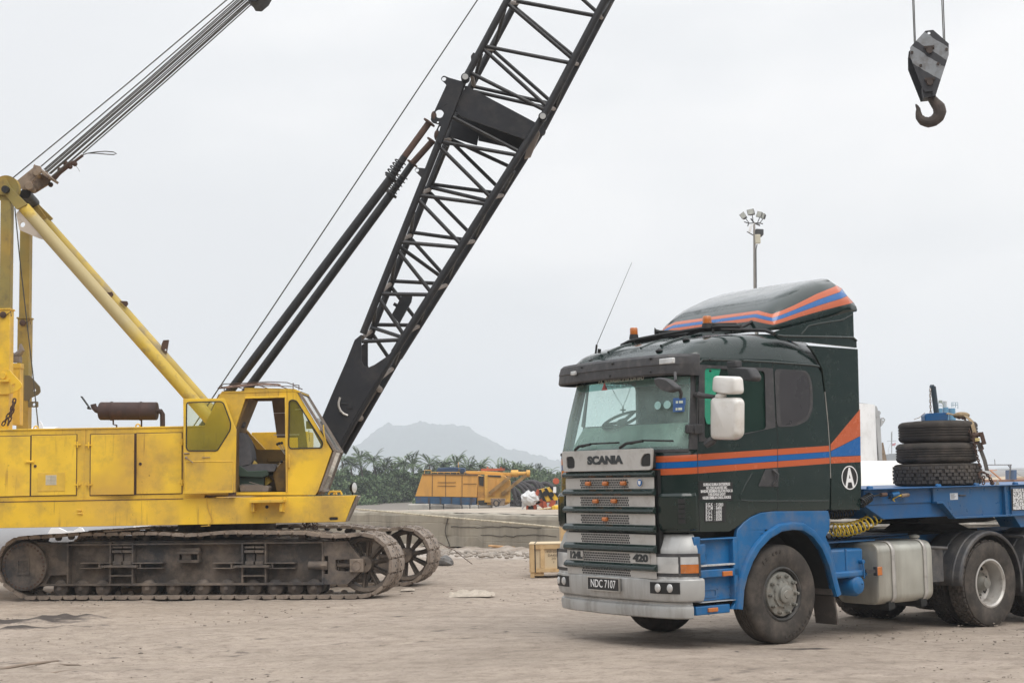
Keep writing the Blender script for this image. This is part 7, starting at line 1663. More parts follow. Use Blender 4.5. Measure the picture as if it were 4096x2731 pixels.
    q = MB(); q.tube([P(905,1385,-.45), P(860,1365,-.45), P(832,1395,-.45), P(840,1435,-.45), P(880,1460,-.45)], [.014,.016,.017,.014,.009], 10); q.tube([P(890,1370,-.46), P(930,1395,-.46), P(940,1430,-.46)], .012, 8); q.chain([P(935,1400,-.44), P(985,1470,-.44), P(1010,1520,-.42)], .008, .036); q.chain([P(890,1420,-.44), P(900,1490,-.44), P(880,1530,-.44)], .008, .034); q.ell(P(1000,1512,-.42), .03, .03, .022); q.build('chain_hook', M_RUST, C_, world=True)
    q = MB(); a = P(935,1440,-.44); q.prism([(P(895,1535).x,1.664),(P(945,1535).x,1.664),(P(930,1460).x,P(930,1470,-.44).z)], Y-.45, Y-.43, FR_XZ); q.build('deck_lug', M_CHR, C_, world=True)
tyres()
def hoses():
    def helix(a, b, r, n, rw, nm, label, mat, lead, sag=.05):
        ax = (b-a).normalized(); u, w = perp(ax); pts = []
        for i in range(n*14+1):
            f = i/(n*14); c = a.lerp(b, f)-Vector((0,0,sag*4*f*(1-f))); t = 2*pi*f*n; rr = r*(1-.12*f); pts.append(c+u*(rr*cos(t))+w*(rr*sin(t)))
        pts += lead; q = MB(); q.tube(pts, rw, 6); o = q.build(nm, mat); tag(o, label, 'air hose'); return pts[-1]
    P = lambda x, y, t: (lambda q: tloc(q[0], t, q[1]))(sd('c4', x, y, t))
    yel = pmat('yellow_hose', (.80,.56,.04), .4, var=.1, coat=.3); t = .25
    e = helix(P(262,452,t), P(770,235,.12), .078, 15, .0085, 'air_hose', 'yellow coiled air hose between cab and trailer neck', yel, [P(775,200,.02), P(820,172,-.03), P(850,168,-.03)], .10)
    q = MB(); q.cyl(P(845,170,-.03), P(905,164,-.03), .022, n=10); q.cyl(P(900,164,-.03), P(912,163,-.03), .014, n=8); o = q.build('hose_coupling', M_BRKT); tag(o, 'brass coupling plugged into the blue trailer neck at the end of the yellow hose', 'coupling')
    blk = pmat('black_hose', (.02,.02,.02), .4, var=.2)
    helix(P(228,490,.45), P(560,400,.45), .06, 8, .008, 'air_hose', 'thin black coiled hose hanging behind the yellow one', blk, [P(640,330,.4), P(700,220,.1), P(760,180,.0)], .05)
    helix(P(236,318,.3), P(440,300,.3), .055, 9, .010, 'air_hose', 'black coiled hose just below the cab side wing', blk, [P(470,280,.2)], .02)
    helix(P(505,235,.0), P(590,180,.0), .05, 6, .010, 'air_hose', 'short black coil beside the rear edge of the side wing', blk, [P(615,172,-.03), P(680,162,-.03)], .0)
    q = MB(); q.cyl(P(675,163,-.03), P(720,160,-.03), .024, n=10); o = q.build('hose_coupling', M_RUST); tag(o, 'dark coupling at the end of the short black coil', 'coupling')
    q = MB(); q.cyl(P(765,165,-.02), P(820,152,-.02), .03, n=10); q.beam(P(765,155,-.03), P(825,150,-.03), .03, .01); o = q.build('hose_coupling', M_BLUE); tag(o, 'blue capped coupling between the other two on the trailer neck', 'coupling')
hoses()
# ================================================================ THE QUAY
def quay():
    conc = pmat('weathered_concrete', (.37,.33,.265), .9, var=.15, vs=.8, dirt=(.11,.10,.085), damt=.75, ds=1.6, dlo=.47, dhi=.75, bump=.3, bs=12, streak=True, tint=(.26,.24,.20), tamt=.6, ts=.5)
    conct = pmat('concrete_top', (.42,.37,.30), .9, var=.2, vs=.7, dirt=(.22,.13,.085), damt=.6, ds=.5, dlo=.45, dhi=.65, bump=.3, bs=9)
    T = thing('quay_wall', 'stained cracked concrete wall of the raised quay', 'wall', WP1, atan2(WD.y, WD.x))
    # local: x along the wall to the right, y away
    L0, L1 = -16.0, 6.6; ns = 150; rows = []
    rs = np.random.RandomState(4); xs = np.linspace(L0, L1, ns)
    def topz(x):
        p = WP1+WD*x; z = float(upz(p.x, p.y)); e = .05*noise.noise(Vector((x*1.7, 3, 0)))+.03*noise.noise(Vector((x*6, 1, 0)))
        if x > .6: e -= .03+.05*max(0, noise.noise(Vector((x*2.2, 9, 0))))
        return z+e*.6
    prof = [(-.02,.13),(0,.14),(0,.38),(.004,.40),(0,.42),(0,.70),(.006,.72),(0,.74),(0,.9),(.03,.97),(.10,1.0),(.35,1.0)]
    for x in xs:
        zt = topz(x); r = []
        for d, f in prof:
            crk = .035*math.exp(-((x-(.55+.10*math.sin(f*9)))/.035)**2)
            r.append(Vector((x, d+.03*noise.noise(Vector((x*.9, f*2, 4)))+.012*noise.noise(Vector((x*5, f*9, 2)))+crk, (.13 if x < 1.6 else -.05)+(zt-(.13 if x < 1.6 else -.05))*((f-.13)/.87))))
        rows.append(r)
    q = MB().loft(rows); q.build('wall_face', conc, T, sharp=0)
    q = MB(); q.loft([[Vector((x, -.02, .13)), Vector((x, 2.0, .13))] for x in (L0, 1.7)]); q.build('wall_underside', conc, T)
    q = MB(); q.box(L0, L1, 2.0, 2.1, -.6, .13)
    q.build('dark_void_back', M_BLK, T)  # black back sheet stands in for the dark gap under the slab
    for x in (-.10, .62): q = MB(); q.cyl((x,.16,-.3), (x,.16,.16), .12, n=16); q.build('pile', conc, T)
    # crack with a weed hanging in it
    q = MB(); pts = [(.62,.93),(.57,.80),(.52,.66),(.50,.55),(.54,.42),(.60,.30),(.66,.18)]
    for (a, b), (c, d) in zip(pts, pts[1:]): q.beam((a,-.012,b-.05), (c,-.012,d-.05), .022, .012, (0,1,0))
    for pts in ([(1.7,.42),(2.6,.40),(3.4,.44),(4.2,.41)],[(.7,.62),(1.6,.60),(2.5,.64),(3.8,.60)],[(-3,.58),(-1.8,.60),(-.5,.57)]):
        pp = [(a+(c-a)*k/9, b+(d-b)*k/9+.035*noise.noise(Vector((a*3+k*.6, b, 5)))) for (a, b), (c, d) in zip(pts, pts[1:]) for k in range(9)]
        for k, ((a, b), (c, d)) in enumerate(zip(pp, pp[1:])):
            q.beam((a,-.010,b), (c,-.010,d), .02, .003+.006*abs(noise.noise(Vector((k*.35, b*9, 1)))), (0,1,0))
    q.build('wall_crack', pmat('crack_dark', (.08,.072,.06), .95, var=.3), T)
    # raised yard behind the wall
    ux = np.linspace(L0, 9, 110); vy = np.concatenate([np.linspace(.18, 3, 18), np.geomspace(3.3, 62, 26)])
    U, V_ = np.meshgrid(ux, vy); X = WP1.x+WD.x*U-WD.y*V_; Y = WP1.y+WD.y*U+WD.x*V_
    Z = upz(X, Y)+.02*(vn(X, Y, .7, 31)-.5)+.03*(vn(X, Y, 2.2, 32)-.5)*np.clip(V_/2, 0, 1)
    nx, ny = len(ux), len(vy); co = np.stack([X, Y, Z], -1).reshape(-1, 3); i = np.arange(nx*ny).reshape(ny, nx)
    qd = np.stack([i[:-1,:-1], i[:-1,1:], i[1:,1:], i[1:,:-1]], -1).reshape(-1, 4)
    m = MB(); m.v = [tuple(p) for p in co]; m.f = [tuple(int(k) for k in f) for f in qd]; o = m.build('raised_yard', conct, sharp=0, noclean=True)
    for p in o.data.polygons: p.use_smooth = True
    o['kind'] = 'structure'
    # rope strung along the wall
    P = lambda x, y, d: hit('c12', x, y, WP1-WN*d, WN)
    q = MB(); pts = [P(200,898,.3), P(600,932,.3), P(1200,987,.3), P(1700,1030,.3), P(2300,1088,.3)]; q.tube(pts, .022, 8); 
    o = q.build('mooring_rope', pmat('pale_rope', (.50,.44,.33), .9, var=.35, vs=14, bump=.5, bs=30)); tag(o, 'long pale rope stretched along the face of the quay wall', 'rope')
quay()
def G(c, x, y):
    """point on the raised yard"""
    d = ray(c, x, y); k = 30.
    for _ in range(40): p = CO+d*k; k += (p.z-float(upz(p.x, p.y)))/max(1e-4, -(d.z)+.0162*0)*.5 if d.z < 0 else 0
    return CO+d*k
def rubble():
    rk = pmat('rubble_stone', (.33,.29,.25), .95, var=.3, vs=7, dirt=(.12,.10,.09), damt=.5, ds=9, bump=.5, bs=20); rk2 = pmat('grey_rock', (.14,.135,.13), .9, var=.4, vs=6, bump=.5, bs=18)
    rs = np.random.RandomState(8)
    def stone(p, s, name, mat, label=None):
        q = MB(); q.ell((0,0,0), s*1.3, s, s*.7, 10, 7); q.v = [tuple(Vector(v)*(1+.35*noise.noise(Vector(v)/s*1.3+Vector(p)))) for v in q.v]; o = q.build(name, mat, sharp=0); o.location = Vector(p)+Vector((0,0,s*.35)); o.rotation_euler = (0,0,rs.rand()*6)
        if label: tag(o, label, 'stone')
        return o
    stone(gnd('c17',1125,372), .19, 'rock', rk2, 'dark grey rock on the light rubble strip beside the far track')
    # small loose stones of the strip: nobody could count them
    q = MB()
    for i in range(900):
        x = rs.uniform(-6, 4.5); y = wall_y(x)-rs.uniform(.1, 3.4)**1.0; s = rs.uniform(.012,.05)*(1.6 if rs.rand() < .06 else 1); z = .05
        b = MB().ell((x, y, z+.02), s*1.4, s, s*.8, 6, 4); q.merge(b)
    o = q.build('gravel', rk, sharp=0); o['kind'] = 'stuff'
    q = MB()
    for i in range(2600):
        y = 13.2+rs.rand()**1.4*20; x = rs.uniform(-.36, .36)*y; s = rs.uniform(.005, .013)*(2.0 if rs.rand() < .05 else 1)
        q.merge(MB().ell((x, y, s*.3), s*1.4, s, s*.7, 5, 3))
    o = q.build('loose_grit', pmat('grit_stone', (.25,.21,.175), .95, var=.5, vs=3), sharp=0); o['kind'] = 'stuff'
    # twisted reinforcing wire
    w = MB(); wy_ = gnd('c17',1200,372).y; w.tube([atY('c17', x, y, wy_) for x, y in ((1040,374),(1020,250),(1018,195),(1032,165),(1055,155),(1090,170),(1160,212),(1220,235),(1300,300),(1390,368))], .009, 6)
    o = w.build('bent_wire', M_RUST); tag(o, 'bent rusty wire arching out of the rubble by the far track', 'wire')
    w = MB(); w.prism([(-.32,-.03),(-.1,-.07),(.28,-.05),(.36,.02),(.1,.05),(-.25,.04)], 0, .05, FR_XY); o = w.build('wood_offcut', pmat('fresh_timber', (.50,.30,.15), .8, var=.2, vs=9), bevel=.01); o.location = gnd('c17',1655,262)+Vector((0,-.1,.14)); o.rotation_euler = (.1,.1,.15); tag(o, 'orange-brown timber offcut lying at the foot of the quay wall', 'timber')
rubble()
def crate():
    wood = pmat('crate_pine', (.60,.42,.22), .75, var=.16, vs=3, dirt=(.33,.19,.08), damt=.7, ds=4, dlo=.48, dhi=.72, bump=.1, bs=60); ply = pmat('crate_plywood', (.62,.50,.33), .8, var=.07, vs=2.5, dirt=(.45,.33,.2), damt=.4, ds=5)
    p = gnd('c16', 198, 1456); sc = 1.0; yaw = radians(-3)
    T = thing('wooden_crate', 'small pine crate with handwritten marks half hidden by the lorry bumper', 'crate', p, yaw)
    Y = p.y; z = lambda y: atY('c16', 200, y, Y).z; zt, zb, z0 = z(1092), z(1398), z(1456); Wd = 1.25; D_ = .75; k = (atY('c16',250,1400,Y).x-atY('c16',198,1400,Y).x)
    q = MB(); q.box(.01, Wd-.01, .02, D_-.02, zb+.01, zt-.01); bx = q.build('crate_panel', ply, T)
    q = MB(); f = k*1.05
    for x0, x1 in ((0,f),(k*2.2,k*3.05),(Wd-f,Wd)): q.box(x0, x1, -.012, .02, zb+f*.8, zt-f*.9)
    q.box(0, Wd, -.014, .02, zt-f*.92, zt); q.box(0, Wd, -.014, .02, zb, zb+f*.8)
    for x in (0, Wd-.02): q.box(x-.014, x+.034, 0, .1, zb, zt); q.box(x-.014, x+.034, D_-.1, D_, zb, zt)
    q.build('crate_batten', wood, T, bevel=.003, split=True)
    q = MB(); q.box(-.02, Wd+.02, -.02, D_+.02, zt, zt+.02); q.build('crate_lid', ply, T, bevel=.003)
    q = MB()
    for x in (0, Wd-.13): q.box(x, x+k*.85, 0, D_, z0, zb-.0)
    q.box(0, k*2.8, .02, .14, z0+.03, zb); q.build('crate_foot', wood, T, split=True)
    q = MB(); x = k*.95; q.box(x, x+.02, -.017, -.013, zb, zt+.02); q.box(x, x+.02, -.02, D_+.02, zt+.018, zt+.023); q.build('steel_band', M_BLK, T)
    ink = pmat('crate_ink', (.16,.11,.08), .8)
    for s_, x, y, sz in (('-450 0580-5',455,1172,.065),('DA45DS',455,1214,.062),('24V',455,1250,.055),('F',455,1290,.05)):
        text('crate_marking', s_, sz, frame_m(((atY('c16',x,y,Y).x-p.x), .012, z(y)), (1,0,0), (0,0,1)), ink, bx, depth=.0006)
    # a second, taller crate behind it, seen only in the gap beside the lorry
    p2 = Vector((atY('c16',532,1060,30.2).x, 30.2, 0)); T2 = thing('wooden_crate', 'taller pine crate just showing between the quay wall and the lorry nose', 'crate', p2, 0)
    q = MB(); q.box(0, 1.0, 0, .8, .08, 1.22); q.build('crate_panel', wood, T2); q = MB()
    for x in (0, .9): q.box(x, x+.1, -.02, 0, .08, 1.22)
    q.box(0, 1, -.02, 0, 1.12, 1.22); q.box(0, 1, -.02, 0, .08, .18); q.build('crate_batten', wood, T2, bevel=.003); q = MB(); q.box(.12,.14,-.024,-.02,.08,1.22); q.build('steel_band', M_BLK, T2); q = MB(); q.box(0,.1,0,.8,0,.08); q.box(.9,1,0,.8,0,.08); q.build('crate_foot', wood, T2)
crate()
def litter():
    pale = pmat('dirty_plastic', (.45,.39,.32), .8, var=.25, vs=8, dirt=(.2,.16,.13), damt=.5, ds=9); br = pmat('weathered_stick', (.24,.19,.15), .9, var=.3)
    def crumple(p, sx, sy, sz, seed, name, label, cat, mat):
        q = MB(); rows = []; n = 22
        for j in range(n): rows.append([Vector(((i/(n-1)-.5)*2*sx, (j/(n-1)-.5)*2*sy, 0)) for i in range(n)])
        for r in rows:
            for v in r:
                e = max(0, 1-(v.x/sx)**2*(.8+.4*noise.noise(Vector((v.y*9,seed,0)))))*max(0, 1-(v.y/sy)**2); v.z = sz*e**.6*(.35+.9*abs(noise.noise(Vector((v.x*7, v.y*9, seed)))))+.004; v.x += .12*sx*noise.noise(Vector((v.y*11, seed, 3))); v.y += .2*sy*noise.noise(Vector((v.x*11, seed, 5)))
        q.loft(rows); o = q.build(name, mat, sharp=30); o.location = Vector(p)+Vector((0,0,.006)); return tag(o, label, cat)
    crumple(gnd('c17',1370,668), .33, .22, .15, 1, 'plastic_bag', 'crumpled pale plastic sheet lying on the open yard', 'plastic bag', pale)
    crumple(gnd('c17',1490,665), .18, .15, .10, 2, 'plastic_bag', 'smaller crumpled scrap of plastic right of the larger sheet', 'plastic bag', pale)
    crumple(gnd('c17',782,615), .12, .09, .05, 3, 'litter_scrap', 'white scrap on the ground in front of the far track', 'litter', pale)
    crumple(gnd('D',440,2530/1.7415), .09, .06, .02, 4, 'flat_stone', 'flat pale stone at the end of the sticks, bottom left', 'stone', pale)
    crumple(gnd('c17',1115,1380), .055, .04, .04, 5, 'clod', 'dark clod of earth at the bottom middle of the yard', 'clod', br)
    crumple(gnd('c3',0,0) if False else gnd('D',715,1433), .14, .05, .035, 6, 'bark_strip', 'curled strip of bark on the ground in front of the near track', 'bark', br)
    def stick(pts, r, label, sag=0):
        q = MB(); P = [gnd('D', x, y)+Vector((0,0,r*.6+sag)) for x, y in pts]; q.tube(P, [r*(1-.4*i/(len(P)-1)) for i in range(len(P))], 7); o = q.build('stick', br); tag(o, label, 'stick')
    k = 1400/2352/1.7415
    def D_(x, y): return (x*k, 2350/1.7415+y*k)
    stick([D_(-60,572), D_(0,560), D_(200,525), D_(392,505)], .022, 'long flat stick at the bottom left corner', .01)
    stick([D_(390,517), D_(530,520), D_(580,538)], .009, 'thin twig lying across the end of the long stick')
    stick([D_(300,582), D_(450,562), D_(600,547)], .012, 'dark twig below the long stick')
    stick([D_(1130,352), D_(1230,345), D_(1370,348)], .006, 'hair-thin twig in front of the near track')
litter()
# ================================================================ BEHIND: stored crane body, hook gear, tanks
def stored_crane():
    Y = 78.; P = lambda x, y, dy=0: atY('c12', x, y, Y+dy)
    T = thing('stored_crane', 'orange crane body with blue skirt resting on concrete blocks in the distance', 'crane', P(1200,860))
    org = pmat('faded_orange', (.68,.34,.07), .6, var=.12, vs=.6, dirt=(.22,.11,.05), damt=.6, ds=.9, dlo=.48, dhi=.75, streak=True); orl = pmat('faded_yellow_orange', (.68,.37,.07), .6, var=.12, vs=1, dirt=(.25,.12,.05), damt=.6, ds=1.2)
    bl = pmat('old_blue', (.035,.09,.17), .7, var=.2, vs=1, dirt=(.10,.06,.05), damt=.7, ds=1.5); dk = pmat('far_dark', (.04,.035,.03), .8, var=.3)
    B = lambda m, n, mat, p=None, **k: m.build(n, mat, p or T, world=True, **k)
    pl = lambda pts, dy=0: [(P(x, y, dy).x, P(x, y, dy).z) for x, y in pts]
    q = MB(); q.prism(pl([(848,785),(918,575),(1440,583),(1430,795)]), Y, Y+3, FR_XZ); hs = B(q, 'engine_house', org, bevel=.02)
    q = MB()
    for x in (1012, 1135, 1290): a, b = P(x,582), P(x-4 if x < 1100 else x,790); q.beam(a+Vector((0,-.01,0)), b+Vector((0,-.01,0)), .03, .025, (0,1,0))
    for x0, x1, y in ((1060,1230,655),(1060,1230,688),(1302,1428,668)): q.beam(P(x0,y)+Vector((0,-.02,0)), P(x1,y)+Vector((0,-.02,0)), .02, .022, (0,1,0))
    a, b = P(918,577), P(1440,585); q.beam(a+Vector((0,-.03,0)), b+Vector((0,-.03,0)), .06, .03, (0,1,0)); B(q, 'panel_seam', pmat('seam_brown', (.16,.09,.04), .8), hs)
    q = MB(); q.prism(pl([(848,788),(1425,798),(1420,868),(850,850)]), Y-.02, Y+3, FR_XZ); sk = B(q, 'skirt', bl, bevel=.02); q = MB()
    for x in (978, 1088, 1190, 1280, 1375): a, b = P(x,795), P(x,860); q.beam(a+Vector((0,-.06,0)), b+Vector((0,-.06,0)), .08, .06, (0,1,0))
    B(q, 'skirt_rib', pmat('skirt_rib_brown', (.055,.05,.055), .8, var=.3), sk, split=True)
    q = MB(); q.prism(pl([(1040,552),(1055,518),(1210,510),(1312,520),(1312,572),(1045,570)]), Y+.8, Y+2.4, FR_XZ); B(q, 'roof_box', pmat('roof_box_blue', (.018,.05,.12), .5, var=.2), bevel=.04)
    q = MB()
    for x0, x1, y0, y1 in ((935,998,542,575),(998,1268,560,575),(1310,1435,562,578)):
        q.tube([P(x0,y1), P(x0,y0), P(x1,y0), P(x1,y1)], .022, 6)
    for x in (1060, 1120, 1180, 1240): q.tube([P(x,560), P(x,575)], .018, 5)
    q.tube([P(1255,465,1), P(1255,520,1)], .02, 6); B(q, 'roof_rail', orl)
    q = MB(); q.prism(pl([(1440,585),(1500,600),(1500,830),(1432,810)]), Y+.2, Y+2.8, FR_XZ); q.prism(pl([(1500,580),(1690,590),(1745,640),(1742,845),(1500,845)]), Y, Y+2.4, FR_XZ); q.prism(pl([(1432,800),(1700,815),(1740,850),(1700,868),(1432,868)]), Y+.1, Y+2.5, FR_XZ); B(q, 'front_body', orl, bevel=.03)
    q = MB(); q.prism(pl([(1445,595),(1495,598),(1490,690),(1450,680)]), Y+.15, Y+.22, FR_XZ); q.prism(pl([(1440,825),(1515,820),(1525,865),(1445,868)]), Y+.05, Y+.12, FR_XZ); q.prism(pl([(1530,585),(1655,590),(1655,605),(1535,600)]), Y-.05, Y+.0, FR_XZ); B(q, 'soot_stain', dk)
    q = MB(); q.prism(pl([(1535,620),(1600,620),(1600,780),(1535,780)]), Y-.04, Y, FR_XZ); q.prism(pl([(1610,625),(1640,625),(1640,700),(1610,700)]), Y-.04, Y, FR_XZ); B(q, 'side_hatch', org, bevel=.01)
    q = MB(); q.prism(pl([(1560,805),(1700,805),(1690,870),(1570,870)]), Y-1.0, Y-.3, FR_XZ); B(q, 'step_box', M_BRKT, bevel=.02)
    # folded gantry
    q = MB(); q.prism(pl([(1320,548),(1480,548),(1750,565),(1760,600),(1600,585),(1440,578),(1330,575)]), Y+.4, Y+.9, FR_XZ); q.tube([P(1745,575,.2), P(1930,570,.2)], .10, 12)
    for x in (1772, 1805, 1915): c = P(x,572,.2); q.cyl(c-Vector((.12,0,0)), c+Vector((.08,0,0)), .185, n=20)
    B(q, 'folded_gantry', orl, bevel=.02)
    q = MB(); q.beam(P(1545,760,-.2), P(1745,600,-.2), .17, .17); q.beam(P(1665,765,-.1), P(1890,590,-.1), .17, .17); B(q, 'gantry_leg', pmat('leg_brown', (.32,.19,.07), .8, var=.4, vs=2, dirt=(.10,.06,.04), damt=.6, ds=1.8))
    q = MB(); q.prism(pl([(1465,525),(1690,522),(1690,545),(1465,548)]), Y+.6, Y+1.4, FR_XZ); q.tube([P(1530,522,.8), P(1530,508,.8)], .05, 6); q.tube([P(1657,522,.8), P(1657,512,.8)], .05, 6); B(q, 'red_crate', pmat('dull_red', (.42,.10,.045), .7, var=.3))
    q = MB(); q.tube([P(1325,540,.7), P(1750,535,.7), P(1940,545,.7)], .03, 5); q.cyl(P(1250,548,.6), P(1270,552,.6), .15, n=16); B(q, 'winch', dk)
    # concrete blocks under it
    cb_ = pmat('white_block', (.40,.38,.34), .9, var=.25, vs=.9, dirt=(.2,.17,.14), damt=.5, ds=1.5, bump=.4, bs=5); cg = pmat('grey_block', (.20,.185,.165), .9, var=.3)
    for i, (x0, x1, y0, y1, mt, lab) in enumerate(((775,985,855,915,cb_,'long white concrete block at the left end under the orange crane'),(985,1115,862,918,cg,'dark block under the orange crane, left of two'),(1115,1290,868,918,cg,'dark block under the orange crane, right of two'),(1292,1365,868,922,cb_,'short rough white block under the middle of the orange crane'),(1365,1445,868,925,cb_,'square pale block under the orange crane'),(1445,1578,870,925,cg,'grey block under the front of the orange crane'))):
        a = P(x0,y1,-.3); b = P(x1,y0,-.3); q = MB(); n = 6
        q.box(a.x+.03, b.x-.03, Y-.5+.1*(i % 2), Y+1.2, float(upz(a.x, Y))-.4, b.z); o = q.build('concrete_block', mt, bevel=.06); tag(o, lab, 'concrete block', 'concrete blocks under the orange crane')
stored_crane()
def gear():
    # coils of thick black hose
    Y = 84.; P = lambda x, y, dy=0: atY('c12', x, y, Y+dy); hz = pmat('far_hose', (.045,.04,.042), .7, var=.3, vs=3)
    arcs = [([(1750,690),(1770,730),(1790,790),(1800,850)],-.5), ([(1850,680),(1880,720),(1895,780),(1900,850)],1.2), ([(1880,670),(1930,690),(1975,730),(1995,800)],1.8), ([(1750,700),(1790,720),(1830,770),(1860,840)],0), ([(1760,660),(1820,690),(1870,740),(1905,800)],.5), ([(1775,655),(1850,680),(1900,720),(1950,790)],1), ([(1800,650),(1880,670),(1940,720)],1.5), ([(1865,665),(1900,650),(1960,655),(2000,720)],2), ([(1870,668),(1930,648),(2000,665),(2030,720)],2.5),
        ([(1905,665),(1960,648),(2020,670),(2060,725)],3), ([(2010,680),(2060,662),(2110,680),(2145,720)],3.5), ([(2040,690),(2090,668),(2140,690),(2160,740)],4), ([(1770,780),(1790,790),(1830,800),(1850,840)],.2), ([(1775,800),(1800,770),(1850,790),(1840,860)],.1)]
    q = MB()
    for pts, dy in arcs:
        pp = [P(x, y, dy) for x, y in pts]; pp.append(Vector((pp[-1].x+.05, pp[-1].y, float(upz(pp[-1].x, pp[-1].y))+.05))); ss = []
        for i in range(len(pp)-1):
            for k in range(5):
                t = k/5; p0 = pp[max(0,i-1)]; p1 = pp[i]; p2 = pp[i+1]; p3 = pp[min(len(pp)-1,i+2)]
                ss.append(.5*((2*p1)+(p2-p0)*t+(2*p0-5*p1+4*p2-p3)*t*t+(3*p1-p0-3*p2+p3)*t**3))
        ss.append(pp[-1]); q.tube(ss, .11, 8)
    q.cyl(P(1740,835), P(1850,835), .10, n=12); q.cyl(P(1740,865), P(1855,868), .09, n=12)
    o = q.build('hose_pile', hz); tag(o, 'heap of thick black rubber hoses beyond the quay wall', 'hoses')
    # trolley / tractor with hook block in yellow and black bars
    Y2 = 52.; R = lambda x, y, dy=0: atY('c16', x, y, Y2+dy); red = pmat('red_oxide', (.42,.085,.04), .6, var=.3, vs=2, dirt=(.12,.05,.04), damt=.5, ds=4); stp = M_YEL2; dk = M_BLK
    T = thing('implement', 'red wheeled implement with a yellow and black barred block beyond the wall', 'machine', G('c12',1930,950))
    B = lambda m, n, mat, p=None, **k: m.build(n, mat, p or T, world=True, **k)
    pr = lambda pts, dy=0: [(R(x, y, dy).x, R(x, y, dy).z) for x, y in pts]
    q = MB(); c = R(210,690); rr = abs(R(155,690).x-R(268,690).x)/2
    q.lathe([(rr*.55,-.1),(rr*.95,-.12),(rr,0),(rr*.95,.12),(rr*.55,.1)], c, (0.25,1,0), 24); B(q, 'wheel', red); q = MB(); q.lathe([(0,-.11),(rr*.5,-.12),(rr*.52,.1)], c, (.25,1,0), 20); B(q, 'hub', dk)
    q = MB()
    for a, b, w in (((165,615),(200,670),.08),((200,670),(330,600),.12),((210,640),(290,490),.12),((290,490),(240,620),.1),((240,620),(330,640),.12),((190,620),(240,700),.1),((300,640),(350,680),.14),((330,600),(470,610),.16)): q.beam(R(*a), R(*b), w, w)
    q.prism(pr([(335,610),(365,620),(385,680),(340,685)]), Y2-.2, Y2+.3, FR_XZ); q.prism(pr([(425,600),(475,605),(470,640),(430,680),(395,670)]), Y2-.2, Y2+.3, FR_XZ); B(q, 'red_frame', red)
    bars = [((295,490),(330,482),(378,612),(345,620)),((365,470),(410,462),(480,600),(425,610))]
    q = MB(); q.prism(pr([(290,485),(410,460),(505,560),(500,600),(425,612),(345,622)]), Y2-.1, Y2+.5, FR_XZ); bk = B(q, 'barred_block', stp, bevel=.02); q = MB()
    for b in (((290,488),(312,484),(372,616),(345,620),(310,560)),((345,474),(375,468),(455,606),(425,611)),((410,462),(440,458),(505,545),(500,580))): q.prism(pr(b), Y2-.12, Y2-.08, FR_XZ)
    for x, y in ((362,532),(425,543)): c = R(x,y,-.15); q.cyl(c, c+Vector((0,.1,0)), .10, n=12)
    B(q, 'black_bar', dk, bk)
    q = MB(); q.cyl(R(480,395), R(478,395)+Vector((0,.3,0)), abs(R(447,390).x-R(515,390).x)/2, n=24); B(q, 'red_drum', red); q = MB(); q.prism(pr([(446,458),(478,456),(478,522),(444,520)]), Y2-.3, Y2-.25, FR_XZ); B(q, 'pale_card', M_WHT)
    q = MB(); q.prism(pr([(300,705),(480,690),(480,760),(300,755)]), Y2-.1, Y2+1, FR_XZ); q.prism(pr([(430,665),(520,660),(520,735),(430,735)]), Y2-.3, Y2+1, FR_XZ); B(q, 'yellow_base', M_YEL2, bevel=.03); q = MB(); q.prism(pr([(340,730),(480,738),(480,768),(338,762)]), Y2-.4, Y2-.12, FR_XZ); B(q, 'base_slot', dk)
    q = MB(); c = R(190,580); c = R(195,585); rows = []
    for j in range(13):
        th = pi*j/12; rows.append([])
        for i in range(20):
            ph = 2*pi*i/20; d = Vector((sin(th)*cos(ph), sin(th)*sin(ph), cos(th))); k = 1+.28*noise.noise(d*2.1)+.12*noise.noise(d*6); rows[-1].append(c+Vector((d.x*.31*k-.12*d.z*.3, d.y*.3*k, d.z*.25*k)))
    q.loft(rows, closed=True); q.prism(pr([(105,600),(150,560),(170,600),(120,700),(100,715)]), Y2+.0, Y2+.05, FR_XZ); o = q.build('tarpaulin_bundle', pmat('white_tarpaulin', (.62,.62,.62), .7, var=.12, vs=3, bump=.4, bs=4), sharp=0); tag(o, 'white tarpaulin bundle between the black hoses and the red implement', 'tarpaulin')
    for i, x in enumerate((1612, 1820)):
        q = MB(); c = atY('c12', x, 900, 72); c.z = float(upz(c.x, 72))+.25; q.tube([c+Vector((.12*cos(t),0,.14*sin(t)-.05)) for t in [2*pi*j/14 for j in range(14)]], .035, 6, closed=True); q.tube([c+Vector((.1,0,-.2)), c+Vector((.2,0,.05)), c+Vector((.1,0,.15))], .03, 6); o = q.build('chain_shackle', hz); tag(o, ('dark shackle lying below the front of the orange crane','dark shackle lying below the black hoses')[i], 'shackle')
gear()
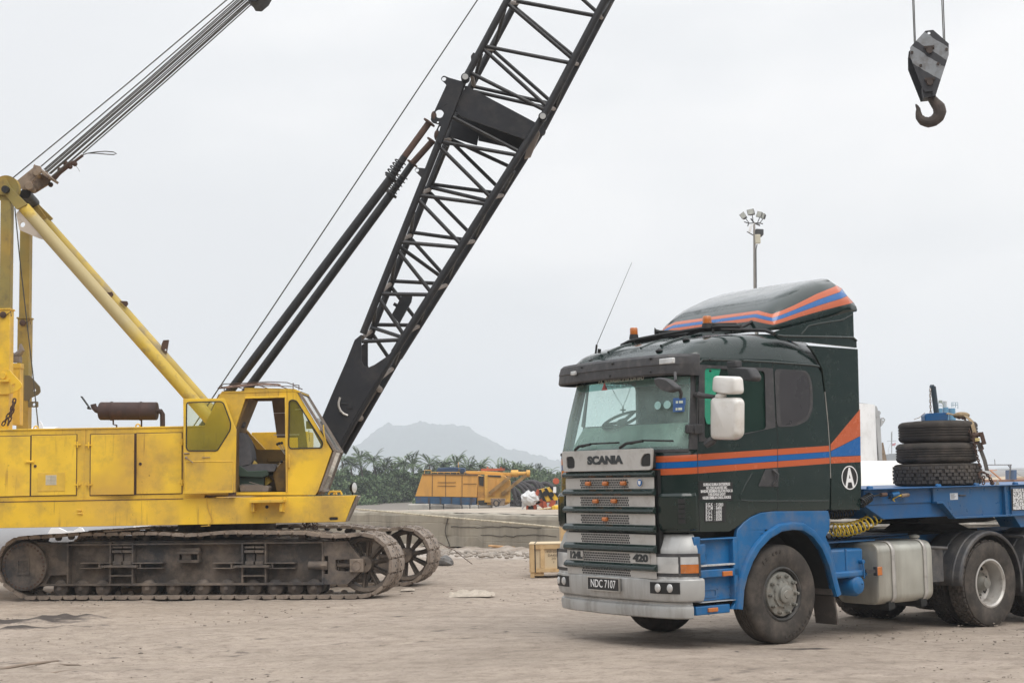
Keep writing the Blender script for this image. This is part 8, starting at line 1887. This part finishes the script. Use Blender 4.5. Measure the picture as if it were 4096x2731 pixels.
def tanks():
    wt = pmat('white_steel_shell', (.86,.87,.88), .35, var=.05, vs=.5, dirt=(.42,.40,.38), damt=.35, ds=1.5); gy = pmat('grey_flange', (.42,.43,.44), .5, var=.1)
    # large upright shell with lifting lugs, and the horizontal one in front of it
    Y = 44.; P = lambda x, y, dy=0: atY('c19', x, y, Y+dy)
    T = thing('tank_section', 'tall white steel tank section with two grey lifting lugs behind the cab', 'tank', Vector((P(500,900).x, Y, 0)))
    B = lambda m, n, mat, p=None, **k: m.build(n, mat, p or T, world=True, **k)
    zt = P(600,250).z; r = 2.5; xe = P(720,700).x; cx = xe-r
    q = MB(); q.lathe([(r-.35*(xe-P(690,260).x)/1,zt),(r,0.0)], (cx,Y+.3,0), (0,0,1), 72)
    o = B(q, 'shell', wt)
    q = MB(); q.lathe([(r-.2,zt-.05),(r-.18,zt-.05),(r-.18,zt+.03),(r-.2,zt+.03)], (cx,Y+.3,0), (0,0,1), 72); q.lathe([(r-.07,zt*.62),(r-.055,zt*.62),(r-.055,zt*.62+.02),(r-.07,zt*.62+.02)], (cx,Y+.3,0), (0,0,1), 72); B(q, 'weld_seam', gy)
    q = MB(); rows = []
    for y, x0, x1 in ((255,672,722),(400,700,768),(1010,752,802)): a = P(x0,y); b = P(x1,y); rows.append([a, b, b+Vector((0,.3,0)), a+Vector((0,.3,0))])
    q.loft(rows, closed=True, caps=True); B(q, 'flange', gy, bevel=.01)
    q = MB()
    for pts, (hx, hy) in (([(705,405),(722,322),(755,320),(778,345),(770,375),(735,405)],(748,350)), ([(775,545),(775,420),(815,415),(840,445),(830,470),(790,530)],(811,448))):
        q.prism(roundpoly([(P(x,y).x, P(x,y).z) for x, y in pts], .03), Y-.02, Y+.04, FR_XZ, holes=[circ(P(hx,hy).x, P(hx,hy).z, .03, 14)])
    B(q, 'lifting_lug', gy)
    q = MB(); q.loft([[P(790,765,.5), P(812,765,.5)], [P(800,1015,.5), P(862,1015,.5)]]); so = B(q, 'curved_plate', M_BRKT)
    T2 = thing('tank_section', 'long white cylinder lying behind the cab, below the taller tank', 'tank', Vector((P(800,1200).x, 38, 0)))
    Y2 = 38.; z1 = atY('c19',700,1020,Y2).z; q = MB(); rr = (z1-.1)/2; q.cyl((atY('c19',100,1200,Y2).x, Y2, .1+rr), (atY('c19',1010,1200,Y2).x, Y2, .1+rr), rr, n=72); q.build('shell', pmat('white_cylinder', (.80,.77,.73), .4, var=.05, vs=.6, dirt=(.45,.4,.35), damt=.3, ds=1.2), T2, world=True)
    # stack of long sheets and pipes seen under the trailer neck
    st = pmat('stacked_sheet', (.52,.50,.46), .35, metal=.5, var=.25, vs=3, dirt=(.18,.14,.11), damt=.6, ds=2.5); rs = random.Random(4); Yq = 31.
    T3 = thing('sheet_stack', 'stack of long pale metal sheets seen under the trailer neck', 'metal stack', (8, Yq, 0)); z = 0.02
    for i in range(17):
        h = rs.choice((.03,.045,.06,.075)); q = MB(); dx = rs.uniform(-.3,.3); q.box(5.6+dx, 14.5+dx, Yq+rs.uniform(-.12,.12), Yq+1.6, z, z+h*.78); o = q.build('metal_sheet', st, T3, world=True, bevel=.004); z += h
    q = MB()
    for i in range(7): q.cyl((5.0, Yq-.6-.01*i, .12+.0*i), (5.2, Yq-.6, .12), .1, n=8) if False else None
    # grey pipe and white lugs behind the crawler crane
    Yp = 33.; C_ = lambda x, y: atY('c7', x, y, Yp); z0 = C_(600,372).z; zt = C_(600,272).z; 
    T4 = thing('steel_pipe', 'big grey pipe lying behind the crawler tracks', 'pipe', (-10, Yp, 0)); q = MB(); rr = .62; zc = zt+.12-rr; q.cyl((-16, Yp+.6, zc), (C_(1640,300).x, Yp+.6, zc), rr, n=48); q.build('pipe_shell', pmat('pipe_grey', (.30,.30,.31), .45, var=.1, vs=1), T4, world=True)
    q = MB(); q.prism([(p.x, p.z) for p in (C_(528,345), C_(560,285), C_(640,285), C_(720,320), C_(790,318), C_(850,280), C_(880,285), C_(915,340), C_(720,350))], Yp-.2, Yp-.1, FR_XZ); q.prism([(p.x, p.z) for p in (C_(1410,285), C_(1425,262), C_(1600,262), C_(1600,290))], Yp-.2, Yp-.1, FR_XZ); q.build('pipe_saddle', wt, T4, world=True, split=True)
    q = MB(); q.cyl((-16,Yp+.6,zc-rr-.02), (-15.9,Yp+.6,zc-rr), .1); 
    # white lug over the engine house roof
    Yl = 40.; K = lambda x, y: atY('c5', x, y, Yl); T5 = thing('tank_section', 'white tank end with a lifting eye peeping over the engine house', 'tank', (K(340,700).x, Yl, 0))
    q = MB(); q.prism(roundpoly([(K(318,720).x,K(318,720).z),(K(320,650).x,K(320,650).z),(K(350,628).x,K(350,628).z),(K(378,660).x,K(378,660).z),(K(385,720).x,K(385,720).z)], .06), Yl, Yl+.08, FR_XZ, holes=[circ(K(345,662).x, K(345,662).z, .045, 12)]); q.build('lifting_lug', wt, T5, world=True)
    q = MB(); z5 = K(300,672).z; q.cyl((K(150,700).x, Yl+1.4, z5-1.4), (K(385,700).x, Yl+1.4, z5-1.4), 1.4, n=40); q.build('shell', wt, T5, world=True)
tanks()
def skyline():
    # floodlight mast
    Y = 60.; P = lambda x, y, dy=0: atY('c14', x, y, Y+dy); b = P(470,1490); T = thing('floodlight_mast', 'tall grey steel mast with a cluster of floodlights behind the lorry roof', 'floodlight', (b.x, Y, 0))
    B = lambda m, n, mat, p=None, **k: m.build(n, mat, p or T, world=True, **k); gal = pmat('galvanised', (.33,.31,.29), .5, metal=.3, var=.15, vs=2); hs = pmat('lamp_housing', (.06,.06,.062), .6, var=.2); gl = pmat('lamp_glass', (.42,.43,.40), .2, var=.2, vs=6, coat=.5)
    t = P(458,440); q = MB(); q.cyl((b.x+.02,Y,0), (b.x,Y,b.z), .075, .065, 16); q.cyl((b.x,Y,b.z), t, .065, .045, 16); q.cyl(P(471,1235), P(471,1245), .072, n=16); B(q, 'pole', gal)
    lamps = [((220,315),(290,258),(338,340),(275,385)), ((335,235),(445,212),(462,298),(358,320)), ((512,250),(588,268),(556,358),(480,340)), ((590,280),(628,290),(600,378),(560,368))]
    for i, cs in enumerate(lamps):
        c = [P(x, y) for x, y in cs]; n = (c[1]-c[0]).cross(c[3]-c[0]).normalized(); n = n if n.y > 0 else -n; dp = n*.16+Vector((.10,0,-.03)); cen = sum(c, Vector())/4
        q = MB(); bk = [cen+(v-cen)*.72+dp for v in c]; q.loft([c, bk], closed=True, caps=True); q.tube([cen+dp*.8, (cen+dp*.8).lerp(t, .5)-Vector((0,0,.15)), t], .02, 6); h = B(q, 'floodlight', hs, bevel=.02)
        q = MB(); q.loft([[cen+(v-cen)*.9-n*.02 for v in c], [cen+(v-cen)*.9-n*.0 for v in c]], closed=True, caps=True); B(q, 'lamp_glass', gl, h)
    q = MB(); q.tube([P(300,420), P(370,445), t, P(540,440), P(595,455)], .022, 6); q.tube([P(405,370), t, P(550,480)], .03, 6); q.tube([P(345,575), P(450,635)], .022, 6); q.tube([P(355,490), P(375,440)], .022, 6); B(q, 'lamp_bracket', hs)
    a, d = P(478,655), P(600,535); q = MB(); q.prism([(p.x,p.z) for p in (P(482,535), P(600,542), P(600,625), P(578,652), P(480,622))], Y-.1, Y+.25, FR_XZ); B(q, 'floodlight', hs, bevel=.02)
    q = MB(); a, d = P(463,770), P(542,628); q.box(a.x, d.x, Y-.22, Y-.06, a.z, d.z); B(q, 'switch_box', pmat('cream_box', (.55,.52,.42), .5), bevel=.02)
    q = MB(); q.tube([P(503,775,-.3), P(487,850,-.1), P(492,1490,-.1), (b.x+.10,Y-.05,0)], .02, 5); B(q, 'cable', hs)
    q = MB(); q.loft([[P(455,440,-.2), P(400,470,-.2)], [P(420,520,-.25), P(385,500,-.2)], [P(400,590,-.2), P(362,580,-.2)]]); B(q, 'torn_sheet', M_WHT)
    # blue tower top beyond the tyres
    Y = 150.; P = lambda x, y, dy=0: atY('c18', x, y, Y+dy); fb = pmat('far_blue', (.10,.30,.48), .5, var=.05); fw = pmat('far_white', (.6,.62,.64), .5)
    c = P(450,600); T = thing('silo', 'pale blue silo tops with railings far beyond the tyre stack', 'silo', (c.x, Y, -1.7)); B = lambda m, n, mat, p=None, **k: m.build(n, mat, p or T, world=True, **k)
    q = MB()
    for x0, x1, y in ((325,412,570),(416,486,556),(490,572,568)): a, d = P(x0,y), P(x1,y); r = (d.x-a.x)/2; q.cyl(((a.x+d.x)/2,Y+1,-1.7), ((a.x+d.x)/2,Y+1,a.z), r, n=24)
    B(q, 'silo_shell', fb); q = MB(); a, d = P(416,490), P(468,490); q.cyl(((a.x+d.x)/2,Y+1,P(440,556).z), ((a.x+d.x)/2,Y+1,a.z), (d.x-a.x)/2, n=20); a, d = P(405,487), P(472,487); q.cyl(((a.x+d.x)/2,Y+1,a.z), ((a.x+d.x)/2,Y+1,a.z+.08), (d.x-a.x)/2, n=20); B(q, 'silo_cap', fw)
    q = MB()
    for pts in (((325,570),(325,500),(410,512),(410,568)), ((490,556),(490,500),(568,500),(570,575)), ((325,538),(410,540)), ((490,530),(570,530)), ((508,556),(508,500)), ((540,560),(540,500))): q.tube([P(x,y) for x, y in pts], .035, 5)
    B(q, 'silo_railing', pmat('far_rail', (.3,.42,.5), .5)); q = MB(); q.tube([P(385,560), P(388,530), P(375,510), P(360,505)], .05, 6); q.cbox(P(350,490), .30, .3, .26); B(q, 'tower_lamp', pmat('far_greygreen', (.30,.34,.30), .6))
    # ships in the haze
    Y = 260.; P = lambda x, y, dy=0: atY('c19', x, y, Y+dy); sg = pmat('ship_grey', (.30,.31,.32), .6); T = thing('ship', 'grey ship bridge with a thin mast and flag far behind the tyre stack', 'ship', (P(930,1000).x, Y, -1.7)); B = lambda m, n, mat, p=None, **k: m.build(n, mat, p or T, world=True, **k)
    q = MB(); q.prism([(P(x,y).x,P(x,y).z) for x, y in ((862,1015),(862,935),(900,920),(1010,915),(1060,915),(1060,1015))], Y, Y+8, FR_XZ); z = P(900,1010).z; q.box(P(800,1000).x, P(1300,1000).x, Y-2, Y+12, -1.7, z+.1); B(q, 'bridge', sg)
    q = MB(); q.tube([P(930,920), P(925,620)], .06, 5); q.tube([P(932,900), P(935,605)], .05, 5); q.tube([P(865,745), P(995,740)], .035, 5); q.tube([P(925,760), P(885,850), P(880,915)], .02, 4); q.tube([P(930,760), P(1000,870)], .02, 4); B(q, 'mast', sg)
    q = MB(); q.prism([(P(x,y).x,P(x,y).z) for x, y in ((935,785),(985,765),(982,800),(938,812))], Y-.1, Y, FR_XZ); B(q, 'flag', pmat('faded_flag', (.55,.25,.27), .8))
    # rust red hull and loading frame at the right edge
    Y = 170.; P = lambda x, y, dy=0: atY('c18', x, y, Y+dy); T = thing('barge', 'rust brown barge with a dark loading frame beyond the trailer at the right edge', 'barge', (P(1200,1480).x, Y, -1.7)); B = lambda m, n, mat, p=None, **k: m.build(n, mat, p or T, world=True, **k)
    q = MB(); q.box(P(1030,1480).x, P(1500,1480).x+60, Y, Y+15, -1.7, P(1100,1470).z); B(q, 'hull', pmat('rust_hull', (.30,.13,.06), .8, var=.2, vs=.2))
    q = MB(); q.tube([P(930,1282), P(1245,1280)], .06, 6); q.tube([P(1232,1280), P(1215,1460)], .09, 6); q.tube([P(1200,1285), P(1235,1330)], .07, 5); q.tube([P(1030,1210), P(1035,1280)], .04, 5); B(q, 'loading_frame', pmat('far_steel', (.16,.15,.15), .6))
    q = MB(); q.prism([(P(x,y).x,P(x,y).z) for x, y in ((1238,1345),(1270,1345),(1270,1465),(1238,1465))], Y-1, Y+2, FR_XZ); B(q, 'blue_cabin', pmat('far_blue_box', (.02,.08,.20), .6))
    q = MB(); q.tube([P(975,1350), P(1110,1465)], .10, 6); q.tube([P(985,1400), P(960,1465)], .08, 6); q.tube([P(940,1348), P(1060,1350)], .05, 5); B(q, 'orange_boom', pmat('far_orange', (.60,.25,.10), .6)); q = MB(); q.tube([P(1040,1335), P(1500,1325)], .015, 4); q.tube([P(1040,1350), P(1500,1340)], .015, 4); q.tube([P(1270,1355), P(1330,1400), P(1420,1445)], .02, 5); B(q, 'cable', pmat('far_steel2', (.2,.2,.2), .6))
    q = MB(); q.prism([(P(x,y).x,P(x,y).z) for x, y in ((1270,1470),(1420,1440),(1600,1425),(1800,1440),(1800,1470))], Y+4, Y+12, FR_XZ); B(q, 'sand_load', pmat('sand_load', (.45,.36,.25), .9))
skyline()
